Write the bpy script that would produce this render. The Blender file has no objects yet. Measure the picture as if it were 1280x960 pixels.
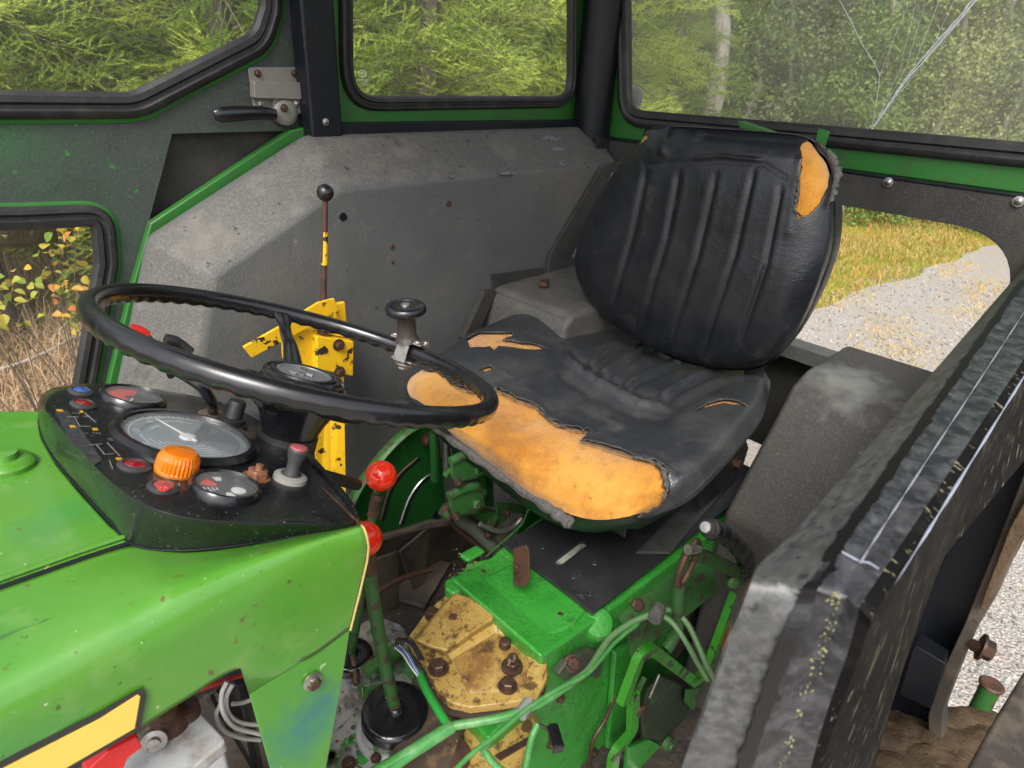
import bpy, bmesh, math, random
from mathutils import Vector, Matrix, noise, geometry
import numpy as np
random.seed(7)
rng = np.random.default_rng(7)
scene = bpy.context.scene
COL = scene.collection

# ------------------------------------------------------------------ camera
# metres; X runs to the rear of the tractor, Y to its right-hand side, Z up.
# The origin is near the steering wheel hub; the ground lies at Z = GZ.
GZ = -1.75
FPX = 800.0
_dY = Vector((-865., 444., 800.)).normalized()
_a = (444.*350 + FPX*FPX)/865.
_dX = Vector((_a, 350., 800.)).normalized()
_dZ = Vector(_dX).cross(_dY)
if _dZ.y < 0: _dZ = -_dZ
def c2w(v):
    return Vector((_dX.dot(v), _dY.dot(v), _dZ.dot(v)))
CAM = Vector((-.28833, -.62016, .32352))
RIGHT, UPV, FWD = c2w(Vector((1,0,0))), c2w(Vector((0,1,0))), c2w(Vector((0,0,1)))
cam_data = bpy.data.cameras.new('camera'); cam = bpy.data.objects.new('camera', cam_data); COL.objects.link(cam)
M = Matrix((RIGHT, UPV, -FWD)).transposed().to_4x4(); M.translation = CAM
cam.matrix_world = M
cam_data.sensor_width = 36; cam_data.lens = FPX/1280*36
cam_data.clip_start = .02; cam_data.clip_end = 400
cam_data.dof.use_dof = True; cam_data.dof.focus_distance = 1.05; cam_data.dof.aperture_fstop = 11
scene.camera = cam

# ------------------------------------------------------------------ light
SUN_EL, SUN_AZ = math.radians(52), math.radians(215)      # azimuth of the sun measured in the XY plane from +X
w = bpy.data.worlds.new('World'); scene.world = w; w.use_nodes = True
nt = w.node_tree; bg = nt.nodes['Background']
sky = nt.nodes.new('ShaderNodeTexSky'); sky.sky_type = 'NISHITA'; sky.sun_disc = False
sky.sun_elevation = SUN_EL; sky.sun_rotation = math.radians(90) - SUN_AZ
sky.air_density = 1.0; sky.dust_density = 4.0; sky.ozone_density = .6
hs = nt.nodes.new('ShaderNodeHueSaturation'); hs.inputs['Saturation'].default_value = .35
nt.links.new(sky.outputs[0], hs.inputs['Color']); nt.links.new(hs.outputs[0], bg.inputs[0])
bg.inputs[1].default_value = .15
sl = bpy.data.lights.new('sun', 'SUN'); sl.energy = 1.5; sl.angle = math.radians(25); sl.color = (1, .96, .9)
so = bpy.data.objects.new('sun', sl); COL.objects.link(so)
sd = Vector((math.cos(SUN_EL)*math.cos(SUN_AZ), math.cos(SUN_EL)*math.sin(SUN_AZ), math.sin(SUN_EL)))
so.rotation_euler = sd.to_track_quat('Z', 'Y').to_euler()
so.location = (-2, -2, 5)
scene.view_settings.view_transform = 'Standard'; scene.view_settings.look = 'None'
scene.view_settings.gamma = 1; scene.view_settings.exposure = 1.0
scene.view_settings.use_curve_mapping = False

# ------------------------------------------------------------------ geometry helpers
def ray(px, py):
    return c2w(Vector((px-640., 480.-py, FPX))).normalized()
def U(px, py, ax, v):
    """point at a known plane (x, y or z = v) seen in that direction"""
    i = 'xyz'.index(ax); r = ray(px, py); t = (v-CAM[i])/r[i]
    return CAM + r*t
def UP(px, py, p0, n):
    r = ray(px, py); t = (Vector(p0)-CAM).dot(n)/r.dot(n)
    return CAM + r*t
_X, _Yv, _Z = np.array(_dX), np.array(_dY), np.array(_dZ)
def projn(P):
    """project an (n,3) array into photograph pixels (for tracing tears and seams)"""
    P = np.asarray(P, float) - np.array(CAM)
    v = P[:, 0:1]*_X + P[:, 1:2]*_Yv + P[:, 2:3]*_Z
    return np.stack([640+FPX*v[:, 0]/v[:, 2], 480-FPX*v[:, 1]/v[:, 2]], 1)
V = Vector
def smooth_path(pts, n=6, closed=False):
    pts = [V(p) for p in pts]; out = []; m = len(pts)
    rngk = range(m if closed else m-1)
    for i in rngk:
        if closed: p0, p1, p2, p3 = pts[i-1], pts[i], pts[(i+1) % m], pts[(i+2) % m]
        else:
            p1, p2 = pts[i], pts[i+1]
            p0 = pts[i-1] if i else p1*2-p2
            p3 = pts[i+2] if i+2 < m else p2*2-p1
        for k in range(n):
            t = k/n
            out.append(.5*((2*p1)+(p2-p0)*t+(2*p0-5*p1+4*p2-p3)*t*t+(3*p1-p0-3*p2+p3)*t**3))
    if not closed: out.append(pts[-1])
    return out
def fillet(pts, r, n=6, closed=True):
    pts = [V(p) for p in pts]; m = len(pts); out = []
    rs = r if isinstance(r, (list, tuple)) else [r]*m
    for i in range(m):
        if (not closed and i in (0, m-1)) or rs[i] <= 0: out.append(pts[i]); continue
        a, b, c = pts[i-1], pts[i], pts[(i+1) % m]
        u, v = (a-b), (c-b); lu, lv = u.length, v.length; u.normalize(); v.normalize()
        ang = math.acos(max(-1, min(1, u.dot(v))))
        d = min(rs[i]/max(math.tan(ang/2), 1e-3), .48*lu, .48*lv)
        p, q = b+u*d, b+v*d
        for k in range(n+1):
            t = k/n; out.append(p*(1-t)**2 + b*2*t*(1-t) + q*t*t)
    return out
def inpoly(p, poly):
    x, y = p; c = False; j = len(poly)-1
    for i in range(len(poly)):
        xi, yi = poly[i]; xj, yj = poly[j]
        if (yi > y) != (yj > y) and x < (xj-xi)*(y-yi)/(yj-yi)+xi: c = not c
        j = i
    return c
def inpoly_np(P, poly):
    poly = np.array(poly, float); x, y = P[:, 0], P[:, 1]; c = np.zeros(len(P), bool); j = len(poly)-1
    for i in range(len(poly)):
        xi, yi = poly[i]; xj, yj = poly[j]
        if yi != yj:
            c ^= ((yi > y) != (yj > y)) & (x < (xj-xi)*(y-yi)/(yj-yi)+xi)
        j = i
    return c
def linedist_np(P, line):
    """distance to a polyline and the fraction along it"""
    L = np.array(line, float); best = np.full(len(P), 1e9); fr = np.zeros(len(P)); n = len(L)-1
    for i in range(n):
        a, b = L[i], L[i+1]; d = b-a; t = np.clip(((P-a)@d)/(d@d), 0, 1)
        dist = np.linalg.norm(P-(a+t[:, None]*d), axis=1); m = dist < best
        best[m] = dist[m]; fr[m] = ((i+t)/n)[m]
    return best, fr

class MB:
    """collects shapes for ONE mesh object"""
    def __init__(s): s.v = []; s.f = []; s.m = []; s.cm = 0
    def add(s, vs, fs, m=None):
        o = len(s.v); s.v += [tuple(p) for p in vs]
        s.f += [tuple(i+o for i in f) for f in fs]; s.m += [s.cm if m is None else m]*len(fs); return s
    def box(s, c, size, rot=None, m=None):
        c = V(c); hx, hy, hz = (d/2 for d in size); R = rot or Matrix.Identity(3)
        vs = [c+R@V((x*hx, y*hy, z*hz)) for x in (-1, 1) for y in (-1, 1) for z in (-1, 1)]
        return s.add(vs, [(0,1,3,2), (4,6,7,5), (0,4,5,1), (2,3,7,6), (0,2,6,4), (1,5,7,3)], m)
    def prism(s, pts, vec, m=None):
        pts = [V(p) for p in pts]; vec = V(vec); n = len(pts)
        fs = [tuple(range(n)), tuple(range(2*n-1, n-1, -1))]
        fs += [(i, i+n, (i+1) % n+n, (i+1) % n) for i in range(n)]
        return s.add(pts+[p+vec for p in pts], fs, m)
    def loft(s, loops, cap0=True, cap1=True, closed=True, m=None):
        n = len(loops[0]); vs = [p for l in loops for p in l]; fs = []
        for k in range(len(loops)-1):
            for i in range(n if closed else n-1):
                j = (i+1) % n; fs.append((k*n+i, k*n+j, (k+1)*n+j, (k+1)*n+i))
        if cap0 and closed: fs.append(tuple(reversed(range(n))))
        if cap1 and closed: fs.append(tuple((len(loops)-1)*n+i for i in range(n)))
        return s.add(vs, fs, m)
    def tube(s, path, r, seg=10, closed=False, m=None, flat=None):
        path = [V(p) for p in path]; n = len(path)
        rs = r if isinstance(r, (list, tuple)) else [r]*n
        loops = []; ref = None
        for i in range(n):
            if closed: t = path[(i+1) % n]-path[i-1]
            else: t = path[min(i+1, n-1)]-path[max(i-1, 0)]
            if t.length < 1e-9: t = V((0, 0, 1))
            t.normalize()
            if ref is None:
                ref = V((0, 0, 1)) if abs(t.z) < .9 else V((1, 0, 0))
            ref = (ref-t*ref.dot(t)).normalized(); b = t.cross(ref)
            loops.append([path[i]+ref*math.cos(a)*rs[i]+b*math.sin(a)*rs[i]*(flat or 1) for a in (2*math.pi*k/seg for k in range(seg))])
        if closed: loops.append(loops[0]); return s.loft(loops, False, False, m=m)
        return s.loft(loops, m=m)
    def sweep(s, path, prof, nrm, closed=True, m=None):
        """profile (inward offset, height along nrm) swept round a planar path"""
        path = [V(p) for p in path]; n = len(path); nrm = V(nrm).normalized(); loops = []
        for i in range(n):
            a = path[i-1] if (closed or i) else path[i]; b = path[(i+1) % n] if (closed or i < n-1) else path[i]
            t = (b-a).normalized(); side = nrm.cross(t).normalized()
            loops.append([path[i]+side*x+nrm*y for x, y in prof])
        if closed: loops.append(loops[0]); return s.loft(loops, False, False, m=m)
        return s.loft(loops, m=m)
    def lathe(s, prof, o, axis=(0, 0, 1), seg=24, m=None):
        o = V(o); q = V(axis).normalized().to_track_quat('Z', 'Y')
        loops = [[o+q@V((max(r, 1e-5)*math.cos(a), max(r, 1e-5)*math.sin(a), z)) for a in (2*math.pi*k/seg for k in range(seg))] for r, z in prof]
        return s.loft(loops, m=m)
    def sphere(s, c, r, seg=20, m=None, sq=(1, 1, 1)):
        c = V(c); loops = []
        for i in range(seg//2+1):
            t = math.pi*i/(seg//2); rr = max(math.sin(t)*r, 1e-5)
            loops.append([c+V((rr*math.cos(a)*sq[0], rr*math.sin(a)*sq[1], -r*math.cos(t)*sq[2])) for a in (2*math.pi*k/seg for k in range(seg))])
        return s.loft(loops, m=m)
    def hexbolt(s, c, axis, r, h, washer=True, m=None):
        q = V(axis).normalized().to_track_quat('Z', 'Y'); c = V(c)
        if washer: s.lathe([(r*1.35, 0), (r*1.35, h*.22), (r*.9, h*.24)], c, axis, 16, m)
        z0 = h*.2
        lo = [c+q@V((r*math.cos(a), r*math.sin(a), z0)) for a in (math.pi*k/3 for k in range(6))]
        hi = [c+q@V((r*math.cos(a), r*math.sin(a), h)) for a in (math.pi*k/3 for k in range(6))]
        tp = [c+q@V((r*.82*math.cos(a), r*.82*math.sin(a), h*1.12)) for a in (math.pi*k/3 for k in range(6))]
        return s.loft([lo, hi, tp], m=m)
    def panel(s, outer, holes, vec, m=None):
        """flat sheet with holes and thickness vec"""
        outer = [V(p) for p in outer]; vec = V(vec); n = vec.normalized()
        e1 = (outer[1]-outer[0]).normalized(); e1 = (e1-n*e1.dot(n)).normalized(); e2 = n.cross(e1); o = outer[0]
        loops = [outer]+[[V(p) for p in h] for h in holes]
        P2, E, base = [], [], 0; P3 = []
        for l in loops:
            for i, p in enumerate(l):
                P2.append(V(((p-o).dot(e1), (p-o).dot(e2)))); P3.append(p); E.append((base+i, base+(i+1) % len(l)))
            base += len(l)
        ov, oe, of, *_ = geometry.delaunay_2d_cdt(P2, E, [], 0, 1e-7)
        L2 = []; b = 0
        for l in loops: L2.append([tuple(P2[b+i]) for i in range(len(l))]); b += len(l)
        v3 = [o+e1*p.x+e2*p.y for p in ov]; fs = []
        for f in of:
            c = (sum(ov[i].x for i in f)/len(f), sum(ov[i].y for i in f)/len(f))
            if inpoly(c, L2[0]) and not any(inpoly(c, h) for h in L2[1:]): fs.append(tuple(f))
        N = len(v3); allf = fs+[tuple(i+N for i in reversed(f)) for f in fs]
        cnt = {}
        for f in fs:
            for i in range(len(f)):
                a, bb = f[i], f[(i+1) % len(f)]; cnt[(a, bb)] = 1
        for (a, bb) in cnt:
            if (bb, a) not in cnt: allf.append((a, a+N, bb+N, bb))
        return s.add(v3+[p+vec for p in v3], allf, m)
    def build(s, name, mats, parent=None, bevel=0, seg=2, ang=35, sub=0, solid=0, subang=None):
        me = bpy.data.meshes.new(name); me.from_pydata(s.v, [], s.f)
        if not isinstance(mats, (list, tuple)): mats = [mats]
        for mm in mats: me.materials.append(mm)
        bm = bmesh.new(); bm.from_mesh(me); bm.faces.ensure_lookup_table()
        for f, k in zip(bm.faces, s.m): f.material_index = k; f.smooth = True
        if bevel or ang: bmesh.ops.remove_doubles(bm, verts=bm.verts, dist=1e-6)
        bmesh.ops.recalc_face_normals(bm, faces=bm.faces)
        a = math.radians(ang)
        for e in bm.edges:
            if len(e.link_faces) == 2 and e.calc_face_angle(0) > a: e.smooth = False
        bm.to_mesh(me); bm.free()
        o = bpy.data.objects.new(name, me); link(o, parent)
        if sub:
            md = o.modifiers.new('sub', 'SUBSURF'); md.levels = md.render_levels = sub
        if bevel:
            md = o.modifiers.new('bevel', 'BEVEL'); md.width = bevel; md.segments = seg; md.limit_method = 'ANGLE'
            md.angle_limit = math.radians(ang); md.harden_normals = True
        return o
def wloc(o):
    l = V((0, 0, 0))
    while o is not None: l += o.location; o = o.parent
    return l
def link(o, parent):
    COL.objects.link(o)
    if parent is not None:
        o.parent = parent; o.location = o.location - wloc(parent)
    return o
def tag(o, label=None, cat=None, group=None, kind=None):
    if label: o['label'] = label
    if cat: o['category'] = cat
    if group: o['group'] = group
    if kind: o['kind'] = kind
    return o
def empty(name, loc, parent=None):
    o = bpy.data.objects.new(name, None); o.empty_display_size = .1; o.location = loc; return link(o, parent)
def copy_at(o, loc, rot=None, parent='same', scale=None):
    c = o.copy(); COL.objects.link(c)
    p = o.parent if parent == 'same' else parent
    c.parent = p; c.location = V(loc)-(wloc(p) if p else V((0, 0, 0)))
    if rot is not None: c.rotation_mode = 'QUATERNION'; c.rotation_quaternion = rot
    if scale: c.scale = (scale,)*3 if not isinstance(scale, (tuple, list)) else scale
    return c
def grid_surface(ctrl, nu, nv):
    """Catmull-Rom surface through a grid of 3-D control points -> (nv+1, nu+1, 3) array"""
    C = np.array([[tuple(p) for p in row] for row in ctrl], float)
    def interp(A, n):
        m = A.shape[0]; A = np.concatenate([2*A[:1]-A[1:2], A, 2*A[-1:]-A[-2:-1]]); t = np.linspace(0, m-1, n+1)
        i = np.minimum(t.astype(int), m-2); f = (t-i).reshape((-1,)+(1,)*(A.ndim-1))
        p0, p1, p2, p3 = A[i], A[i+1], A[i+2], A[i+3]
        return .5*(2*p1+(p2-p0)*f+(2*p0-5*p1+4*p2-p3)*f*f+(3*p1-p0-3*p2+p3)*f**3)
    S = interp(C, nv); S = interp(S.transpose(1, 0, 2), nu).transpose(1, 0, 2)
    return S
def grid_normals(S):
    du = np.gradient(S, axis=1); dv = np.gradient(S, axis=0); n = np.cross(du, dv)
    return n/np.maximum(np.linalg.norm(n, axis=2, keepdims=True), 1e-12)
def grid_mb(S, mask=None, mb=None, m=None):
    mb = mb or MB(); h, w_ = S.shape[:2]; fs = []
    for j in range(h-1):
        for i in range(w_-1):
            if mask is None or mask[j, i]: fs.append((j*w_+i, j*w_+i+1, (j+1)*w_+i+1, (j+1)*w_+i))
    mb.add([tuple(p) for p in S.reshape(-1, 3)], fs, m); return mb
def fbm(p, sc, oct=4):
    return noise.fractal(V(p)*sc, 1.0, 2.0, oct)
def text_mb(mb, body, o, xdir, ydir, size, thick=.0004, m=None, align='CENTER'):
    cu = bpy.data.curves.new('t', 'FONT'); cu.body = body; cu.size = size; cu.align_x = align; cu.align_y = 'CENTER'
    ob = bpy.data.objects.new('t', cu); COL.objects.link(ob)
    me = ob.to_mesh(); x, y = V(xdir).normalized(), V(ydir).normalized(); n = x.cross(y)
    vs = [V(o)+x*v.co.x+y*v.co.y+n*thick for v in me.vertices]; fs = [tuple(p.vertices) for p in me.polygons]
    ob.to_mesh_clear(); bpy.data.objects.remove(ob); bpy.data.curves.remove(cu)
    return mb.add(vs, fs, m)

# ------------------------------------------------------------------ materials
def mat(name, base, rough=.5, metal=0., layers=(), bumps=(), coat=0., spec=.5, rlayers=(), trans=0., sheen=0., emis=None):
    """layers: (kind, scale, lo, hi, colour, strength, detail[, stretch]) mixed over the base in order
       bumps: (kind, scale, strength, distance, detail); rlayers: (scale, lo, hi, rough)"""
    m = bpy.data.materials.new(name); m.use_nodes = True; nt = m.node_tree; b = nt.nodes['Principled BSDF']
    N, L = nt.nodes, nt.links
    tc = N.new('ShaderNodeTexCoord').outputs['Object']
    def tex(kind, sc, det=4, stretch=None, off=0, dist=0.):
        vec = tc; ball = stretch
        if kind == 'ball': stretch = None; off = 0
        if stretch or off:
            mp = N.new('ShaderNodeMapping'); L.new(tc, mp.inputs[0]); vec = mp.outputs[0]
            if stretch: mp.inputs['Scale'].default_value = stretch
            mp.inputs['Location'].default_value = (off*1.7, off*2.3, off*.9)
        if kind == 'noise':
            t = N.new('ShaderNodeTexNoise'); t.inputs['Scale'].default_value = sc; t.inputs['Detail'].default_value = det
            t.inputs['Roughness'].default_value = .62; t.inputs['Distortion'].default_value = dist; L.new(vec, t.inputs['Vector']); return t.outputs[0]
        if kind == 'voro':
            t = N.new('ShaderNodeTexVoronoi'); t.inputs['Scale'].default_value = sc; L.new(vec, t.inputs['Vector']); return t.outputs['Distance']
        if kind == 'crack':
            t = N.new('ShaderNodeTexVoronoi'); t.feature = 'DISTANCE_TO_EDGE'; t.inputs['Scale'].default_value = sc; L.new(vec, t.inputs['Vector']); return t.outputs['Distance']
        if kind == 'ball':      # a patch of its own round a point: det = radius, stretch = centre
            mp = N.new('ShaderNodeVectorMath'); mp.operation = 'DISTANCE'; L.new(tc, mp.inputs[0]); mp.inputs[1].default_value = ball
            nz_ = N.new('ShaderNodeTexNoise'); nz_.inputs['Scale'].default_value = 3/det; nz_.inputs['Detail'].default_value = 6; L.new(tc, nz_.inputs['Vector'])
            a1_ = N.new('ShaderNodeMath'); a1_.operation = 'MULTIPLY_ADD'; L.new(nz_.outputs[0], a1_.inputs[0]); a1_.inputs[1].default_value = det*1.6; a1_.inputs[2].default_value = -det*.8
            a2_ = N.new('ShaderNodeMath'); L.new(mp.outputs['Value'], a2_.inputs[0]); L.new(a1_.outputs[0], a2_.inputs[1]); a3_ = N.new('ShaderNodeMath'); a3_.operation = 'DIVIDE'; L.new(a2_.outputs[0], a3_.inputs[0]); a3_.inputs[1].default_value = det; return a3_.outputs[0]
        if kind == 'wave':
            t = N.new('ShaderNodeTexWave'); t.inputs['Scale'].default_value = sc; t.inputs['Distortion'].default_value = 3; L.new(vec, t.inputs['Vector']); return t.outputs[1]
    def rng_(val, lo, hi, a=0., bb=1.):
        r = N.new('ShaderNodeMapRange'); L.new(val, r.inputs[0]); r.inputs[1].default_value = lo; r.inputs[2].default_value = hi
        r.inputs[3].default_value = a; r.inputs[4].default_value = bb; return r.outputs[0]
    rgb = N.new('ShaderNodeRGB'); rgb.outputs[0].default_value = (*base, 1); cur = rgb.outputs[0]
    for k, l in enumerate(layers):
        kind, sc, lo, hi, colr, st = l[:6]; det = l[6] if len(l) > 6 else 5; stv = l[7] if len(l) > 7 else None
        fac = rng_(tex(kind, sc, det, stv, off=k+1), lo, hi, 0, st)
        if kind in ('noise',) and len(l) > 8:      # patchy: multiply by a larger noise
            g = rng_(tex('noise', l[8], 3, off=k+5), .45, .62); mm = N.new('ShaderNodeMath'); mm.operation = 'MULTIPLY'
            L.new(fac, mm.inputs[0]); L.new(g, mm.inputs[1]); fac = mm.outputs[0]
        mx = N.new('ShaderNodeMix'); mx.data_type = 'RGBA'; L.new(fac, mx.inputs[0]); L.new(cur, mx.inputs[6]); mx.inputs[7].default_value = (*colr, 1); cur = mx.outputs[2]
    L.new(cur, b.inputs['Base Color'])
    if rlayers:
        rv = None
        for k, (sc, lo, hi, rr) in enumerate(rlayers):
            o_ = rng_(tex('noise', sc, 5, off=k+3), lo, hi, rough if rv is None else 0, rr)
            rv = o_
        L.new(rv, b.inputs['Roughness'])
    else: b.inputs['Roughness'].default_value = rough
    b.inputs['Metallic'].default_value = metal; b.inputs['Coat Weight'].default_value = coat; b.inputs['Coat Roughness'].default_value = .15
    b.inputs['Specular IOR Level'].default_value = spec; b.inputs['Transmission Weight'].default_value = trans
    b.inputs['Sheen Weight'].default_value = sheen
    if emis: b.inputs['Emission Color'].default_value = (*emis[0], 1); b.inputs['Emission Strength'].default_value = emis[1]
    prev = None
    for k, bp in enumerate(bumps):
        kind, sc, st, di = bp[:4]; det = bp[4] if len(bp) > 4 else 4; stv = bp[5] if len(bp) > 5 else None
        n = N.new('ShaderNodeBump'); n.inputs['Strength'].default_value = st; n.inputs['Distance'].default_value = di
        L.new(tex(kind, sc, det, stv, off=k+7), n.inputs['Height'])
        if prev: L.new(prev, n.inputs['Normal'])
        prev = n.outputs[0]
    if prev: L.new(prev, b.inputs['Normal'])
    return m
def glass_mat(name, dust, dustcol=(.55, .55, .5), scale=60, tint=(1, 1, 1)):
    m = bpy.data.materials.new(name); m.use_nodes = True; nt = m.node_tree; N, L = nt.nodes, nt.links
    N.remove(N['Principled BSDF']); out = N['Material Output']
    tr = N.new('ShaderNodeBsdfTransparent'); tr.inputs[0].default_value = (*tint, 1)
    gl = N.new('ShaderNodeBsdfGlossy'); gl.inputs['Roughness'].default_value = .03
    df = N.new('ShaderNodeBsdfDiffuse'); df.inputs[0].default_value = (*dustcol, 1)
    tl = N.new('ShaderNodeBsdfTranslucent'); tl.inputs[0].default_value = (*dustcol, 1)
    ad = N.new('ShaderNodeMixShader'); ad.inputs[0].default_value = .5; L.new(df.outputs[0], ad.inputs[1]); L.new(tl.outputs[0], ad.inputs[2])
    fr = N.new('ShaderNodeFresnel'); fr.inputs[0].default_value = 1.45
    m1 = N.new('ShaderNodeMixShader'); ge = N.new('ShaderNodeNewGeometry'); fm = N.new('ShaderNodeMath'); fm.operation = 'MULTIPLY'; iv = N.new('ShaderNodeMath'); iv.operation = 'SUBTRACT'; iv.inputs[0].default_value = 1; L.new(ge.outputs['Backfacing'], iv.inputs[1]); L.new(fr.outputs[0], fm.inputs[0]); L.new(iv.outputs[0], fm.inputs[1]); L.new(fm.outputs[0], m1.inputs[0]); L.new(tr.outputs[0], m1.inputs[1]); L.new(gl.outputs[0], m1.inputs[2])
    tc = N.new('ShaderNodeTexCoord').outputs['Object']
    def nz(sc, lo, hi, a, b, det=6):
        t = N.new('ShaderNodeTexNoise'); t.inputs['Scale'].default_value = sc; t.inputs['Detail'].default_value = det; t.inputs['Roughness'].default_value = .75
        L.new(tc, t.inputs[0]); r = N.new('ShaderNodeMapRange'); L.new(t.outputs[0], r.inputs[0])
        for i, x in enumerate((lo, hi, a, b)): r.inputs[i+1].default_value = x
        return r.outputs[0]
    a = nz(4, .3, .7, dust*.55, dust*1.25); b = nz(420, .56, .74, 0, dust*1.6, 2); c = nz(95, .62, .74, 0, dust*1.4, 3)
    s1 = N.new('ShaderNodeMath'); L.new(a, s1.inputs[0]); L.new(b, s1.inputs[1])
    s2 = N.new('ShaderNodeMath'); s2.use_clamp = True; L.new(s1.outputs[0], s2.inputs[0]); L.new(c, s2.inputs[1])
    m2 = N.new('ShaderNodeMixShader'); L.new(s2.outputs[0], m2.inputs[0]); L.new(m1.outputs[0], m2.inputs[1]); L.new(ad.outputs[0], m2.inputs[2])
    L.new(m2.outputs[0], out.inputs[0]); return m

RUST = (.11, .042, .02); DIRT = (.12, .095, .07)
GRN = (.06, .25, .022)
m_hood = mat('hood green paint', (.058, .225, .018), .24, 0, coat=.6,
             layers=[('noise', 5, .42, .62, (.092, .235, .026), .7, 4), ('noise', 3.3, .54, .66, (.022, .20, .055), .8, 3), ('noise', 24, .56, .66, (.15, .27, .07), .4, 9), ('noise', 9, .6, .72, (.05, .16, .03), .6, 8), ('noise', 62, .66, .69, RUST, .85, 8), ('noise', 110, .68, .70, (.04, .05, .02), .9, 4), ('noise', 42, .66, .69, (.03, .09, .02), .7, 6, (.12, 1, .6)),
                     ('noise', 40, .69, .705, RUST, .9, 6), ('noise', 150, .725, .735, (.55, .6, .4), .8, 3), ('noise', 80, .72, .735, (.06, .1, .02), .8, 5, (1, 3, 3))],
             bumps=[('noise', 7, .16, .012), ('noise', 320, .06, .0008)], rlayers=[(9, .3, .7, .40)])
m_green = mat('frame green paint', (.020, .13, .018), .42, layers=[('noise', 14, .48, .7, (.03, .085, .02), .7, 6), ('noise', 38, .56, .68, (.06, .055, .035), .8, 9), ('noise', 90, .70, .72, RUST, .9, 6)],
              bumps=[('noise', 160, .15, .001)])
m_cast = mat('cast iron green paint', (.034, .255, .030), .24, coat=.4, layers=[('noise', 9, .50, .72, (.018, .15, .02), .7, 6), ('noise', 20, .60, .70, (.03, .045, .022), .75, 10), ('noise', 80, .64, .68, (.05, .04, .028), .7, 8)],
             bumps=[('noise', 28, .6, .006, 6), ('noise', 110, .5, .003), ('noise', 260, .4, .0016)], rlayers=[(14, .4, .7, .65)])
m_oldgreen = mat('chipped green paint', (.028, .115, .024), .5, layers=[('noise', 22, .5, .6, (.03, .09, .025), .7, 7), ('noise', 42, .54, .59, (.05, .03, .022), .9, 9), ('noise', 120, .6, .66, DIRT, .7, 6)],
                 bumps=[('noise', 60, .4, .002, 8), ('noise', 300, .3, .001)])
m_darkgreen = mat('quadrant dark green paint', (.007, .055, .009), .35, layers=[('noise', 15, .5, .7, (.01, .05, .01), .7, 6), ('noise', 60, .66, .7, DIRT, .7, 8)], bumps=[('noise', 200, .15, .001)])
m_vinyl = mat('grey textured vinyl lining', (.100, .105, .104), .62, layers=[('noise', 7, .42, .62, (.085, .089, .089), .8, 6), ('noise', 190, .48, .66, (.115, .113, .105), .5, 4), ('noise', 170, .34, .46, (.018, .018, .018), -0.0, 4), ('noise', 4.5, .52, .66, (.12, .112, .098), .55, 9), ('noise', 16, .56, .68, (.16, .15, .13), .4, 9), ('noise', 30, .66, .69, (.014, .014, .013), .8, 9), ('noise', 60, .66, .69, (.24, .23, .21), .5, 4, (1, .2, .4)),
              ('noise', 55, .68, .70, (.02, .02, .02), .9, 6), ('noise', 170, .735, .75, (.55, .55, .52), .8, 3)],
              bumps=[('voro', 330, .45, .0014), ('noise', 6, .4, .010), ('noise', 30, .25, .002, 6), ('noise', 420, .4, .0012)], rlayers=[(6, .35, .7, .42)])
m_bevel = mat('dusty scuffed vinyl with painted sky tone', (.085, .082, .074), .66, layers=[('noise', 7, .45, .62, (.075, .075, .072), .8, 8), ('noise', 200, .46, .66, (.17, .162, .145), .5, 4), ('noise', 12, .52, .66, (.16, .148, .125), .6, 9), ('noise', 14, .60, .66, (.05, .05, .048), .6, 9), ('noise', 38, .65, .675, (.014, .014, .013), .9, 8)],
              bumps=[('voro', 330, .45, .0014), ('noise', 6, .4, .010), ('noise', 30, .25, .002, 6), ('noise', 420, .4, .0012)])  # dust tones; on the fender bevel they also paint in its sky light
m_vinyl_dark = mat('dark textured vinyl lining', (.026, .025, .023), .7, layers=[('noise', 190, .5, .66, (.065, .06, .052), .5, 4), ('noise', 9, .45, .7, (.055, .05, .042), .8, 7), ('noise', 45, .6, .7, (.09, .08, .065), .5, 8)],
              bumps=[('voro', 330, .45, .0013), ('noise', 30, .3, .003)])
m_door = mat('door lining worn to green', (.042, .047, .045), .66, layers=[('noise', 2.6, .46, .64, (.024, .085, .034), .75, 6), ('noise', 7, .5, .66, (.075, .08, .078), .6, 8), ('noise', 14, .5, .72, (.028, .032, .031), .8, 8), ('noise', 200, .48, .66, (.085, .095, .088), .45, 4), ('noise', 60, .69, .72, (.03, .22, .03), .8, 6)],
             bumps=[('voro', 330, .45, .0013), ('noise', 60, .25, .0015)])
m_black = mat('black cab paint', (.006, .0075, .011), .42, spec=.3, layers=[('noise', 30, .55, .75, (.018, .019, .021), .7, 7), ('noise', 110, .68, .71, (.12, .11, .09), .7, 5)], bumps=[('noise', 90, .1, .001)])
m_rubber = mat('black rubber seal', (.016, .016, .017), .5, layers=[('noise', 18, .5, .7, (.05, .045, .038), .7, 7), ('noise', 140, .6, .72, (.1, .085, .06), .45, 4)], bumps=[('noise', 220, .3, .001)])
m_plastic = mat('worn black plastic', (.008, .008, .010), .17, coat=.3, layers=[('noise', 60, .64, .69, (.04, .037, .035), .4, 7), ('noise', 14, .52, .72, (.018, .018, .019), .6, 8)], bumps=[('noise', 9, .12, .004), ('noise', 300, .08, .0006)], rlayers=[(20, .4, .7, .36)])
m_dash = mat('dusty black dash plastic', (.006, .0065, .008), .24, coat=.2, layers=[('noise', 12, .5, .75, (.022, .021, .02), .6, 7), ('noise', 350, .66, .70, (.3, .28, .24), .6, 3), ('noise', 33, .68, .70, (.14, .07, .045), .8, 8)],
             bumps=[('noise', 260, .1, .0006), ('noise', 12, .1, .004)], rlayers=[(25, .4, .7, .42)])
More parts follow.
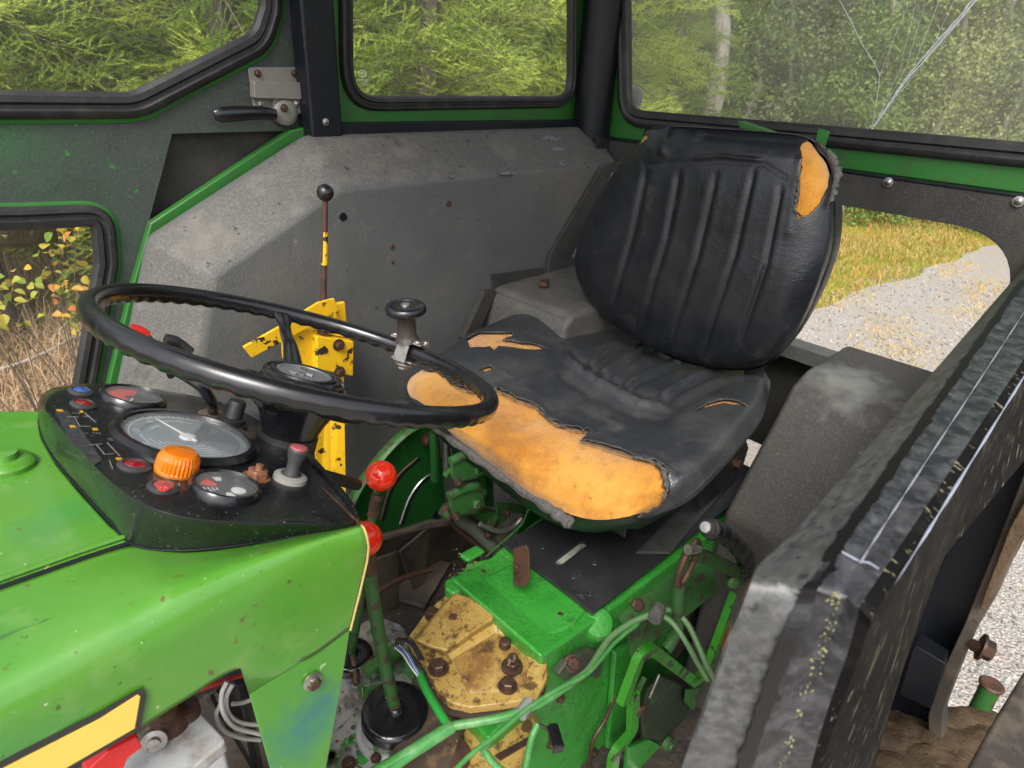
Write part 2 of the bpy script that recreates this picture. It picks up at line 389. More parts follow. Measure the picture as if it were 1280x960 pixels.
m_leather = mat('black seat vinyl', (.009, .0105, .0135), .25, layers=[('noise', 9, .46, .7, (.022, .024, .028), .8, 6), ('noise', 20, .6, .72, (.075, .072, .066), .5, 9), ('noise', 500, .73, .75, (.25, .22, .18), .6, 2)],
                bumps=[('noise', 70, .3, .0014, 6, (1, 1, 2.2)), ('crack', 210, .4, .001), ('crack', 95, .2, .0008)], rlayers=[(14, .35, .7, .44)])
m_leather_dull = mat('worn seat cushion vinyl', (.028, .031, .035), .27, layers=[('noise', 8, .42, .66, (.06, .06, .062), .8, 7), ('noise', 16, .56, .7, (.11, .105, .097), .5, 9), ('noise', 300, .72, .74, (.4, .36, .28), .8, 2)],
                bumps=[('noise', 55, .35, .002, 6), ('crack', 200, .4, .0012), ('noise', 400, .2, .0008)], rlayers=[(12, .35, .7, .44)])
m_foam = mat('orange seat foam', (.47, .195, .022), .94, layers=[('noise', 5, .42, .62, (.55, .28, .055), .9, 6), ('noise', 11, .50, .68, (.36, .125, .014), .75, 8), ('noise', 45, .52, .68, (.28, .12, .03), .5, 8), ('noise', 7, .55, .68, (.18, .085, .035), .75, 10), ('noise', 25, .66, .70, (.08, .045, .02), .7, 9), ('noise', 260, .55, .72, (.72, .42, .14), .35, 4)],
             bumps=[('noise', 14, .7, .014, 7), ('noise', 330, .6, .002, 4), ('noise', 90, .4, .003, 6)], spec=.15, sheen=.3)
m_cloth = mat('grey torn cloth backing', (.075, .072, .07), .95, layers=[('noise', 200, .4, .7, (.16, .155, .145), .8, 3)], bumps=[('noise', 600, .6, .0015)], spec=.1)
m_yellow = mat('chipped yellow paint', (.72, .43, .012), .42, layers=[('noise', 12, .45, .7, (.62, .34, .01), .7, 5), ('noise', 34, .585, .60, (.03, .02, .015), 1, 9), ('noise', 90, .60, .66, (.3, .16, .02), .6, 8)], bumps=[('noise', 34, .4, -.0015, 9), ('noise', 160, .2, .0006)])
m_cover = mat('rusting yellow cover', (.42, .29, .08), .5, layers=[('noise', 9, .46, .66, (.36, .22, .05), .8, 8), ('noise', 16, .53, .66, (.17, .07, .02), .85, 10), ('noise', 27, .57, .62, (.05, .028, .018), .85, 12), ('noise', 90, .55, .63, (.09, .045, .022), .75, 9), ('noise', 300, .60, .66, (.05, .03, .02), .8, 3)],
              bumps=[('noise', 13, .5, -.002, 10), ('noise', 120, .4, .0015, 6)], rlayers=[(10, .4, .65, .3)])
m_rust = mat('rusty steel', (.10, .048, .03), .6, .35, layers=[('noise', 40, .45, .65, (.045, .028, .022), .9, 8), ('noise', 120, .6, .7, (.2, .13, .09), .6, 6)], bumps=[('noise', 150, .4, .001, 8)])
m_rustbolt = mat('rust brown bolt', (.07, .042, .032), .45, .5, layers=[('noise', 120, .45, .65, (.12, .06, .035), .8, 8)], bumps=[('noise', 300, .4, .0006)])
m_steel = mat('dull steel', (.42, .41, .39), .35, .85, layers=[('noise', 60, .5, .65, (.22, .19, .16), .7, 8), ('noise', 140, .62, .68, (.15, .08, .05), .7, 6)], bumps=[('noise', 200, .15, .0006)])
m_greyplastic = mat('grey latch casting', (.20, .195, .175), .42, .2, layers=[('noise', 60, .55, .7, (.17, .15, .12), .7, 8)], bumps=[('noise', 300, .15, .0005)])
m_alu = mat('scraped aluminium', (.42, .42, .41), .42, .5, layers=[('noise', 18, .5, .6, (.16, .15, .14), .8, 9), ('noise', 11, .55, .58, (.05, .22, .03), .9, 8), ('noise', 50, .6, .66, (.06, .05, .04), .8, 8)], bumps=[('noise', 60, .4, .002)])
m_plate = mat('black painted steel plate', (.020, .021, .023), .36, .1, layers=[('noise', 8, .5, .7, (.055, .055, .055), .6, 7), ('noise', 60, .66, .72, (.12, .11, .10), .5, 6)], bumps=[('noise', 200, .12, .0006)], rlayers=[(7, .35, .68, .55)])
m_dirtfloor = mat('oily dirty floor', (.030, .026, .022), .6, layers=[('noise', 9, .45, .65, (.075, .055, .04), .8, 8), ('noise', 70, .55, .7, (.10, .08, .06), .7, 8)], bumps=[('noise', 50, .7, .006, 8), ('noise', 240, .5, .002)])
m_mud = mat('dry brown mud', (.11, .075, .046), .95, layers=[('noise', 30, .4, .65, (.06, .042, .028), .9, 9), ('noise', 160, .55, .7, (.20, .15, .1), .5, 6)], bumps=[('noise', 45, .6, .006, 9), ('noise', 200, .6, .003, 6)], spec=.1)
m_mudplate = mat('mud splashed steel', (.05, .042, .035), .7, layers=[('noise', 11, .42, .62, (.12, .09, .065), .85, 9), ('noise', 60, .6, .68, (.02, .02, .02), .7, 7)], bumps=[('noise', 60, .5, .004, 8)])
m_red = mat('red lever knob plastic', (.80, .028, .008), .14, coat=.5)
m_redclamp = mat('red battery clamp', (.7, .02, .02), .3)
m_cable = mat('light green cable', (.055, .23, .055), .42, layers=[('noise', 40, .5, .68, (.16, .33, .14), .8, 6), ('noise', 60, .62, .68, (.1, .09, .06), .7, 6)], bumps=[('noise', 120, .2, .001)])
m_cable2 = mat('pale grey green hose', (.10, .21, .08), .5, layers=[('noise', 40, .5, .68, (.13, .2, .09), .8, 6), ('noise', 60, .6, .66, (.1, .09, .06), .7, 6)], bumps=[('noise', 120, .2, .001)])
m_wirewhite = mat('white wire', (.55, .55, .52), .45); m_wireblue = mat('blue wire', (.08, .16, .5), .4); m_wirered = mat('red wire', (.45, .04, .03), .4)
m_amber = mat('amber lens', (1.0, .30, .01), .12, trans=.55, coat=.3)
m_redlens = mat('dark red lens', (.20, .005, .014), .12, coat=.6); m_bluelens = mat('blue lens', (.03, .09, .35), .12, coat=.6)
m_dial = mat('pale blue grey dial', (.20, .25, .27), .5); m_dialdark = mat('black dial', (.02, .022, .025), .5)
m_print = mat('white print', (.75, .76, .74), .5); m_printred = mat('red print', (.6, .04, .03), .5); m_printyel = mat('yellow print', (.50, .27, .015), .6); m_printgrey = mat('worn grey print', (.10, .105, .11), .45)
m_decalyel = mat('yellow hood decal', (.74, .50, .09), .35, coat=.2, layers=[('noise', 60, .7, .72, (.5, .35, .1), .8, 6)]); m_decalblk = mat('black hood decal border', (.015, .015, .015), .3, coat=.3)
m_battery = mat('grey battery case', (.42, .43, .43), .4, layers=[('noise', 26, .5, .66, (.2, .14, .1), .75, 9), ('noise', 90, .6, .7, (.12, .07, .04), .7, 6)], bumps=[('noise', 200, .2, .001)])
m_glass_side = glass_mat('dusty side glass', .06, (.62, .62, .5)); m_glass_rear = glass_mat('very dusty rear glass', .20, (.42, .43, .36))
m_glass_door = glass_mat('door glass', .03, (.6, .6, .5)); m_lens = glass_mat('gauge glass', .13, (.6, .6, .6))
m_crack = mat('white glass crack', (.68, .74, .78), .2)

# ================================================================== TRACTOR
TR = tag(empty('tractor', (.3, 0, GZ)), 'old green farm tractor with grey lined cab, seen through its open left door', 'tractor')
def pts(lst, ax, v): return [U(x, y, ax, v) for x, y in lst]
def orient(path, nrm):
    """order a loop so that nrm x tangent points inward"""
    path = [V(p) for p in path]; c = sum(path, V((0, 0, 0)))/len(path); s = 0; nrm = V(nrm)
    for i in range(len(path)):
        a, b = path[i], path[(i+1) % len(path)]; s += nrm.dot((a-c).cross(b-c))
    return path if s > 0 else path[::-1]
SEALP = lambda w: [(0, -.004), (0, .006), (w*.12, .011), (w*.3, .012), (w*.42, .008), (w*.52, .008), (w*.62, .014), (w*.85, .013), (w, .006), (w, -.004)]
def bolt_mesh():
    b = MB().hexbolt((0, 0, 0), (0, 0, 1), .009, .009); o = b.build('bolt', m_rustbolt, TR, ang=30); me = o.data; bpy.data.objects.remove(o); return me
BOLT = bolt_mesh()
def screw_mesh():
    b = MB().lathe([(.0085, 0), (.0085, .001), (.0055, .0015), (.0052, .003), (.003, .0045), (.0008, .0047)], (0, 0, 0), (0, 0, 1), 16, 0)
    b.box((0, 0, .0046), (.0050, .0009, .0012), m=1).box((0, 0, .0047), (.0009, .0050, .0012), m=1)
    o = b.build('screw', [m_steel, m_black], TR, ang=30); me = o.data; bpy.data.objects.remove(o); return me
SCREW = screw_mesh()
def put(me, name, parent, loc, axis=(0, 0, 1), scale=1, spin=0, material=None):
    o = bpy.data.objects.new(name, me); COL.objects.link(o); o.parent = parent; o.location = V(loc)-wloc(parent)
    q = V(axis).normalized().to_track_quat('Z', 'Y')
    if spin: q = q @ Matrix.Rotation(spin, 3, 'Z').to_quaternion()
    o.rotation_mode = 'QUATERNION'; o.rotation_quaternion = q; o.scale = (scale,)*3
    return o

YN = V((0, -1, 0))                                  # inward normal of the right-hand side
# ---- right door ---------------------------------------------------
YD = .66
door_out = pts([(372, -420), (376, 100), (378, 163), (215, 167), (184, 285), (164, 359), (134, 485), (96, 640), (-420, 640), (-420, -420)], 'y', YD)
up_out = fillet(pts([(-380, 151), (176, 148), (337, 64), (351, 18), (345, -380), (-380, -380)], 'y', YD), [.05, .12, .10, .05, .1, .1], 12)
lo_out = fillet(pts([(-380, 263), (30, 258), (141, 254), (147, 330), (105, 560), (-380, 600)], 'y', YD), [.05, .05, .16, .05, .08, .1], 14)
door = MB().panel(door_out, [orient(up_out, YN), orient(lo_out, YN)], V((0, .022, 0))).build('door_panel', mat('door lining rubbed green at the left', (.042, .047, .045), .66, layers=[('noise', 2.6, .46, .64, (.026, .07, .034), .5, 6), ('noise', 14, .5, .72, (.028, .032, .031), .8, 8), ('noise', 200, .48, .66, (.085, .095, .088), .45, 4), ('ball', 0, 1, 0, (.018, .15, .03), .38, .06, tuple(U(5, 175, 'y', YD))), ('ball', 0, 1, 0, (.022, .10, .03), .2, .15, tuple(U(60, 225, 'y', YD))), ('noise', 60, .66, .70, (.025, .20, .03), .7, 6), ('noise', 9, .56, .68, (.08, .085, .08), .5, 9)], bumps=[('noise', 330, .5, .0012, 3), ('noise', 60, .25, .0015)]), TR, bevel=.003)
door['label'] = 'textured right door panel rubbed through to green'
inner = MB().panel(pts([(190, 140), (400, 140), (400, 190), (150, 420)], 'y', YD+.03), [], V((0, .012, 0))).build('door_recess', m_vinyl_dark, door)
def worn_edge_or_glint(path, nrm, w, name, parent, m):
    return MB().sweep(orient(path, nrm), [(-w, -.002), (-w, .0015), (-w*.5, .003), (.001, .003), (.001, -.002)], nrm).build(name, m, parent, ang=50)
worn_edge_or_glint(up_out, YN, .007, 'window_rim', door, m_green); worn_edge_or_glint(lo_out, YN, .006, 'window_rim', door, m_green)
MB().sweep(orient(up_out, YN), SEALP(.040), YN).build('window_seal', m_rubber, door, ang=40)
MB().sweep(orient(lo_out, YN), SEALP(.036), YN).build('window_seal', m_rubber, door, ang=40)
MB().panel(up_out, [], V((0, .004, 0))).build('door_glass', m_glass_door, door)
MB().panel(lo_out, [], V((0, .004, 0))).build('door_glass', m_glass_door, door)
# latch
lt = MB()
P = lambda x, y, d=0: U(x, y, 'y', YD-d)
lt.prism(fillet(pts([(309, 84), (374, 84), (377, 128), (360, 140), (316, 134)], 'y', YD-.002), .006), (0, -.003, 0))
lt.prism(fillet(pts([(312, 101), (389, 103), (389, 124), (312, 122)], 'y', YD-.004), .003), (0, -.020, 0))
lt.lathe([(.024, 0), (.024, .016), (.02, .019), (.012, .020)], P(353, 140, .004), YN, 24)
lt.prism(fillet(pts([(338, 120), (372, 120), (372, 142), (338, 142)], 'y', YD-.004), .003), (0, -.013, 0))
latch = lt.build('door_latch', m_greyplastic, door, bevel=.0015)
hd = MB(); hp = smooth_path([P(345, 143, .03), P(325, 141, .034), P(298, 142, .036), P(268, 144, .034)], 5)
hd.tube(hp, [.009+.004*math.sin(min(1, k/12)*math.pi/2) for k in range(len(hp)-1)]+[.008], 12, flat=.55); hd.build('latch_handle', m_plastic, door)
for x, y, s in ((322, 92, .55), (368, 92, .55)): put(BOLT, 'bolt', door, P(x, y, .005), YN, s).data = BOLT
put(BOLT, 'bolt', door, P(355, 135, .024), YN, .6)
put(SCREW, 'screw', door, P(326, 131, .006), YN, .7); put(SCREW, 'screw', door, P(371, 130, .018), YN, .8)

# ---- green frame rail along the fender -------------------------------
MB().prism(pts([(394, 156), (363, 163), (188, 279), (165, 358), (134, 485), (92, 640), (108, 640), (149, 487), (180, 358), (196, 300), (390, 178)], 'y', .638), (0, .02, 0)).build('frame_rail', m_green, TR, bevel=.004)

# ---- posts and sill rail -------------------------------------------
def post(name, x0, x1, y0, y1, z0, z1, m=m_black, bev=.006):
    return MB().box(((x0+x1)/2, (y0+y1)/2, (z0+z1)/2), (abs(x1-x0), abs(y1-y0), abs(z1-z0))).build(name, m, TR, bevel=bev)
zs = U(400, 166, 'y', .61).z
x0 = U(386, 120, 'y', .605).x; x1 = U(426, 120, 'y', .605).x
bp = post('door_post', x0, x1, .605, .655, zs-.02, 1.05)
put(SCREW, 'screw', bp, (x0+.03, .6035, zs+.02), YN, .8); put(SCREW, 'screw', bp, (x0-.004, .62, zs+.235), YN, .8)
MB().prism(pts([(424, 154), (735, 150), (737, 166), (424, 171)], 'y', .612), (0, .03, 0)).build('sill_rail', m_black, TR, bevel=.003)
x2 = U(737, 100, 'y', .585).x; x3 = U(764, 100, 'y', .585).x
cp = MB().tube([(( x2+x3)/2, .6, .12), ((x2+x3)/2, .6, 1.05)], (x3-x2)*.56, 20).build('corner_post', m_black, TR)

MB().prism(fillet([V((-.22, -.60, 1.04)), V((1.27, -.60, 1.04)), V((1.27, .70, 1.04)), V((-.22, .70, 1.04))], .08), (0, 0, .07)).build('added_unseen_cab_roof', m_vinyl_dark, TR, bevel=.015)  # out of view; put in to keep sky light off the interior
# ---- quarter window -------------------------------------------------
YQ = .642
q_out = fillet(pts([(425, 139), (718, 134), (722, -380), (418, -380)], 'y', YQ), [.085, .075, .06, .06])
qf = MB().panel(pts([(415, 175), (736, 170), (745, -420), (405, -420)], 'y', YQ), [orient(q_out, YN)], V((0, .02, 0))).build('window_frame', m_green, TR, bevel=.002)
qf['label'] = 'green quarter window frame beside the seat'
MB().sweep(orient(q_out, YN), SEALP(.028), YN).build('window_seal', m_rubber, qf, ang=40)
MB().panel(q_out, [], V((0, .004, 0))).build('window_glass', m_glass_side, qf)
mk = MB(); o_ = U(453, 92, 'y', YQ-.0015)
mk.tube([o_+V((math.cos(a)*.009, 0, math.sin(a)*.006)) for a in (k*math.pi/8 for k in range(16))], .0008, 4, closed=True)
text_mb(mk, 'E1', o_+V((0, 0, 0)), (1, 0, 0), (0, 0, 1), .008); text_mb(mk, 'SAFETY', o_+V((0, 0, -.012)), (1, 0, 0), (0, 0, 1), .006)
mk.build('glass_mark', m_print, qf)

# ---- rear window wall ------------------------------------------------
XR = 1.21; XN = V((-1, 0, 0))
r_out = fillet(pts([(774, 157), (1053, 185.5), (1400, 222), (1400, -380), (766, -380)], 'x', XR), [.09, 0, .08, .08, .06])
zg = U(1053, 211, 'x', XR).z
rf = MB().panel([V((XR, .60, zg)), V((XR, -.72, zg)), V((XR, -.72, 1.05)), V((XR, .60, 1.05))], [orient(r_out, XN)], V((.02, 0, 0))).build('window_frame', m_green, TR, bevel=.003)
rf['label'] = 'green frame strip under the rear window'
MB().sweep(orient(r_out, XN), SEALP(.042), XN).build('window_seal', m_rubber, rf, ang=40)
MB().panel(r_out, [], V((.004, 0, 0))).build('rear_glass', m_glass_rear, rf)
ck = MB(); GP = lambda x, y: U(x, y, 'x', XR-.002)
def crk(lst, r0, r1):
    p = []
    for i in range(len(lst)-1):
        a, b = GP(*lst[i]), GP(*lst[i+1])
        for k in range(5):
            p.append(a.lerp(b, k/5)+V((0, random.uniform(-.0012, .0012), random.uniform(-.0012, .0012))))
    p.append(GP(*lst[-1])); n = len(p); ck.tube(p, [.55*v_ for v_ in [r0+(r1-r0)*k/(n-1) for k in range(n)]], 5)
crk([(1046, -14), (1049, 0), (1076, 50), (1100, 94)], .0013, .001); crk([(1100, 94), (1095, 130), (1089, 168)], .0008, .0006)
crk([(1137, 0), (1118, 48), (1100, 94)], .0006, .0006)
for tx, ty, r in ((1160, -10, .0006), (1178, -10, .0007), (1198, -10, .0006), (1147, -8, .0005)):
    crk([(1090, 162), ((1090+tx)/2+7, (162+ty)/2+8), (tx, ty)], r*.7, r)
for k in range(7):
    dx = random.uniform(-5, 5)
    crk([(1092+dx*.2, 158), (1132+dx*.5, 100), (1165+dx, 62), (1200+dx*.8, 22), (1228+dx, -12)], .0005, random.uniform(.001, .0022))
ck.build('glass_crack', m_crack, rf)
# black ledge and the grey lower panel with its opening
zl = U(1053, 214, 'x', 1.2).z
MB().box((1.203, -.06, (zg+zl)/2-.001), (.03, 1.3, zg-zl+.002)).build('sill_rail', m_black, TR, bevel=.002)
zo = U(1100, 264, 'x', 1.19).z; zb = U(1060, 447, 'x', 1.19).z
hole = fillet([V((1.19, .40, zo)), V((1.19, U(1272, 330, 'x', 1.19).y, zo-.002)), V((1.19, U(1278, 345, 'x', 1.19).y, zb)), V((1.19, .40, zb))], [.04, .13, .02, .02], 10)
rp = MB().panel([V((1.19, .58, zl-.001)), V((1.19, -.62, zl-.001)), V((1.19, -.62, -.53)), V((1.19, .05, -.53)), V((1.19, .05, -.86)), V((1.19, .58, -.86))],
        [orient(hole, XN)], V((.006, 0, 0))).build('rear_panel', m_vinyl_dark, TR, bevel=.0015)
for x, y in ((1110, 228), (1273, 252)): put(SCREW, 'screw', rp, U(x, y, 'x', 1.187), XN, 1.15)
# ledge under the opening
zz = U(1060, 447, 'x', 1.17).z
MB().box((1.165, -.05, zz-.004), (.05, 1.06, .008)).box((1.143, -.05, zz-.020), (.006, 1.06, .034)).build('ledge', m_vinyl, TR, bevel=.003)
# bracket between corner post and panel
br = MB(); B = lambda x, y, v=.56: U(x, y, 'y', v)
br.prism(fillet(pts([(744, 171), (780, 177), (776, 200), (757, 205), (748, 190)], 'y', .54), .004), (0, .004, 0))
b_ = br.build('corner_bracket', m_plate, TR, bevel=.001); put(SCREW, 'screw', b_, U(772, 187, 'y', .538), YN, .9); put(SCREW, 'screw', b_, U(766, 219, 'y', .50), YN, .8)
MB().tube([U(760, 175, 'y', .56), U(757, 163, 'y', .56)], .004, 8).build('pin', m_steel, b_)

# ---- right fender ---------------------------------------------------
Iq = [(745, 207), (425, 235), (346, 289), (265, 345), (243, 500), (222, 640)]; Oq = [(745, 163), (385, 170), (287, 233), (187, 298), (150, 480), (118, 640)]
I = pts(Iq, 'y', .5); O = pts(Oq, 'y', .605)
def rail(Lp):
    L2 = [p.copy() for p in Lp]; a = L2[0]; a.z = L2[1].z; a.x = 1.185; bx = L2[-1].x
    return [a]+L2[1:]+[V((bx, a.y, -.9)), V((1.185, a.y, -.9))]
Il, Ol = rail(I), rail(O); Ob = [V((p.x, .63, p.z)) for p in Ol]
fe = MB().loft([Il, Ol], True, False, m=1).loft([Ol, Ob], False, True, m=0)
fe.m[0 if False else len(Il)] = 0
fe = fe.build('fender', [m_vinyl, m_bevel], TR, bevel=.012, seg=4, ang=12)
fe['label'] = 'right fender under the quarter window, grey lining with scuffed bevel'
# small torn patches and holes in the lining
for x, y, r in ((429, 271, .0055), (561, 255, .0045), (491, 309, .0035), (491, 328, .0028)):
    c = U(x, y, 'y', .4985); MB().lathe([(r*1.5, 0), (r*1.4, .0012), (r, .0014), (r*.9, -.004), (.0001, -.006)], c, YN, 14).build('drilled_hole', m_rust if r < .005 else m_black, fe)
m_prim = mat('bare grey primer', (.15, .165, .185), .6, layers=[('noise', 50, .45, .6, (.07, .07, .07), .9, 8)])
for cx_, cy_, w_, h_ in ((690, 173, 13, 3), (698, 186, 8, 3), (634, 217, 13, 2), (702, 204, 7, 4), (564, 221, 4, 2)):
    n = 12; P_ = []
    for k in range(n):
        a = 2*math.pi*k/n; rr = random.uniform(.65, 1.1); x_, y_ = cx_+math.cos(a)*w_*rr, cy_+math.sin(a)*h_*rr
        t = (y_-163)/(207-163+(745-x_)*.06); t = max(0, min(.97, t)); r0 = ray(x_, y_)
        p0, nn = Ol[1], (Ol[1]-Il[1]).cross(V((1, 0, 0))).normalized(); P_.append(UP(x_, y_, p0, nn)-nn*math.copysign(.0003, nn.dot(r0)))
    MB().prism(P_, (0, -.0006, .0006)).build('torn_patch', m_prim, fe)
# angled filler strip between fender and rear wall
MB().prism([U(751, 206, 'y', .497), U(684, 320, 'y', .497), U(684, 320, 'y', .497)+V((0, 0, -.2)), V((1.18, .46, -.34)), U(780, 200, 'x', 1.16)], (.004, -.006, 0)).build('filler_plate', m_vinyl_dark, TR, bevel=.002)
MB().tube([U(766, 216, 'y', .47), U(716, 322, 'y', .47)], .004, 8).build('filler_bead', m_vinyl, TR)
# ---- wheel-arch box behind the seat, right ----
zt = -.165
bx = MB(); prof = [(.70, -.30), (.725, -.185), (.745, zt), (1.185, zt+.01), (1.185, -.86), (.70, -.86)]
bx.loft([[V((x, .503, z)) for x, z in prof], [V((x, .24, z)) for x, z in prof]]); bxr = bx.build('wheel_arch', m_bevel, TR, bevel=.018, seg=4, ang=20); bxr['label'] = 'grey wheel arch box right of the seat'
fl = MB()
fl.prism([U(614, 343, 'y', .495), U(678, 334, 'y', .495), U(680, 350, 'y', .495), U(616, 361, 'y', .495)], (0, -.004, 0))
fl.prism([U(600, 362, 'y', .495), U(614, 361, 'y', .495), U(590, 420, 'y', .495), U(573, 420, 'y', .495)], (0, -.02, 0)); fl.build('flange', m_vinyl_dark, bxr, bevel=.001)
MB().box(U(680, 354, 'z', zt+.012), (.03, .022, .012), Matrix.Rotation(.6, 3, 'Z')).build('clip', m_rust, bxr, bevel=.003)
# ---- wheel-arch box, left ----
A0 = U(990, 480, 'y', -.205); A1 = U(905, 640, 'y', -.205); zt = A0.z
prof = [(A1.x-.02, A1.z-.5), (A1.x-.01, A1.z-.12), (A1.x, A1.z), (A0.x, A0.z), (A0.x+.055, A0.z+.018), (1.14, A0.z+.02), (1.14, -.95)]
bx = MB(); bx.loft([[V((x, -.205, z)) for x, z in prof], [V((x, -.52, z)) for x, z in prof]]); bxl = bx.build('wheel_arch', mat('brown grey lining with a dusty top', (.050, .046, .042), .7, layers=[('noise', 8, .42, .66, (.036, .034, .031), .8, 8), ('noise', 200, .5, .66, (.10, .094, .084), .5, 4), ('ball', 0, 1, .1, (.19, .195, .185), .85, .10, tuple(U(1060, 478, 'z', -.19))), ('noise', 60, .64, .68, (.16, .14, .11), .5, 6)], bumps=[('noise', 330, .5, .0012, 3), ('noise', 30, .3, .003)]), TR, bevel=.012, seg=4, ang=14)
bxl['label'] = 'dusty dark wheel arch box left of the seat'

# ---- left fender, large in the foreground ----------------------------
def Lz(x, y, z): return U(x, y, 'z', z)
zt = .10
m_fin = mat('scuffed grey fender lining', (.042, .044, .045), .46, layers=[('noise', 160, .42, .62, (.12, .12, .118), .6, 6, (.5, 1, 1)), ('noise', 22, .45, .66, (.085, .086, .085), .8, 9), ('noise', 9, .55, .7, (.12, .115, .10), .5, 9), ('noise', 70, .62, .66, (.015, .015, .016), .8, 9)],
            bumps=[('noise', 200, .5, .001, 6, (.5, 1, 1)), ('noise', 18, .3, .003)], rlayers=[(9, .35, .65, .34)])
m_ftop = mat('worn fender top', (.014, .015, .019), .40, coat=.1, layers=[('noise', 55, .44, .60, (.055, .056, .062), .85, 10), ('noise', 150, .52, .68, (.10, .10, .105), .55, 8), ('noise', 30, .58, .64, (.006, .006, .008), .9, 9)],
             bumps=[('noise', 60, .15, .0008, 8), ('noise', 420, .3, .0006)], rlayers=[(24, .35, .65, .55)])
m_fout = mat('scratched outer fender skin', (.006, .006, .006), .7, spec=.06, layers=[('noise', 30, .5, .68, (.018, .016, .014), .8, 8), ('noise', 110, .62, .65, (.30, .26, .16), .7, 4, (2.2, 1, .22))], bumps=[('noise', 60, .3, .002, 8)])
def FR(sil, jg, sm, ed, lo):
    """one station of the left fender: inner edge, bevel foot, seam, outer edge, skin foot"""
    s1 = V((sil.x, sil.y, sil.z-.05)); s0 = V((sil.x, sil.y-.002, sil.z-.6))
    d = (sm-jg).normalized(); e2 = ed.lerp(lo, .10)+V((0, -.002, 0))
    r = [s0, s0.lerp(s1, .5), s1, sil.lerp(s1, .25)+V((0, -.0005, 0)), sil.lerp(jg, .10)+V((0, 0, .004)), sil.lerp(jg, .5)+V((0, 0, .003)), jg.lerp(sil, .06), jg.lerp(sm, .12)+V((0, 0, .0012)), sm-d*.0035, sm-d*.0008+V((0, 0, -.0004)), sm+d*.0008+V((0, 0, -.0004)), sm+d*.0035+V((0, 0, .001)), sm.lerp(ed, .5)+V((0, 0, .0012)), ed+(sm-ed).normalized()*.006+V((0, 0, .0015)), ed+V((0, -.0005, -.0008)), e2, ed.lerp(lo, .5), lo, lo+V((0, .03, -.01)), lo+V((0, .05, -.02))]
    return r
zt = .10
def st(x, lo=None): return FR(V((x, -.525+.056*x, zt-.022)), V((x, -.555+.075*x, zt)), V((x, -.567+.062*x, zt)), V((x, -.5835+.038*x, zt)), lo or V((x, -.606+.02*x, zt-.13)))
c1_ = FR(U(943, 708, 'z', zt-.022), U(1017, 727, 'z', zt), U(1053, 737, 'z', zt), U(1093, 763, 'z', zt), U(1138, 810, 'z', -.14))
def dn(a, b, c, d, e, dz): return FR(U(*a, 'y', -.5295), U(*b, 'y', -.5555), U(*c, 'y', -.5675), U(*d, 'y', -.5835), U(*e, 'z', dz))
rows_ = [st(1.18), st(.9), st(.6), st(.4, U(1200, 672, 'z', -.065)), st(.25, U(1180, 697, 'z', -.08)), st(.12, U(1160, 750, 'z', -.11)), st(.05, U(1148, 780, 'z', -.125)), c1_,
         dn((928, 738), (1006, 752), (1044, 762), (1086, 782), (1128, 840), -.165), dn((900, 815), (983, 800), (1022, 822), (1073, 820), (1115, 880), -.19), dn((880, 873), (958, 875), (1000, 885), (1050, 885), (1105, 914), -.22), dn((858, 935), (931, 955), (975, 957), (1025, 957), (1092, 960), -.28), dn((838, 1000), (905, 1040), (950, 1040), (1000, 1040), (1075, 1010), -.34)]
MI = [0]*6+[1]*7+[2]*6
Sf_ = np.array([[tuple(p) for p in r] for r in rows_]); 
def interp_rows(A, n):
    m = A.shape[0]; A2 = np.concatenate([2*A[:1]-A[1:2], A, 2*A[-1:]-A[-2:-1]]); out = []
    for i in range(m-1):
        for k in range(n):
            f = k/n; p0, p1, p2, p3 = A2[i], A2[i+1], A2[i+2], A2[i+3]; d = np.linalg.norm(p2-p1, axis=1).mean(); 
            t1 = (p2-p0)*.5; t2 = (p3-p1)*.5
            if i < 7: t1 = t2 = p2-p1                     # straight top
            out.append((2*f**3-3*f*f+1)*p1+(f**3-2*f*f+f)*t1+(-2*f**3+3*f*f)*p2+(f**3-f*f)*t2)
    out.append(A[-1]); return np.array(out)
G_ = interp_rows(Sf_, 6); fl_ = MB(); h_, w2 = G_.shape[:2]; fl_.v = [tuple(p) for p in G_.reshape(-1, 3)]
for j_ in range(h_-1):
    for i_ in range(w2-1): fl_.f.append((j_*w2+i_, j_*w2+i_+1, (j_+1)*w2+i_+1, (j_+1)*w2+i_)); fl_.m.append(MI[i_])
lf = fl_.build('fender', [m_fin, m_ftop, m_fout], TR, ang=40); lf['label'] = 'left fender close to the camera, scuffed grey with a worn black top'
upn = sum((p.normal.z for p in lf.data.polygons if p.material_index == 1), 0.)
md = lf.modifiers.new('s', 'SOLIDIFY'); md.thickness = .004; md.offset = -1 if upn > 0 else 1

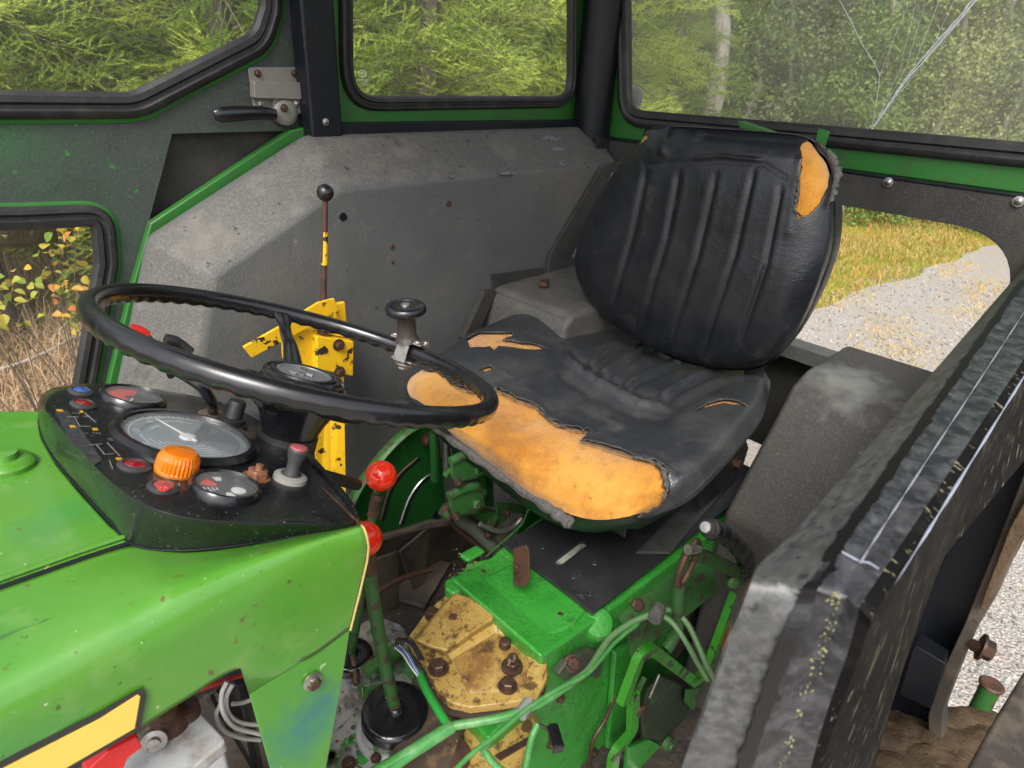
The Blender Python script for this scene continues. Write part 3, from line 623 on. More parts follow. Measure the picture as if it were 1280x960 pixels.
# worn-through crease and lichen flecks along the fender seam
def gline(ci, t): f = t*(G_.shape[0]-1); i = min(int(f), G_.shape[0]-2); return V(G_[i, ci]).lerp(V(G_[i+1, ci]), f-i)
L0, L1 = [], []; n = 420
for k in range(n):
    t = .12+.86*k/n; p = gline(6, t); q = gline(7, t); d = (q-p).normalized(); up_ = V((0, 0, .0022)) if t < .55 else V((-.0025, -.0006, .0003)); w1 = .002+max(0, fbm(V((k*.10, 0, 0)), 1, 4)+.06)*.005; w0 = .0015+max(0, fbm(V((k*.13, 7, 0)), 1, 4)+.02)*.004
    L0.append(p-d*w0+up_); L1.append(q+d*w1+up_)
MB().loft([L0, L1], closed=False).build('worn_crease', mat('bare black crease', (.005, .005, .006), .5, bumps=[('noise', 200, .4, .001)]), lf, ang=80)
fk = MB()
for k in range(170):
    t = .60+.38*random.random(); p = gline(9, t)+V((random.gauss(0, .0015), random.gauss(0, .0016), .001)); s_ = random.uniform(.0004, .0016); fk.box(p, (s_, s_, s_*.5), Matrix.Rotation(random.random()*3, 3, 'X'))
tag(fk.build('lichen_flecks', mat('yellow grey lichen', (.24, .235, .12), .9), lf), kind='stuff')

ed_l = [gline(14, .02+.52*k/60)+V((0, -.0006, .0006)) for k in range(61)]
MB().tube(ed_l, [(.0007+.0003*math.sin(k*.9))*min(1, (60-k)/12+.05) for k in range(61)], 6).build('worn_edge_or_glint', mat('rubbed edge with painted highlight', (.30, .33, .42), .35), lf)  # sky highlight along the worn edge, painted as a pale tube
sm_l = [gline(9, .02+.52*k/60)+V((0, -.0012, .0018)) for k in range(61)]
MB().tube(sm_l, [.0005+.0003*math.sin(k*1.3) for k in range(61)], 5).build('worn_edge_or_glint', mat('seam with painted highlight', (.22, .23, .27), .4), lf)  # bright line of the seam, its highlight put into the tube colour
MB().tube([gline(i_, .535)+V((-.001, -.0005, .001)) for i_ in (7, 8, 9, 11, 12)], .0006, 6).build('worn_edge_or_glint', mat('corner with painted highlight', (.26, .28, .34), .35), lf)  # short corner highlight, laid on as pale colour

# ================================================================== SEAT
m_seatpan = mat('dark green seat pan', (.004, .015, .007), .35)
def seat_part(ctrl, nu, nv, disp, back, name, mats, thick_dir, tears, cover_lift=.0035, torn_rim=None):
    pass
# ---- backrest: rows top -> bottom, columns left -> right : (px, py, X)
def ctrl_pts(rows, ax='x'): return [[U(x, y, ax, v) for x, y, v in r] for r in rows]
BR = [
 [(812, 172, .905), (806, 168, .885), (812, 161, .862), (850, 159, .855), (905, 162, .852), (960, 166, .852), (998, 170, .858), (1016, 177, .872), (1020, 186, .90)],
 [(798, 190, .905), (792, 186, .875), (803, 180, .842), (850, 178, .828), (905, 181, .825), (962, 186, .825), (1002, 192, .834), (1028, 200, .860), (1037, 206, .895)],
 [(766, 228, .895), (760, 226, .860), (775, 224, .826), (835, 226, .812), (900, 230, .808), (960, 234, .808), (1004, 240, .818), (1036, 246, .845), (1044, 250, .885)],
 [(738, 275, .88), (731, 278, .845), (750, 279, .812), (820, 284, .800), (890, 290, .797), (952, 295, .797), (998, 300, .806), (1032, 303, .835), (1042, 306, .875)],
 [(725, 325, .87), (719, 330, .83), (742, 334, .799), (808, 343, .789), (878, 350, .786), (940, 355, .786), (988, 357, .796), (1019, 354, .825), (1028, 352, .865)],
 [(738, 366, .865), (733, 372, .825), (756, 382, .796), (808, 396, .787), (868, 406, .785), (926, 412, .785), (972, 410, .796), (1000, 400, .822), (1009, 393, .86)],
 [(770, 400, .875), (770, 408, .838), (790, 420, .808), (826, 434, .800), (868, 444, .798), (915, 450, .798), (952, 447, .806), (979, 436, .828), (989, 426, .865)],
 [(800, 418, .895), (806, 427, .868), (820, 436, .842), (842, 447, .832), (872, 456, .830), (912, 462, .830), (944, 460, .836), (966, 450, .850), (975, 440, .88)],
]
S = grid_surface(ctrl_pts(BR), 300, 300); Nn = grid_normals(S)
if Nn[150, 150] @ np.array(FWD) > 0: Nn = -Nn
pp = projn(S.reshape(-1, 3))
grooves = [[(809, 208), (792, 290), (763, 390)], [(850, 210), (833, 300), (797, 424)], [(897, 212), (872, 320), (834, 440)], [(944, 206), (918, 320), (875, 450)], [(978, 228), (958, 330), (921, 440)]]
disp = np.zeros(len(pp))
for k, g in enumerate(grooves):
    d, fr = linedist_np(pp, g); env = np.clip(fr/.08, 0, 1)*np.clip((1-fr)/.10, 0, 1)
    w_ = 5.5; side = np.sign((pp[:, 0]-np.interp(pp[:, 1], [a[1] for a in g], [a[0] for a in g])))
    disp += env*(-.0034*np.exp(-(d/3.4)**2) + .0008*np.exp(-((d-8)/5)**2))
d, fr = linedist_np(pp, [(806, 206), (850, 203), (900, 202), (955, 205), (982, 222)]); disp -= .0014*np.exp(-(d/4.)**2)
d, fr = linedist_np(pp, [(866, 199), (900, 195), (955, 201)]); disp += .003*np.exp(-(d/2.6)**2)*np.clip(fr/.1, 0, 1)*np.clip((1-fr)/.1, 0, 1)
for ln, a_ in (([(836, 160), (830, 176), (828, 190)], .003), ([(1000, 200), (992, 240), (985, 290)], .0015), ([(870, 165), (930, 172), (990, 174)], -.001), ([(812, 185), (900, 190), (985, 198)], .0007)):
    d, fr = linedist_np(pp, ln); disp += a_*np.exp(-(d/5)**2)
wr = np.array([fbm(p, 9, 3)*.0011+fbm(p, 50, 3)*.0002 for p in S.reshape(-1, 3)]); disp += wr
Sd = S+(Nn.reshape(-1, 3)*disp[:, None]).reshape(S.shape)
qp = ((Sd[:-1, :-1]+Sd[1:, 1:])/2).reshape(-1, 3); qpx = projn(qp)
def jag(poly, amp=1.6, n=5):
    out = []
    for i in range(len(poly)):
        a, b = poly[i], poly[(i+1) % len(poly)]
        for k in range(n):
            t = k/n; out.append((a[0]*(1-t)+b[0]*t+random.uniform(-amp, amp)*(k > 0), a[1]*(1-t)+b[1]*t+random.uniform(-amp, amp)*(k > 0)))
    return out
tears_back = [jag([(1003, 178), (1016, 172), (1024, 176), (1036, 188), (1042, 204), (1038, 232), (1024, 256), (1012, 268), (998, 274), (995, 262), (1000, 238), (999, 210), (1003, 196), (1000, 184)], 1), jag([(795, 178), (806, 166), (810, 172), (800, 180)], .6)]
mask = np.ones(len(qp), bool)
for t in tears_back: mask &= ~inpoly_np(qpx, t)
def closed_shell(S, back_off):
    """close the surface with a flat back so that it is a solid body"""
    mb = grid_mb(S); h, w_ = S.shape[:2]; border = [(0, i) for i in range(w_)]+[(j, w_-1) for j in range(1, h)]+[(h-1, i) for i in range(w_-2, -1, -1)]+[(j, 0) for j in range(h-2, 0, -1)]
    loop = [V(S[j, i]) for j, i in border]; cc_ = sum(loop, V((0, 0, 0)))/len(loop); bo_ = V(back_off)
    mb.loft([loop, [cc_+(p-cc_)*.985+bo_*.5 for p in loop], [cc_+(p-cc_)*.93+bo_ for p in loop]], False, True, m=1); return mb
Sf = S+(Nn.reshape(-1, 3)*(disp-.0045)[:, None]).reshape(S.shape)
bk = closed_shell(Sf[::3, ::3], (.045, 0, -.004)).build('backrest', [m_foam, m_leather], TR, ang=50); bk['label'] = 'orange foam core of the seat backrest'
cv = grid_mb(Sd, mask.reshape(S.shape[0]-1, -1)); cvb = cv.build('backrest_cover', m_leather, bk, ang=80)
cvb['label'] = 'black pleated vinyl cover torn open at the top corner'
md = cvb.modifiers.new('s', 'SOLIDIFY'); md.thickness = .0028; md.offset = -1
# backing shell of the backrest and its edge
edge = [V(S[j, -1]) for j in range(0, 301, 10)]; edge2 = [V(S[j, 0]) for j in range(300, -1, -10)]; loop = edge+[V(S[-1, i]) for i in range(290, 0, -10)]+edge2+[V(S[0, i]) for i in range(10, 300, 10)]
c0 = sum(loop, V((0, 0, 0)))/len(loop)
MB().loft([[c0+(p-c0)*1.004+V((-.003, 0, 0)) for p in loop], [c0+(p-c0)*1.008+V((.004, 0, 0)) for p in loop], [c0+(p-c0)*.97+V((.05, 0, 0)) for p in loop], [c0+(p-c0)*.6+V((.075, 0, 0)) for p in loop]], False, True).build('backrest_shell', m_plate, bk, ang=50)
# ragged cloth along the tear
def rag(path_px, depth_pts, width, name, parent, m, out=(0, 0, 0)):
    mb = MB(); P0 = [V(p) for p in depth_pts]; n = len(P0); w0 = width
    loopA, loopB, loopC = [], [], []
    for i, p in enumerate(P0):
        t = (P0[min(i+1, n-1)]-P0[max(i-1, 0)]).normalized(); s_ = t.cross(FWD).normalized()
        wv = w0*(.5+.8*random.random())*math.sin(math.pi*(i+.4)/(n-.2)); loopA.append(p); loopB.append(p+s_*wv*.5-FWD*.005+V(out)*.5); loopC.append(p+s_*wv+V(out)-FWD*random.uniform(0, .006))
    vs = loopA+loopB+loopC; fs = []
    for k in range(2):
        for i in range(n-1): fs.append((k*n+i, k*n+i+1, (k+1)*n+i+1, (k+1)*n+i))
    mb.add(vs, fs); o = mb.build(name, m, parent, ang=80); q = o.modifiers.new('s', 'SOLIDIFY'); q.thickness = .0015; return o
def on_surface(S, x, y):
    P_ = projn(S.reshape(-1, 3)); return V(S.reshape(-1, 3)[np.argmin((P_[:, 0]-x)**2+(P_[:, 1]-y)**2)])
def path_on(S, lst, n=6, lift=.004):
    out = []
    for i in range(len(lst)-1):
        for k in range(n):
            t = k/n; out.append(on_surface(S, lst[i][0]*(1-t)+lst[i+1][0]*t, lst[i][1]*(1-t)+lst[i+1][1]*t)-FWD*lift)
    out.append(on_surface(S, *lst[-1])-FWD*lift); return out
rag(None, path_on(Sd, [(1022, 176), (1036, 188), (1042, 204), (1040, 226), (1036, 246), (1030, 262)], 7), .012, 'torn_cloth', bk, m_cloth)
rag(None, path_on(Sd, [(999, 272), (994, 262), (999, 240), (999, 222), (1001, 208)], 7), .009, 'torn_cloth', bk, m_cloth)
# green brackets sticking up behind the backrest
gb = MB(); gb.prism([U(921, 151, 'x', .93), U(924, 160, 'x', .93), U(972, 172, 'x', .93), U(970, 168, 'x', .93)], (.03, 0, 0)); gb.build('backrest_bracket', m_green, bk, bevel=.001)
gb = MB(); gb.prism(fillet([U(1023, 160, 'x', .92), U(1037, 165, 'x', .92), U(1030, 184, 'x', .92), U(1018, 180, 'x', .92)], .003), (.004, 0, 0)); gb.build('backrest_bracket', m_green, bk, bevel=.0008)
# ---- cushion: rows back -> front, columns left -> right : (px, py, Z)
CU = [
 [(632, 404, -.24), (650, 392, -.215), (690, 384, -.205), (740, 402, -.23), (800, 420, -.24), (860, 440, -.24), (905, 452, -.225), (945, 458, -.21), (962, 478, -.225)],
 [(608, 410, -.235), (628, 402, -.205), (672, 398, -.197), (728, 420, -.225), (790, 444, -.235), (852, 464, -.235), (905, 466, -.212), (948, 476, -.20), (958, 500, -.225)],
 [(585, 420, -.235), (605, 414, -.203), (648, 415, -.196), (705, 440, -.222), (768, 468, -.232), (832, 490, -.232), (890, 489, -.208), (940, 498, -.198), (950, 522, -.225)],
 [(560, 438, -.235), (578, 433, -.203), (622, 440, -.198), (676, 462, -.215), (738, 492, -.225), (800, 515, -.226), (864, 518, -.206), (916, 526, -.198), (928, 550, -.225)],
 [(532, 456, -.235), (548, 453, -.205), (590, 466, -.199), (640, 489, -.211), (702, 518, -.221), (766, 543, -.222), (832, 548, -.206), (886, 560, -.200), (900, 582, -.225)],
 [(511, 470, -.24), (526, 470, -.21), (560, 490, -.202), (606, 514, -.212), (670, 545, -.222), (735, 570, -.222), (802, 577, -.209), (856, 590, -.204), (872, 610, -.228)],
 [(505, 484, -.25), (517, 490, -.226), (548, 516, -.220), (590, 542, -.232), (652, 576, -.243), (712, 601, -.243), (776, 606, -.228), (832, 612, -.221), (850, 626, -.240)],
 [(508, 497, -.262), (520, 507, -.246), (552, 534, -.246), (594, 562, -.26), (648, 600, -.272), (700, 626, -.272), (757, 632, -.256), (812, 628, -.243), (832, 636, -.256)],
 [(514, 502, -.272), (526, 514, -.264), (558, 543, -.268), (600, 574, -.282), (648, 612, -.294), (694, 638, -.294), (742, 650, -.280), (790, 646, -.264), (812, 646, -.272)],
]
CU = [[U(x, y, 'z', z) for x, y, z in r] for r in CU]
S2 = grid_surface(CU, 360, 300); N2 = grid_normals(S2)
if N2[150, 150, 2] < 0: N2 = -N2
pp = projn(S2.reshape(-1, 3)); disp = np.zeros(len(pp))
def crease(ln, amp, w_, fade=.12):
    global disp
    d, fr = linedist_np(pp, ln); disp += 1.5*amp*np.exp(-(d/w_)**2)*np.clip(fr/fade, 0, 1)*np.clip((1-fr)/fade, 0, 1)
crease([(697, 445), (722, 465), (762, 489), (800, 508), (848, 512)], .0090, 3.2); crease([(690, 462), (720, 482), (760, 504), (800, 522), (840, 527)], -.0045, 6)
crease([(706, 432), (728, 452), (765, 474), (806, 494), (850, 500)], -.0045, 4)
for ln in ([(735, 476), (775, 452), (800, 434), (822, 432)], [(766, 490), (805, 468), (850, 450), (878, 452)], [(722, 466), (750, 448), (775, 428)], [(806, 508), (850, 480), (890, 462), (930, 455)]):
    crease(ln, .0050, 2.3); crease([(x+2, y+7) for x, y in ln], -.0035, 4)
crease([(640, 480), (700, 466), (722, 466)], .003, 4); crease([(760, 486), (700, 510), (640, 530)], -.003, 6)
crease([(820, 520), (870, 495), (925, 470)], -.004, 8); crease([(655, 410), (690, 425), (705, 445)], .003, 5)
disp += np.array([fbm(p, 10, 3)*.0016+fbm(p, 50, 3)*.0004 for p in S2.reshape(-1, 3)])
Sd2 = S2+(N2.reshape(-1, 3)*disp[:, None]).reshape(S2.shape)
qpx = projn(((Sd2[:-1, :-1]+Sd2[1:, 1:])/2).reshape(-1, 3))
big = [(500, 452), (520, 456), (548, 466), (568, 482), (598, 494), (618, 487), (626, 489), (645, 500), (668, 508), (690, 528), (712, 536), (738, 541), (725, 551), (748, 557), (790, 571), (818, 577), (836, 592), (836, 620), (822, 634), (800, 643), (770, 668), (700, 670), (600, 610), (500, 520)]
tears2 = [jag(big, 2.6, 5), jag([(582, 424), (598, 416), (640, 416), (643, 420), (628, 426), (664, 430), (690, 438), (660, 438), (622, 434), (618, 440), (612, 434), (588, 436)], 1, 3),
          jag([(868, 516), (885, 505), (905, 500), (922, 502), (934, 510), (905, 505), (885, 510)], .5, 3), jag([(598, 464), (612, 458), (618, 462), (606, 466)], .5, 3), jag([(690, 397), (696, 396), (694, 404)], .5, 2)]
mask = np.ones(len(qpx), bool)
for t in tears2: mask &= ~inpoly_np(qpx, t)
Sf2 = S2+(N2.reshape(-1, 3)*(disp-.006)[:, None]).reshape(S2.shape)
cu = closed_shell(Sf2[::3, ::3], (.03, 0, -.03)).build('seat_cushion', [m_foam, m_leather_dull], TR, ang=50); cu['label'] = 'orange foam cushion laid bare along the front edge'
# curl the cover up next to the big tear
dT, _ = linedist_np(projn(Sd2.reshape(-1, 3)), [(568, 482), (598, 494), (618, 487), (645, 500), (668, 508), (690, 528), (712, 536), (738, 541), (725, 551), (748, 557), (790, 571), (818, 577), (836, 592)])
lift = .0035*np.exp(-(dT/5)**2)
Sc2 = Sd2+(N2.reshape(-1, 3)*lift[:, None]).reshape(S2.shape)
cv = grid_mb(Sc2, mask.reshape(S2.shape[0]-1, -1)).build('cushion_cover', m_leather_dull, cu, ang=80); cv['label'] = 'worn black vinyl cushion cover with a ripped front'
md = cv.modifiers.new('s', 'SOLIDIFY'); md.thickness = .003; md.offset = -1
mt = MB(); tp = path_on(Sc2, [(568, 482), (598, 494), (618, 487), (645, 500), (668, 508), (690, 528), (712, 536), (738, 541), (725, 551), (748, 557), (790, 571), (818, 577), (838, 592)], 8, .002)
tp = [p+V((random.uniform(-.0008, .0008), random.uniform(-.0008, .0008), random.uniform(-.0005, .0012))) for p in tp]
mt.tube(tp, [.0008+random.random()*.0014 for _ in tp], 5); mt.build('torn_cloth', m_cloth, cu)
rag(None, path_on(Sc2, [(818, 577), (832, 588), (838, 604), (834, 620), (826, 630)], 6), -.011, 'torn_cloth', cu, m_cloth, (0, 0, -.003))
th = MB()
for a in range(4):
    p = on_surface(Sc2, 738+random.uniform(-9, 8), 541+random.uniform(-3, 9)); th.tube(smooth_path([p, p+V((random.uniform(-.01, .01), random.uniform(-.01, .01), .008)), p+V((random.uniform(-.015, .015), random.uniform(-.015, .015), random.uniform(.004, .02)))], 4), .0002, 4)
th.build('loose_thread', m_cloth, cu)
# crumbs of grit on the cushion
cr = MB()
for k in range(60):
    a = random.gauss(708, 13); b = random.gauss(440, 6); p = on_surface(Sc2[::4, ::4], a, b); s_ = random.uniform(.0004, .0013); cr.box(p+V((0, 0, .0015)), (s_, s_*.8, s_*.6), Matrix.Rotation(random.random()*3, 3, 'Z'))
tag(cr.build('grit', m_print, cu), kind='stuff')
# side wall of the cushion (the cover goes down on the near side) and seat pan below
pan = MB(); nearside = [V(S2[j, -1]) for j in range(0, 301, 12)]; front = [V(S2[-1, i]) for i in range(348, -1, -12)]; far = [V(S2[j, 0]) for j in range(288, -1, -12)]; rear = [V(S2[0, i]) for i in range(12, 350, 12)]
lp = nearside+front+far+rear; c0 = sum(lp, V((0, 0, 0)))/len(lp)
def shr(k, dz, zmin=None): return [V((c0.x+(p.x-c0.x)*k, c0.y+(p.y-c0.y)*k, p.z+dz)) for p in lp]
pan.loft([shr(.975, -.004), shr(.968, -.018), shr(.94, -.040), shr(.86, -.058), shr(.7, -.066)], False, True); pan.build('seat_pan', m_seatpan, cu, ang=60)
sk = MB(); nn = len(nearside); A = [p+V((0, .001, .001)) for p in nearside]; fq = [min(1, (nn-1-i)/(nn*.35)) for i in range(nn)]; c1 = V((0, -1, 0))
sk.loft([A, [p+V((0, -.003, -.012))*(.3+.7*f) for p, f in zip(A, fq)], [p+V((0, .001, -.026))*(.2+.8*f)+V((0, .004, 0)) for p, f in zip(A, fq)], [p+V((0, .010, -.036))*(.15+.85*f)+V((0, .008, 0)) for p, f in zip(A, fq)]], closed=False)
o = sk.build('cushion_side', m_leather_dull, cu, ang=80); md = o.modifiers.new('s', 'SOLIDIFY'); md.thickness = .003
# rolled grey edge hanging under the front of the cushion
rl = MB(); pth = smooth_path([U(540, 528, 'z', -.278), U(566, 548, 'z', -.28), U(600, 574, 'z', -.288), U(640, 602, 'z', -.298), U(680, 630, 'z', -.300), U(700, 645, 'z', -.300), U(716, 656, 'z', -.305)], 6)
rl.tube(pth, [.008+.004*math.sin(k*.7)**2 for k in range(len(pth))], 10); rl.build('cushion_roll', m_cloth, cu)
rl = MB(); pth = smooth_path([U(618, 578, 'z', -.292), U(645, 598, 'z', -.296), U(672, 616, 'z', -.30), U(690, 630, 'z', -.30)], 6); rl.tube(pth, .0125, 12); rl.build('rubber_sleeve', m_rubber, cu)
rag(None, [U(692+i*5, 632+i*2.6, 'z', -.305) for i in range(8)], .016, 'torn_cloth', cu, m_cloth, (0, 0, -.020))

# ================================================================== HOOD AND DASH
DN = V((.391, .005, .92)).normalized(); D0 = V((-.13, .0049, -.036))
def D(x, y, h=0.): return UP(x, y, D0+DN*h, DN)
du = V((0, 1, 0)).cross(DN).normalized(); du = du if du.x > 0 else -du      # to the rear, down the slope
dv = V((0, 1, 0))
HN = V((.10, 0, 1)).normalized(); H0 = V((-.22, 0, -.058))
def H(x, y, h=0.): return UP(x, y, H0+HN*h, HN)
T = [(56, 508), (66, 492), (92, 485), (150, 484), (255, 501), (330, 525), (388, 574), (440, 646), (350, 653), (258, 650), (205, 640), (170, 625), (141, 604), (107, 571), (80, 540), (62, 520)]
B_ = [(50, 518), (58, 500), (84, 491), (150, 489), (258, 506), (334, 530), (394, 582), (450, 656), (384, 668), (304, 682), (228, 690), (168, 684), (138, 655), (102, 615), (70, 578), (52, 545)]
T3 = smooth_path([D(*p) for p in T], 4, True); B3 = smooth_path([H(*p) for p in B_], 4, True)
# sharp rear corner
co = sum(T3, V((0, 0, 0)))/len(T3)
mid = [t.lerp(b, .55)+(t-co).normalized()*.003+V((0, 0, .006)) for t, b in zip(T3, B3)]; m2 = [t.lerp(b, .2)+(t-co).normalized()*.003+V((0, 0, .002)) for t, b in zip(T3, B3)]
low = [b+V((0, 0, -.02)) for b in B3]
con = MB().loft([low, B3, mid, m2, T3, [co+(t-co)*.97+DN*.0006 for t in T3]], False, True)
dash = con.build('dashboard', m_dash, TR, ang=50); dash['label'] = 'dusty black instrument console with gauges and warning lamps'
md = dash.modifiers.new('b', 'BEVEL'); md.width = .004; md.segments = 3; md.limit_method = 'ANGLE'; md.angle_limit = math.radians(30)
MB().tube([b.lerp(t, .05)+(t-co).normalized()*.001 for t, b in zip(T3, B3)], .0009, 6, closed=True).build('console_edge', m_black, dash)

def gauge(x, y, r, dial, label, kind):
    c = D(x, y)
    g = MB().lathe([(r*1.07, -.002), (r*1.07, .004), (r, .008), (r*.93, .0085), (r*.90, .006), (r*.88, .0015), (.0001, .0015)], c, DN, 64).build('gauge', m_plastic, TR, ang=30); g['label'] = label
    MB().lathe([(r*.885, .0016), (r*.885, .0024), (.0001, .0024)], c, DN, 48).build('dial', dial, g)
    MB().lathe([(r*.925, .0062), (r*.6, .0072), (.0001, .0078)], c, DN, 48).build('gauge_glass', m_lens, g)
    p = MB(); q = MB()
    def pol(a, rr, h=.0028): return c+(du*-math.cos(a)+dv*-math.sin(a))*rr*r+DN*h
    def arc(mb, a0, a1, r0, r1, n=24, h=.0028, m=None):
        L0 = [pol(a0+(a1-a0)*k/n, r0, h) for k in range(n+1)]; L1 = [pol(a0+(a1-a0)*k/n, r1, h) for k in range(n+1)]
        mb.loft([L0, L1], closed=False, m=m)
    return g, c, pol, arc
g, c, pol, arc = gauge(233.5, 550, .0655, m_dial, 'large tachometer with pale blue dial', 0)
p = MB()
rad = math.radians
arc(p, rad(-120), rad(120), .80, .815, 60)
for k in range(49):
    a = rad(-120+5*k); arc(p, a-.008, a+.008, .815, .86 if k % 2 else .88, 1)
for k, s in enumerate(('5', '10', '15', '20', '25', '30')):
    text_mb(p, s, pol(rad(-100+40*k), .7, .0030), -dv, -du, .0085, .0004)
p.build('dial_marks', m_print, g)
p = MB()
for k, (r0, a0, a1) in enumerate(((.64, -8, 116), (.56, 5, 118), (.48, 15, 120), (.40, 25, 122), (.32, 35, 120))): arc(p, rad(a0), rad(a1), r0, r0+.035, 30)
for r0, a0, a1 in ((.62, -116, -70), (.5, -60, -30)): arc(p, rad(a0), rad(a1), r0, r0+.05, 20)
p.build('dial_marks', mat('pale dial bands', (.42, .48, .50), .5), g)
p = MB(); arc(p, rad(-70), rad(-20), .62, .66, 20); arc(p, rad(128), rad(232), .15, .78, 30); p.build('dial_marks', mat('dark dial band', (.12, .15, .165), .5), g)
p = MB(); a = rad(-70); t0 = pol(a, .72, .004); t1 = pol(a+math.pi, .2, .004); p.tube([t1, t0], [.0016, .0005], 6); p.lathe([(.008, .002), (.0075, .0048), (.003, .0055), (.0001, .0055)], c, DN, 20); p.build('needle', m_print, g)

g, c, pol, arc = gauge(166, 500.5, .0315, m_dialdark, 'small gauge with red arc at the far left of the console', 1)
p = MB(); arc(p, rad(-115), rad(40), .25, .82, 30); p.build('dial_marks', m_printred, g)
p = MB(); arc(p, rad(50), rad(115), .6, .82, 20); p.tube([pol(rad(60), .1, .003), pol(rad(60), .7, .003)], [.0012, .0004], 6); p.build('needle', m_print, g)
g, c, pol, arc = gauge(281, 613.5, .0295, mat('glossy black dial', (.012, .013, .015), .3), 'small black fuel gauge with red zone beside the amber lamp', 2)
p = MB(); arc(p, rad(-62), rad(-22), .28, .72, 12); p.build('dial_marks', m_printred, g)
p = MB(); arc(p, rad(70), rad(100), .3, .7, 8)
for k in range(4): arc(p, rad(-10+0*k), rad(22), .25+.12*k, .30+.12*k, 8)
arc(p, rad(-100), rad(-80), .5, .75, 6); p.lathe([(.0065, .0014), (.0065, .003), (.0001, .0034)], pol(rad(150), .38, 0), DN, 20); p.build('dial_marks', m_print, g)

def pilot(x, y, r, m, label):
    c = D(x, y); o = MB().lathe([(r*1.45, 0), (r*1.45, .002), (r*1.2, .004), (r, .0042), (r*.95, .003)], c, DN, 28).build('warning_lamp', mat('grey lamp bezel', (.035, .035, .037), .5) if 'bez' not in G else G['bez'], TR, ang=40)
    G['bez'] = o.data.materials[0]; o['label'] = label
    MB().lathe([(r, .0025), (r*.85, .0042), (r*.4, .0052), (.0001, .0054)], c, DN, 24).build('lens', m, o); return o
G = {}
pilot(101, 491, .0085, m_bluelens, 'blue warning lamp, farthest on the console'); pilot(104, 507, .0085, m_redlens, 'dark red warning lamp next to the blue one')
pilot(167.5, 584, .0095, m_redlens, 'dark red warning lamp left of the amber lens'); o = pilot(204, 611, .0090, mat('faded red lens', (.30, .05, .06), .25), 'faded red warning lamp with a symbol, nearest to the camera')
t = MB(); c = D(204, 611, .0056); t.tube([c+(du*math.cos(a)+dv*math.sin(a))*.004 for a in (k*math.pi/6 for k in range(12))], .0005, 4, closed=True); t.tube([c-du*.003, c+du*.003], .0005, 4); t.tube([c-dv*.003+du*.001, c+dv*.003-du*.001], .0005, 4); t.build('symbol', m_printred, o)
# amber lens with ribs
c = D(219.5, 590); r = .0172; seg = 64; lo = []
for rr, h in ((r*1.06, .0), (r*1.06, .003), (r, .004), (r*.97, .014), (r*.92, .0185), (r*.80, .0205), (r*.45, .0213), (.0001, .0213)):
    lo.append([c+(du*math.cos(2*math.pi*k/seg)+dv*math.sin(2*math.pi*k/seg))*rr*(1+(.07 if k % 2 and .0035 < h < .018 else 0))+DN*h for k in range(seg)])
am = MB().loft(lo, True, True).build('indicator_lamp', m_amber, TR, ang=15); am['label'] = 'amber ribbed indicator lens on the console'
MB().lathe([(r*.75, .002), (r*.65, .012), (.0001, .013)], c, DN, 24).build('inner_reflector', mat('orange inner lens', (.85, .25, .01), .4), am)
# pull knob, nut, starter button
c = D(362, 600); k = MB().lathe([(.0125, 0), (.0125, .005), (.0105, .007), (.0078, .007), (.0066, .014), (.0072, .021), (.0096, .028), (.0102, .033), (.009, .035)], c, DN, 28).build('pull_knob', mat('grey knob plastic', (.05, .05, .052), .45), TR); k['label'] = 'grey pull knob with a faded red cap'
MB().lathe([(.0089, .0345), (.0084, .0365), (.005, .0374), (.0001, .0378)], c, DN, 24).build('knob_cap', mat('faded red cap', (.45, .10, .11), .45), k)
MB().lathe([(.017, .0005), (.0165, .005), (.013, .007)], c, DN, 20).build('knob_gasket', mat('dusty washer', (.22, .21, .19), .8), k)
c = D(320.5, 597); k = MB().lathe([(.0135, 0), (.0135, .0015), (.009, .002)], c, DN, 20).loft([[c+(du*math.cos(a)+dv*math.sin(a))*rr+DN*h for a in (i*math.pi/3 for i in range(6))] for rr, h in ((.0105, .001), (.0105, .0075), (.009, .0085))]).lathe([(.0035, .006), (.0035, .014), (.0001, .0145)], c, DN, 12).build('terminal_nut', mat('rusted copper nut', (.30, .12, .06), .5, .5, layers=[('noise', 200, .5, .65, (.4, .3, .22), .8, 6)]), TR)
c = D(289, 531); k = MB().lathe([(.018, 0), (.018, .003), (.0145, .004), (.0145, .009), (.0105, .0105), (.0100, .012), (.0100, .027), (.0085, .030), (.0001, .031)], c, DN, 28).build('rubber_button', m_rubber, TR, ang=30); k['label'] = 'black rubber starter button behind the tachometer'
# stalk
st = smooth_path([D(266, 518), D(266, 510, .012), D(264, 500, .028), D(252, 484, .045), D(232, 470, .052), D(214, 460, .056), D(200, 452, .058)], 6)
s_ = MB().tube(st, .0058, 14).build('indicator_stalk', m_plastic, TR); s_['label'] = 'curved black indicator stalk under the steering wheel'
MB().lathe([(.016, .0004), (.015, .002), (.006, .0026)], D(266, 519), DN, 24).build('stalk_grommet', mat('brown dusty grommet', (.16, .12, .09), .8), s_)
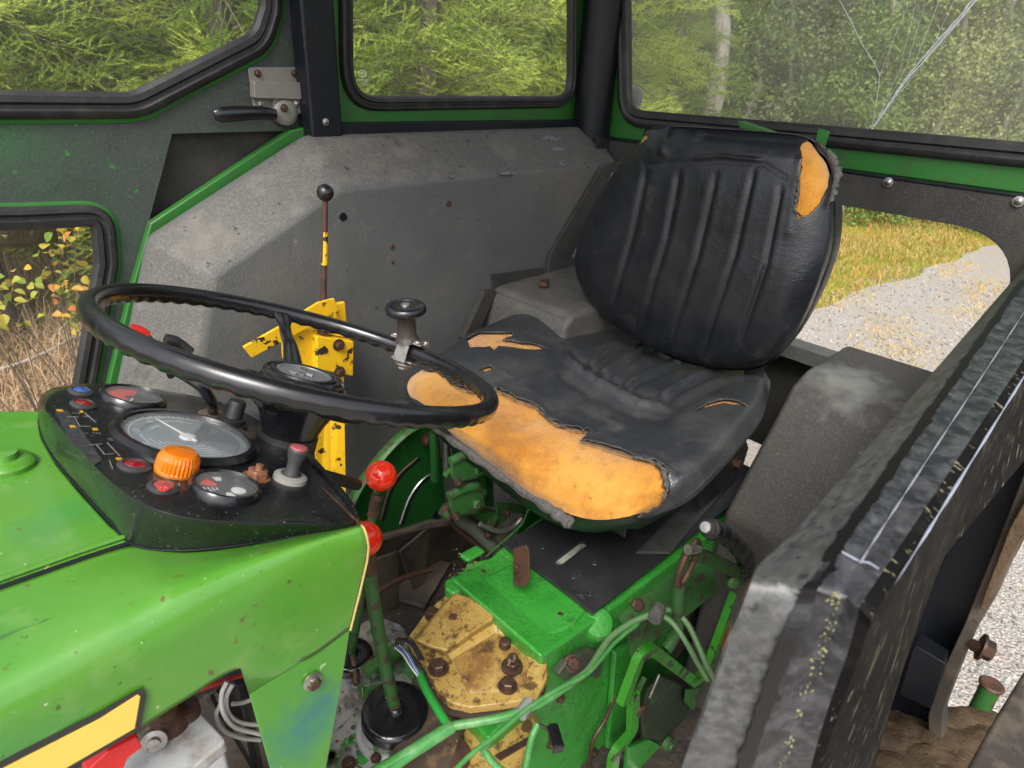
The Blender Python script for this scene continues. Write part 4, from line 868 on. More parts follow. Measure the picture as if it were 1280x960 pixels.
# printed marks on the console
p = MB()
for x, y in ((184, 517), (212, 520.5), (238, 524.5)): p.lathe([(.0055, .0006), (.0055, .0009), (.0001, .0009)], D(x, y), (DN), 14)
p.build('console_mark', mat('worn white mark', (.42, .42, .40), .7), dash)
wb = MB().prism([D(69, 514, .0008), D(85, 514, .0008), D(128, 575, .0008), D(118, 582, .0008), D(88, 553, .0008)], DN*.0004); wb.build('worn_decal', mat('worn grey print', (.032, .033, .035), .5, layers=[('noise', 200, .5, .6, (.07, .07, .07), .6, 5)]), dash)
pl = MB()
def ln(a, b): pl.tube([D(*a, .0012), D(*b, .0012)], .0004, 4)
for a, b in (((84, 521), (98, 521)), ((93, 521), (100, 533)), ((100, 533), (113, 533)), ((106, 516), (120, 528)), ((112, 556), (128, 555)), ((121, 556), (131, 568)), ((131, 568), (142, 567)), ((134, 553), (150, 570)), ((137, 575), (141, 586))): ln(a, b)
for s, x, y in (('2', 96, 516), ('4', 108, 520), ('1', 106, 541), ('3', 122, 541), ('N', 140, 549)): text_mb(pl, s, D(x, y, .0012), -dv, -du, .009, .0003)
pl.build('shift_diagram', mat('dirty white lines', (.16, .16, .15), .6), dash)
py_ = MB()
for x, y, w_ in ((75, 513.5, 7), (91, 533.5, 6), (119, 537, 6), (149, 574, 7), (102, 515, 4)):
    py_.prism([D(x-w_*.7, y-1.5, .0012), D(x+w_*.3, y-1.6, .0012), D(x+w_*.7, y+1., .0012), D(x-w_*.3, y+1.3, .0012)], DN*.0004)
py_.build('shift_marks', m_printyel, dash)

# ---- hood -----------------------------------------------------------
HY = -.205
rows = [
 [H(-160, 792), H(0, 735), H(160, 682), H(228, 689), H(300, 683), H(382, 668), H(450, 655)],
 [U(-160, 850, 'y', -.160), U(0, 790, 'y', -.150), U(160, 722, 'y', -.150), U(228, 712, 'y', -.165), U(300, 697, 'y', -.18), U(382, 676, 'y', -.19), U(452, 657, 'y', -.196)],
 [U(-160, 908, 'y', -.188), U(0, 842, 'y', -.187), U(160, 768, 'y', -.188), U(230, 738, 'y', -.191), U(300, 714, 'y', -.195), U(381, 686, 'y', -.199), U(455, 661, 'y', -.201)],
 [U(-160, 950, 'y', -.203), U(0, 882, 'y', -.202), U(160, 812, 'y', -.2025), U(230, 778, 'y', -.203), U(300, 748, 'y', -.203), U(380, 712, 'y', -.2035), U(459, 674, 'y', HY)],
 [U(-160, 1000, 'y', -.208), U(0, 930, 'y', -.207), U(165, 858, 'y', HY), U(232, 822, 'y', HY), U(300, 790, 'y', HY), U(378, 762, 'y', HY), U(459, 700, 'y', HY)],
 [U(-160, 1095, 'y', -.208), U(0, 1010, 'y', -.208), U(169, 914, 'y', HY), U(235, 873, 'y', HY), U(301, 835, 'y', HY), U(376, 828, 'y', HY), U(438, 787, 'y', HY)]]
S3 = []
for a, b in ((0, 5), (5, 8)):      # two patches so that the cut-out keeps its corner
    pass
def lin_u(rows, nu, nv):
    C = grid_surface(rows, (len(rows[0])-1)*nu, (len(rows)-1)*nv); return C
Sh = lin_u(rows, 10, 8)
# straighten the bottom edges (no spline ripple there)
cwm = grid_mb(Sh); ed_ = [V(p) for p in Sh[-1, 40:51]]; cwm.add([U(312, 868, 'y', HY)]+ed_, [(0, i+1, i+2) for i in range(len(ed_)-1)]); cow = cwm.build('cowl_side', m_hood, TR, ang=60); cow['label'] = 'green engine cowl below the console with decal'
md = cow.modifiers.new('s', 'SOLIDIFY'); md.thickness = .003; md.offset = -1
leg = MB().panel([U(312, 868, 'y', HY), U(438, 787, 'y', HY), U(428, 850, 'y', HY), U(408, 960, 'y', HY), U(392, 1080, 'y', HY), U(372, 1080, 'y', HY), U(345, 985, 'y', HY)], [], V((0, .003, 0))).build('cowl_leg', mat('green paint fading to teal', (.055, .235, .018), .28, coat=.5, layers=[('ball', 0, 1, 0, (.012, .16, .12), .95, .055, tuple(U(380, 915, 'y', HY))), ('ball', 0, 1, 0, (.012, .13, .14), .8, .03, tuple(U(400, 880, 'y', HY))), ('noise', 60, .7, .72, (.5, .55, .4), .7, 5), ('noise', 40, .7, .71, RUST, .8, 6)], bumps=[('noise', 6, .08, .01), ('noise', 320, .04, .0006)]), TR, bevel=.001)
put(BOLT, 'bolt', leg, U(390, 851, 'y', HY-.001), YN, .75).data = BOLT
MB().lathe([(.0095, 0), (.0095, .0015), (.006, .003), (.0055, .006), (.0001, .0062)], U(390, 851, 'y', HY-.0015), YN, 16).build('cowl_screw', m_steel, leg)
hp = [(-260, 480), (0, 513), (54, 513), (50, 525), (54, 548), (72, 580), (103, 617), (139, 656), (163, 676), (100, 696), (0, 731), (-160, 788)]
top = MB().prism([H(x, y, .002) for x, y in hp], HN*-.012).build('hood_top', m_hood, TR, bevel=.0035, seg=3, ang=25); top['label'] = 'green hood top in front of the console'
MB().tube([H(-160, 789, .0012), H(0, 734, .0012), H(100, 699, .0012), H(160, 679, .0012)], .0019, 8).build('hood_gap', m_black, top)
MB().tube([H(-160, 781, .0045), H(0, 724, .0045), H(100, 689, .0045), H(158, 670, .0045)], .0022, 8).build('hood_bead', m_hood, top)
MB().lathe([(.024, 0), (.024, .005), (.02, .009), (.012, .010), (.011, .016), (.0001, .017)], H(8, 583, .002), HN, 28).build('hood_cap', m_hood, top, ang=40)
# edge lip of the cowl at its rear
ep = [Sh[j, -1] for j in range(0, Sh.shape[0], 4)]+[tuple(U(437, 788, 'y', HY))]
MB().tube([V(p)+V((0, -.0003, 0)) for p in ep], .0011, 6).build('cowl_edge', mat('bare yellowed edge', (.42, .34, .12), .6), cow)
MB().prism([V(p)+V((.0015, .004, 0)) for p in ep[::3]]+[U(437, 788, 'y', HY)+V((.001, .004, 0)), U(406, 965, 'y', HY)+V((.002, .004, 0)), U(398, 965, 'y', HY)+V((-.01, .01, 0))], (.006, .09, -.008)).build('bulkhead_edge', m_rust, cow, bevel=.002)
# decal
p = MB().prism([U(x, y, 'y', HY-.0022) for x, y in ((-60, 989), (0, 951), (125, 889), (172, 862), (181, 861), (183, 868), (176, 909), (169, 915), (90, 960), (0, 1010), (-60, 1044))], (0, -.0006, 0)); p.build('decal', m_decalblk, cow, ang=50)
p = MB().prism([U(x, y, 'y', HY-.0029) for x, y in ((-60, 1000), (0, 962), (125, 898), (172, 868), (175, 870), (168, 910), (90, 955), (0, 1005), (-60, 1038))], (0, -.0005, 0)); p.build('decal', m_decalyel, cow, ang=50)

# ---- battery behind the cut-out --------------------------------------
bq = [(120, 965), (238, 876), (284, 925), (180, 1010)]
bz = -.262
BT = empty('battery', V((-.24, -.12, bz-.2))); tag(BT, 'grimy grey battery with rusty terminal, showing under the cowl cut-out', 'battery')
tp = fillet([U(x, y, 'z', bz) for x, y in bq], .006, 4)
MB().prism(tp, (0, 0, -.016)).build('battery_lid', m_battery, BT, bevel=.003, ang=40)
cc = sum(tp, V((0, 0, 0)))/len(tp)
MB().prism([cc+(p-cc)*.95+V((0, 0, -.0165)) for p in tp], (0, 0, -.17)).build('battery_case', mat('pale grey battery case', (.5, .5, .52), .4), BT, bevel=.003, ang=40)
c = U(213, 905, 'z', bz); MB().lathe([(.018, 0), (.016, .012), (.011, .014), (.010, .022), (.0001, .023)], c, (0, 0, 1), 20).lathe([(.012, .0), (.012, .012), (.0001, .012)], U(235, 893, 'z', bz), (0, 0, 1), 16).build('terminal', m_rust, BT, ang=35)
MB().lathe([(.011, 0), (.011, .004), (.006, .005), (.006, .010), (.0001, .011)], U(193, 924, 'z', bz+.012), (-.3, -.9, .3), 16).build('clamp_bolt', m_steel, BT, ang=35)
MB().prism(fillet([U(x, y, 'y', -.165) for x, y in ((110, 963), (135, 940), (172, 921), (178, 935), (160, 948), (146, 985), (110, 990))], .002), (0, .02, 0)).build('terminal_cover', m_redclamp, BT, bevel=.003)
wi = empty('battery_wiring', U(285, 900, 'y', -.12)); tag(wi, 'loops of white and red wire hanging behind the cowl cut-out', 'wiring')
for k, (m_, pts_) in enumerate(((m_wirewhite, [(284, 852), (277, 868), (279, 890), (292, 908), (318, 916), (340, 920)]), (m_wirewhite, [(291, 855), (283, 872), (286, 892), (300, 903), (322, 906), (345, 905)]), (m_wirewhite, [(276, 880), (270, 895), (278, 912), (300, 922), (325, 925)]),
                               (m_wirered, [(250, 862), (275, 853), (300, 845), (320, 843)]), (m_wirewhite, [(290, 880), (305, 878), (320, 872)]), (m_rubber, [(265, 870), (280, 900), (305, 940), (330, 985)]), (m_rubber, [(300, 850), (310, 890), (318, 940), (330, 990)]))):
    MB().tube(smooth_path([U(x, y, 'y', -.13+.006*k) for x, y in pts_], 6), .0023 if k < 6 else .006, 8).build('wire', m_, wi)
# dark interior behind
MB().box((-.27, -.02, -.50), (.26, .34, .02)).box((-.25, .10, -.3), (.26, .01, .4)).build('bulkhead', m_dirtfloor, TR)

# ================================================================== STEERING WHEEL AND COLUMN
WN = V((.3734, .0259, .9273)).normalized(); WC = V((.0179, .0175, .0229)); WR = .215
wu = V((0, 1, 0)).cross(WN).normalized(); wv = WN.cross(wu)
def W(a, r, h): return WC+(wu*math.cos(a)+wv*math.sin(a))*r+WN*h
loops = []; n = 360; k2 = 16
for i in range(n):
    a = 2*math.pi*i/n; wob = math.cos(a*62); env = 1.
    lp = []
    for j in range(k2):
        b = 2*math.pi*j/k2; under = max(0, -math.sin(b)); inner = max(0, -math.cos(b))
        rr = .0096+(.0010*wob)*(under**1.5)+.0013*under
        lp.append(W(a, WR+rr*math.cos(b), rr*1.08*math.sin(b)))
    loops.append(lp)
loops.append(loops[0])
sw = MB().loft(loops, False, False).build('steering_wheel', m_plastic, TR, ang=60); sw['label'] = 'black steering wheel rim with finger grips'
HUB = -.034
def ang_at(x, y):
    p = UP(x, y, WC, WN)-WC; return math.atan2(p.dot(wv), p.dot(wu))
a1 = ang_at(355, 392)
for k, a in enumerate((a1, a1+math.radians(150), a1-math.radians(150))):
    wid = .0105 if k == 0 else .013
    pth = [(.030, HUB-.022), (.06, HUB-.020), (.10, HUB-.010), (.15, HUB+.022), (.19, -.012), (.213, -.002)] if k else [(.030, HUB-.014), (.06, HUB-.008), (.11, HUB+.008), (.16, -.018), (.213, -.002)]
    pt = smooth_path([V((r, 0, h)) for r, h in pth], 6); lp = []
    for i, q in enumerate(pt):
        t = i/(len(pt)-1); w_ = wid*(1.5-.75*min(t*1.6, 1)+(.7*max(0, t-.85)/.15)); th = .0075*(1.6-.8*t); c = W(a, q.x, q.z); s_ = (-wu*math.sin(a)+wv*math.cos(a))
        lp.append([c+s_*w_*math.cos(b)*1.0+WN*th*math.sin(b) for b in (2*math.pi*j/14 for j in range(14))])
    MB().loft(lp).build('spoke', m_plastic, sw, ang=60)
hc = WC+WN*HUB
MB().lathe([(.030, -.075), (.036, -.055), (.046, -.034), (.052, -.018), (.050, -.006), (.046, -.001)], hc, WN, 48).build('hub', m_plastic, sw, ang=50)
MB().lathe([(.046, -.004), (.0465, .002), (.0440, .0045), (.0415, .0045), (.0405, .003), (.0375, .0035), (.037, .0055), (.0345, .006), (.033, .0045), (.0001, .0048)], hc, WN, 56).build('hub_cap', m_plastic, sw, ang=30)
em = MB()      # worn emblem: ring and a leaping deer outline
em.lathe([(.031, .0047), (.031, .0055), (.0275, .0057), (.0272, .0049)], hc, WN, 40)
E_ = lambda x, y: hc+(-wv*x*.001*1.05+-wu*y*.001*1.05)+WN*.0052
for ln_ in ([(-20, 2), (-12, 6), (-4, 5), (4, 7), (10, 12), (15, 10), (12, 8), (8, 3), (-2, -1), (-12, 0), (-20, 2)], [(10, 12), (6, 17), (0, 18)], [(10, 12), (12, 18), (8, 21)], [(8, 3), (14, -1), (11, -5)], [(4, 1), (9, -5), (5, -8)], [(-12, 0), (-18, -6), (-22, -6)], [(-8, -1), (-12, -9), (-17, -10)]):
    em.tube([E_(*q) for q in ln_], .0011, 5)
em.build('emblem', mat('worn grey emblem', (.17, .17, .18), .4, .3), sw)
col = MB().lathe([(.040, -.20), (.038, -.135), (.0365, -.13), (.0365, -.095), (.034, -.09), (.034, -.07)], hc, WN, 40).lathe([(.0375, -.125), (.039, -.12), (.039, -.112), (.0375, -.108)], hc, WN, 40).build('steering_column', m_rubber, TR, ang=30); col['label'] = 'black column shroud below the steering wheel'
put(SCREW, 'screw', col, hc-WN*.118+(-wu*.2-wv*.98).normalized()*.037+V((0, 0, 0)), (-wu*.2-wv*.98), .8)
# hose leaving the column to the rear
MB().tube(smooth_path([U(386, 590, 'y', .05), U(402, 594, 'y', .05), U(425, 600, 'y', .05), U(446, 606, 'y', .07)], 5), .0085, 12).build('rubber_hose', m_rubber, TR)
# spinner knob on the rim
a = ang_at(505, 437); kb = W(a, WR, 0); tn_ = (-wu*math.sin(a)+wv*math.cos(a)); rd = (wu*math.cos(a)+wv*math.sin(a))
R3 = Matrix((tn_, rd, WN)).transposed()
cl = MB(); cl.box(kb+WN*.0135, (.052, .028, .003), R3).box(kb-WN*.016, (.034, .022, .003), R3)
for s_ in (-1, 1):
    cl.box(kb+rd*.0165*s_+WN*-.001, (.020, .003, .034), R3)
    for s2 in (-1, 1): cl.lathe([(.0052, 0), (.0052, .003), (.003, .004), (.0001, .0042)], kb+tn_*.019*s2+rd*.012*s_+WN*.015, WN, 12)
cl.lathe([(.012, -.02), (.012, -.024), (.007, -.026), (.007, -.030), (.0001, -.031)], kb, WN, 18)
sk_ = cl.build('spinner_clamp', m_steel, TR, bevel=.001); sk_['label'] = 'bare metal clamp of the spinner knob on the wheel rim'
UPZ = (WN*.12+V((-.08, 0, 1))).normalized()
MB().lathe([(.018, .015), (.015, .021), (.0135, .024), (.0135, .050), (.0165, .056)], kb, UPZ, 32).build('spinner_post', mat('worn black brown post', (.045, .035, .03), .45), sk_, ang=40)
MB().lathe([(.014, .054), (.025, .056), (.0292, .0595), (.0296, .064), (.0278, .0680), (.0262, .0692), (.0190, .0700), (.0185, .0690), (.0001, .0690)], kb, UPZ, 40).build('spinner_knob', m_plastic, sk_, ang=40)
MB().lathe([(.0065, .0685), (.006, .0708), (.0001, .0715)], kb, UPZ, 16).build('knob_pin', m_steel, sk_)

# ================================================================== YELLOW HAND LEVER BY THE RIGHT FENDER
LY = .42
def Q(x, y, d=0.): return U(x, y, 'y', LY-d)
lev = MB().tube([Q(404.5, 378), Q(405, 340), Q(406, 290), Q(406.5, 250)], [.0058, .0052, .0048, .0045], 12).build('hand_lever', m_rust, TR); lev['label'] = 'rusty hand lever with yellow band and black ball knob'
MB().tube([Q(405.6, 331), Q(406, 310), Q(406.3, 290)], [.0058, .0055, .0052], 12).build('lever_paint', m_yellow, lev)
MB().sphere(Q(406.5, 241), .0148, 28).build('knob', m_plastic, lev); MB().lathe([(.009, 0), (.007, .012)], Q(404.5, 384), (0, 0, 1), 12).build('lever_collar', m_rust, lev)
yb = MB(); yb.prism([Q(304, 434, .03), Q(315, 447.5, .03), Q(371, 418, .03), Q(424, 388, .03), Q(418, 373, .03), Q(398, 378, .03), Q(350, 408, .03)], (0, .006, 0))
yb.build('lever_bracket', m_yellow, lev, bevel=.0015)
yk = MB(); yk.prism([Q(365, 412, .015), Q(398, 411, .015), Q(398, 470, .015), Q(368, 468, .015)], (0, .05, 0)); yk.prism([Q(396, 420, .032), Q(443, 427, .032), Q(442, 471, .032), Q(396, 462, .032)], (0, .06, 0)); yk.prism([Q(376, 413, .012), Q(442, 424, .02), Q(434, 400, .0), Q(418, 396, .0)], (0, .05, 0)); yk.prism([Q(418, 380, .01), Q(432, 377, .01), Q(434, 402, .01), Q(420, 404, .01)], (0, .01, 0))
yo = yk.build('lever_housing', m_yellow, TR, bevel=.003); yo['label'] = 'chipped yellow lever housing on a post'
for x, y in ((423, 431), (424, 465)): put(BOLT, 'bolt', yo, Q(x, y, .033), YN, .95)
put(BOLT, 'bolt', yo, Q(404, 414, .02), (0, -.4, 1), .9)
yp = MB(); yp.prism([Q(392, 468, .012), Q(412, 468, .012), Q(414, 640, .012), Q(396, 640, .012)], (0, .003, 0)); yp.prism([Q(412, 468, .012), Q(430, 468, .03), Q(433, 642, .03), Q(414, 640, .012)], (0, .004, 0)); yp.build('lever_post', m_yellow, yo, bevel=.001)

# ================================================================== FLOOR AND DRIVE LINE
HT = -.492                                       # top of the transmission housing
def Z(x, y, z=HT): return U(x, y, 'z', z)
def zpts(l, z=HT): return [Z(x, y, z) for x, y in l]
fl = MB().box((.35, .22, -.862), (1.70, .70, .012)).build('cab_floor', m_dirtfloor, TR); 
MB().box((.95, -.36, -.93), (.9, .5, .012)).build('axle_cover', m_dirtfloor, TR)
MB().box((.12, -.14, -.92), (.7, .34, .03)).build('clutch_floor', m_dirtfloor, TR)
# dark inner boards seen past the levers
MB().prism([U(432, 700, 'y', .40), U(520, 655, 'y', .40), U(600, 640, 'y', .40), U(600, 760, 'y', .40), U(432, 760, 'y', .40)], (0, .01, 0)).build('inner_board', m_dirtfloor, TR)
MB().box(U(525, 725, 'z', -.84), (.16, .10, .012), Matrix.Rotation(.5, 3, 'Z')).build('pedal_plate', m_mudplate, TR, bevel=.003)
MB().prism([U(500, 690, 'y', .36), U(536, 660, 'y', .36), U(538, 664, 'y', .36), U(530, 735, 'y', .36), U(518, 740, 'y', .36)], (0, .006, 0)).build('board_strip', m_mudplate, TR)

# ---- transmission housing: top casting --------------------------------
ht = MB()
near_z = Z(684, 818); y1 = near_z.y; x1 = Z(588, 733).x
housing_top = [Z(566, 742), Z(556, 735), Z(556, 725), Z(572, 714), Z(580, 712), Z(584, 702), Z(597, 700), Z(612, 697), Z(640, 672), V((.95, .115, HT)), V((.95, y1+.012, HT)), Z(738, 768), Z(722, 786), Z(700, 808), Z(684, 817), Z(662, 795), Z(622, 762), Z(588, 735)]
ht.loft([[p+V((0, 0, -.042)) for p in housing_top], [p+V((0, 0, -.010)) for p in housing_top], housing_top], True, True)
hs_ = ht.build('transmission_housing', m_cast, TR, bevel=.009, seg=4, ang=25); hs_['label'] = 'glossy green transmission housing under the seat plate'
up = MB()      # the raised square platform
q = [Z(600, 725), Z(650, 700), Z(720, 752), Z(734, 764), Z(716, 786), Z(676, 806)]
cc = sum(q, V((0, 0, 0)))/len(q); 
up.loft([[p+V((0, 0, -.004)) for p in q], [cc+(p-cc)*.96+V((0, 0, .006)) for p in q]]); up.build('housing_pad', m_cast, hs_, bevel=.005, seg=3)
MB().loft([[Z(584, 706, HT)+V(o) for o in ((0, 0, 0), (.05, .0, 0), (.05, .03, 0), (0, .03, 0))], [Z(584, 704, HT+.012)+V(o) for o in ((.004, .003, 0), (.045, .003, 0), (.045, .027, 0), (.004, .027, 0))]]).build('housing_boss', m_cast, hs_, bevel=.006, seg=3)
# rounded boss at the near rear corner
c = Z(748, 778, HT-.012); MB().lathe([(.028, -.09), (.028, -.004), (.024, .003), (.012, .006), (.0001, .006)], c, (-.25, -.5, .85), 28).build('housing_boss', m_cast, hs_, ang=40)
# lower body and near side face
ys = y1-.004
body = MB(); prof = [U(676, 820, 'y', ys), U(700, 806, 'y', ys), U(745, 775, 'y', ys), V((.98, ys, HT-.03)), V((.98, ys, -.92)), V((.14, ys, -.92)), V((.14, ys, -.575)), V((.25, ys, -.555))]
body.loft([prof, [p+V((0, .22, 0)) for p in prof]]); bo = body.build('transmission_case', m_cast, TR, bevel=.006, seg=3, ang=25); bo['label'] = 'green side of the transmission case'
rb = MB()
rb.prism([U(763, 812, 'y', ys-.001), U(790, 795, 'y', ys-.001), U(800, 830, 'y', ys-.001), U(760, 965, 'y', ys-.001), U(752, 965, 'y', ys-.001)], (0, -.012, 0)); rb.build('case_rib', m_cast, bo, bevel=.004, seg=3)
fg = MB()      # dirty side flange carrying the bolt
fg.prism([U(688, 838, 'y', ys), U(700, 822, 'y', ys), U(728, 806, 'y', ys), U(748, 812, 'y', ys), U(742, 838, 'y', ys), U(705, 850, 'y', ys)], (0, -.016, .004)); fo = fg.build('side_flange', mat('greasy dark casting', (.045, .05, .035), .6, layers=[('noise', 40, .5, .6, (.03, .14, .02), .7, 8)], bumps=[('noise', 120, .5, .002, 8)]), bo, bevel=.004, seg=3)
put(BOLT, 'bolt', fo, U(715, 829, 'y', ys-.018), (-.3, -.6, .7), 1.15); put(BOLT, 'bolt', bo, U(745, 842, 'y', ys-.004), YN, .6)
t = MB(); o_ = U(752, 908, 'y', ys-.0005); text_mb(t, 'R', o_, (1, 0, .3), (0, 0, 1), .026, .001); t.build('cast_mark', m_cast, bo, bevel=0)
# dirty shaft tunnel right behind the plate
MB().loft([[V((.44, -.22, -.60)), V((.44, -.20, -.545)), V((.44, -.165, -.525)), V((.44, -.12, -.52))], [V((.95, -.25, -.60)), V((.95, -.22, -.545)), V((.95, -.165, -.525)), V((.95, -.12, -.52))]], closed=False).build('case_shoulder', m_oldgreen, bo, ang=60)
put(BOLT, 'bolt', bo, U(795, 756, 'z', -.535), (-.4, -.6, .6), 1.3)

# ---- yellow top cover --------------------------------------------------
CZ = -.512
cq = [(581, 733), (566, 738), (549, 750), (530, 768), (509, 797), (515, 809), (530, 826), (538, 845), (549, 866), (563, 878), (588, 884), (630, 879), (672, 873), (684, 848), (685, 822), (680, 812), (664, 795), (622, 762), (590, 735)]
P0 = zpts(cq, CZ)
cv_ = MB().loft([[p+V((0, 0, -.016)) for p in P0], P0]).build('gearbox_cover', m_cover, TR, bevel=.003, seg=3, ang=25); cv_['label'] = 'rusting yellow gearbox cover with corroded bolts'
wedge = [(566, 741), (596, 752), (620, 772), (622, 782), (598, 796), (560, 822), (535, 811), (513, 800), (535, 777), (552, 755)]
W0 = zpts(wedge, CZ); W1 = zpts([(570, 741), (597, 752), (616, 770), (617, 776), (594, 790), (558, 815), (536, 806), (520, 798), (538, 775), (556, 755)], CZ+.027)
for i, h in enumerate((.002, .004, .010, .012, .010, .004, -.006, -.010, -.006, .0)): W1[i].z += h*.5
MB().loft([W0, W1]).build('cover_hump', m_cover, cv_, bevel=.005, seg=4, ang=15)
# ridge running to the rear right, walls of the pocket
sp_ = smooth_path(zpts([(558, 820), (578, 806), (600, 792), (618, 782), (640, 788), (657, 797), (668, 812), (672, 830), (668, 848)], CZ+.004), 5)
MB().tube(sp_, [.008+.004*math.sin(math.pi*k/(len(sp_)-1)) for k in range(len(sp_))], 10, flat=1.6).build('cover_ridge', m_cover, cv_)
bk_ = zpts([(588, 738), (622, 764), (664, 797), (682, 815), (676, 822), (655, 806), (612, 772), (584, 745)], CZ+.001)
MB().prism(bk_, (0, 0, .009)).build('cover_flange', m_cover, cv_, bevel=.003, seg=3)
m_pocket = mat('brown corroded pocket', (.20, .10, .03), .40, layers=[('noise', 18, .42, .6, (.42, .29, .08), .8, 10), ('noise', 24, .52, .62, (.06, .033, .02), .85, 11), ('noise', 90, .53, .63, (.38, .25, .07), .6, 9), ('noise', 300, .6, .66, (.04, .025, .02), .7, 3)], bumps=[('noise', 40, .5, .003, 9)])
MB().loft([zpts([(566, 826), (600, 798), (622, 786), (652, 800), (667, 822), (664, 850), (640, 866), (585, 868)], CZ+.001), zpts([(572, 828), (602, 803), (622, 792), (648, 804), (661, 823), (658, 848), (638, 861), (588, 863)], CZ+.004)]).build('cover_pocket', m_pocket, cv_, bevel=.002)
for x, y, s, h in ((589.5, 721, 1.05, .008), (588.5, 741, 1.0, .006), (541, 769, 1.1, 0), (548, 836, 1.25, .004), (634.5, 858, 1.15, .002), (663.5, 798, .85, .01)):
    b = put(BOLT, 'bolt', cv_, Z(x, y, CZ+h+.002), (random.uniform(-.05, .05), random.uniform(-.05, .05), 1), s*1.05, random.random())
MB().lathe([(.017, -.002), (.016, .006), (.012, .008)], Z(548, 838, CZ), (0, 0, 1), 24).build('bolt_boss', m_cover, cv_, ang=40)
s_ = MB().lathe([(.017, 0), (.017, .003), (.012, .004)], Z(640, 834, CZ+.004), (0, 0, 1), 20).hexbolt(Z(640, 833, CZ+.007), (0, 0, 1), .0115, .012, False).lathe([(.008, .010), (.008, .024), (.006, .026), (.0001, .026)], Z(640, 833, CZ+.007), (-.1, -.1, 1), 18).build('pressure_switch', m_rustbolt, cv_, ang=30)
for dx in (-3, 3): MB().tube([Z(640+dx, 826-dx*.8, CZ+.034), Z(640+dx, 822-dx*.8, CZ+.041)], .0022, 8).build('contact', m_steel, s_)
MB().lathe([(.010, 0), (.009, .012), (.006, .014), (.0001, .014)], Z(631, 808, CZ+.003), (0, 0, 1), 18).build('drain_plug', m_rustbolt, cv_, ang=35)
MB().box(Z(566, 771, CZ+.028), (.012, .012, .004), Matrix.Rotation(.6, 3, 'Z')).build('rust_scab', m_rust, cv_, bevel=.001)
# gasket edge with dirt below the cover and lower yellow clutch cover
P1 = [p+V((0, 0, -.017)) for p in P0]; MB().loft([[p+V((0, 0, -.012)) for p in P1], P1]).build('gasket', mat('oily gasket', (.06, .04, .03), .6, bumps=[('noise', 200, .6, .002)]), cv_)
lz = -.60
lc = MB().loft([zpts([(560, 905), (600, 884), (668, 878), (675, 905), (668, 930), (640, 990), (560, 1010), (520, 990)], lz-.02), zpts([(565, 905), (602, 888), (662, 882), (668, 905), (660, 928), (636, 985), (560, 1000), (528, 985)], lz)]).build('clutch_cover', m_cover, TR, bevel=.006, seg=3)
lc['label'] = 'lower yellow clutch cover with black grime'
MB().prism(zpts([(625, 952), (670, 925), (668, 918), (618, 945)], lz+.002), (0, 0, .003)).build('grime_ridge', m_rustbolt, lc, bevel=.001)
MB().prism(zpts([(545, 930), (575, 922), (590, 945), (575, 985), (540, 990)], lz+.001), (0, 0, .012)).build('clutch_lug', m_rust, lc, bevel=.004)
MB().loft([zpts([(480, 960), (520, 835), (545, 850), (570, 890), (590, 905), (560, 990), (480, 1000)], -.62), zpts([(490, 960), (520, 842), (543, 856), (566, 894), (580, 905), (556, 985), (490, 995)], -.585)]).build('clutch_housing', mat('greasy brown casting', (.07, .05, .038), .5, layers=[('noise', 30, .5, .62, (.2, .13, .06), .7, 8)], bumps=[('noise', 60, .5, .003, 8)]), TR, bevel=.006)

# ---- shift plate, boots and levers -----------------------------------
BZ = -.632
sp_ = MB().prism(zpts([(432, 790), (470, 768), (500, 780), (524, 815), (545, 850), (560, 900), (540, 1000), (380, 1000), (395, 880)], BZ), (0, 0, -.012)).build('shift_plate', m_alu, TR, bevel=.003); sp_['label'] = 'scraped aluminium shift plate with green paint flakes'
MB().tube(zpts([(455, 845), (475, 828), (500, 812)], BZ+.012), .016, 14).build('shift_shaft', m_alu, sp_)
MB().prism(zpts([(414, 903), (445, 882), (462, 872), (466, 880), (440, 895), (418, 915)], BZ+.001), (0, 0, .004)).build('plate_ridge', m_alu, sp_, bevel=.001)
for k in range(14):
    x, y = random.uniform(405, 455), random.uniform(905, 955); n = 8; c = Z(x, y, BZ+.0006); rr = random.uniform(.003, .012)
    MB().prism([c+V((math.cos(2*math.pi*i/n)*rr*random.uniform(.6, 1.2), math.sin(2*math.pi*i/n)*rr*random.uniform(.6, 1.2), 0)) for i in range(n)], (0, 0, .0008)).build('paint_flake', m_oldgreen if k % 3 else m_cast, sp_)
def boot(x, y, z, r, name, label):
    c = Z(x, y, z); o = MB().lathe([(r*.75, -.034), (r*.78, -.028), (r*.66, -.024), (r*.9, -.018), (r*1.0, -.012), (r*.95, -.007), (r*.99, -.003), (r*1.02, .004), (r*.97, .010), (r*.85, .013), (r*.55, .011), (r*.28, .012), (r*.24, .019), (r*.17, .021), (.0001, .021)], c, (.05, -.1, 1), 44).build(name, m_plastic, TR, ang=60)
    o['label'] = label; MB().lathe([(r*1.12, -.047), (r*1.12, -.042), (r*.98, -.040), (r*.95, -.032), (r*.8, -.030)], c, (.05, -.1, 1), 36).build('boot_collar', m_alu, o, ang=30); return o, c
b1, c1 = boot(494, 892, -.588, .0515, 'lever_boot', 'large black rubber boot round the foot of the near gear lever')
b2, c2 = boot(440, 822, -.62, .036, 'lever_boot', 'small black rubber boot half hidden behind the cowl')
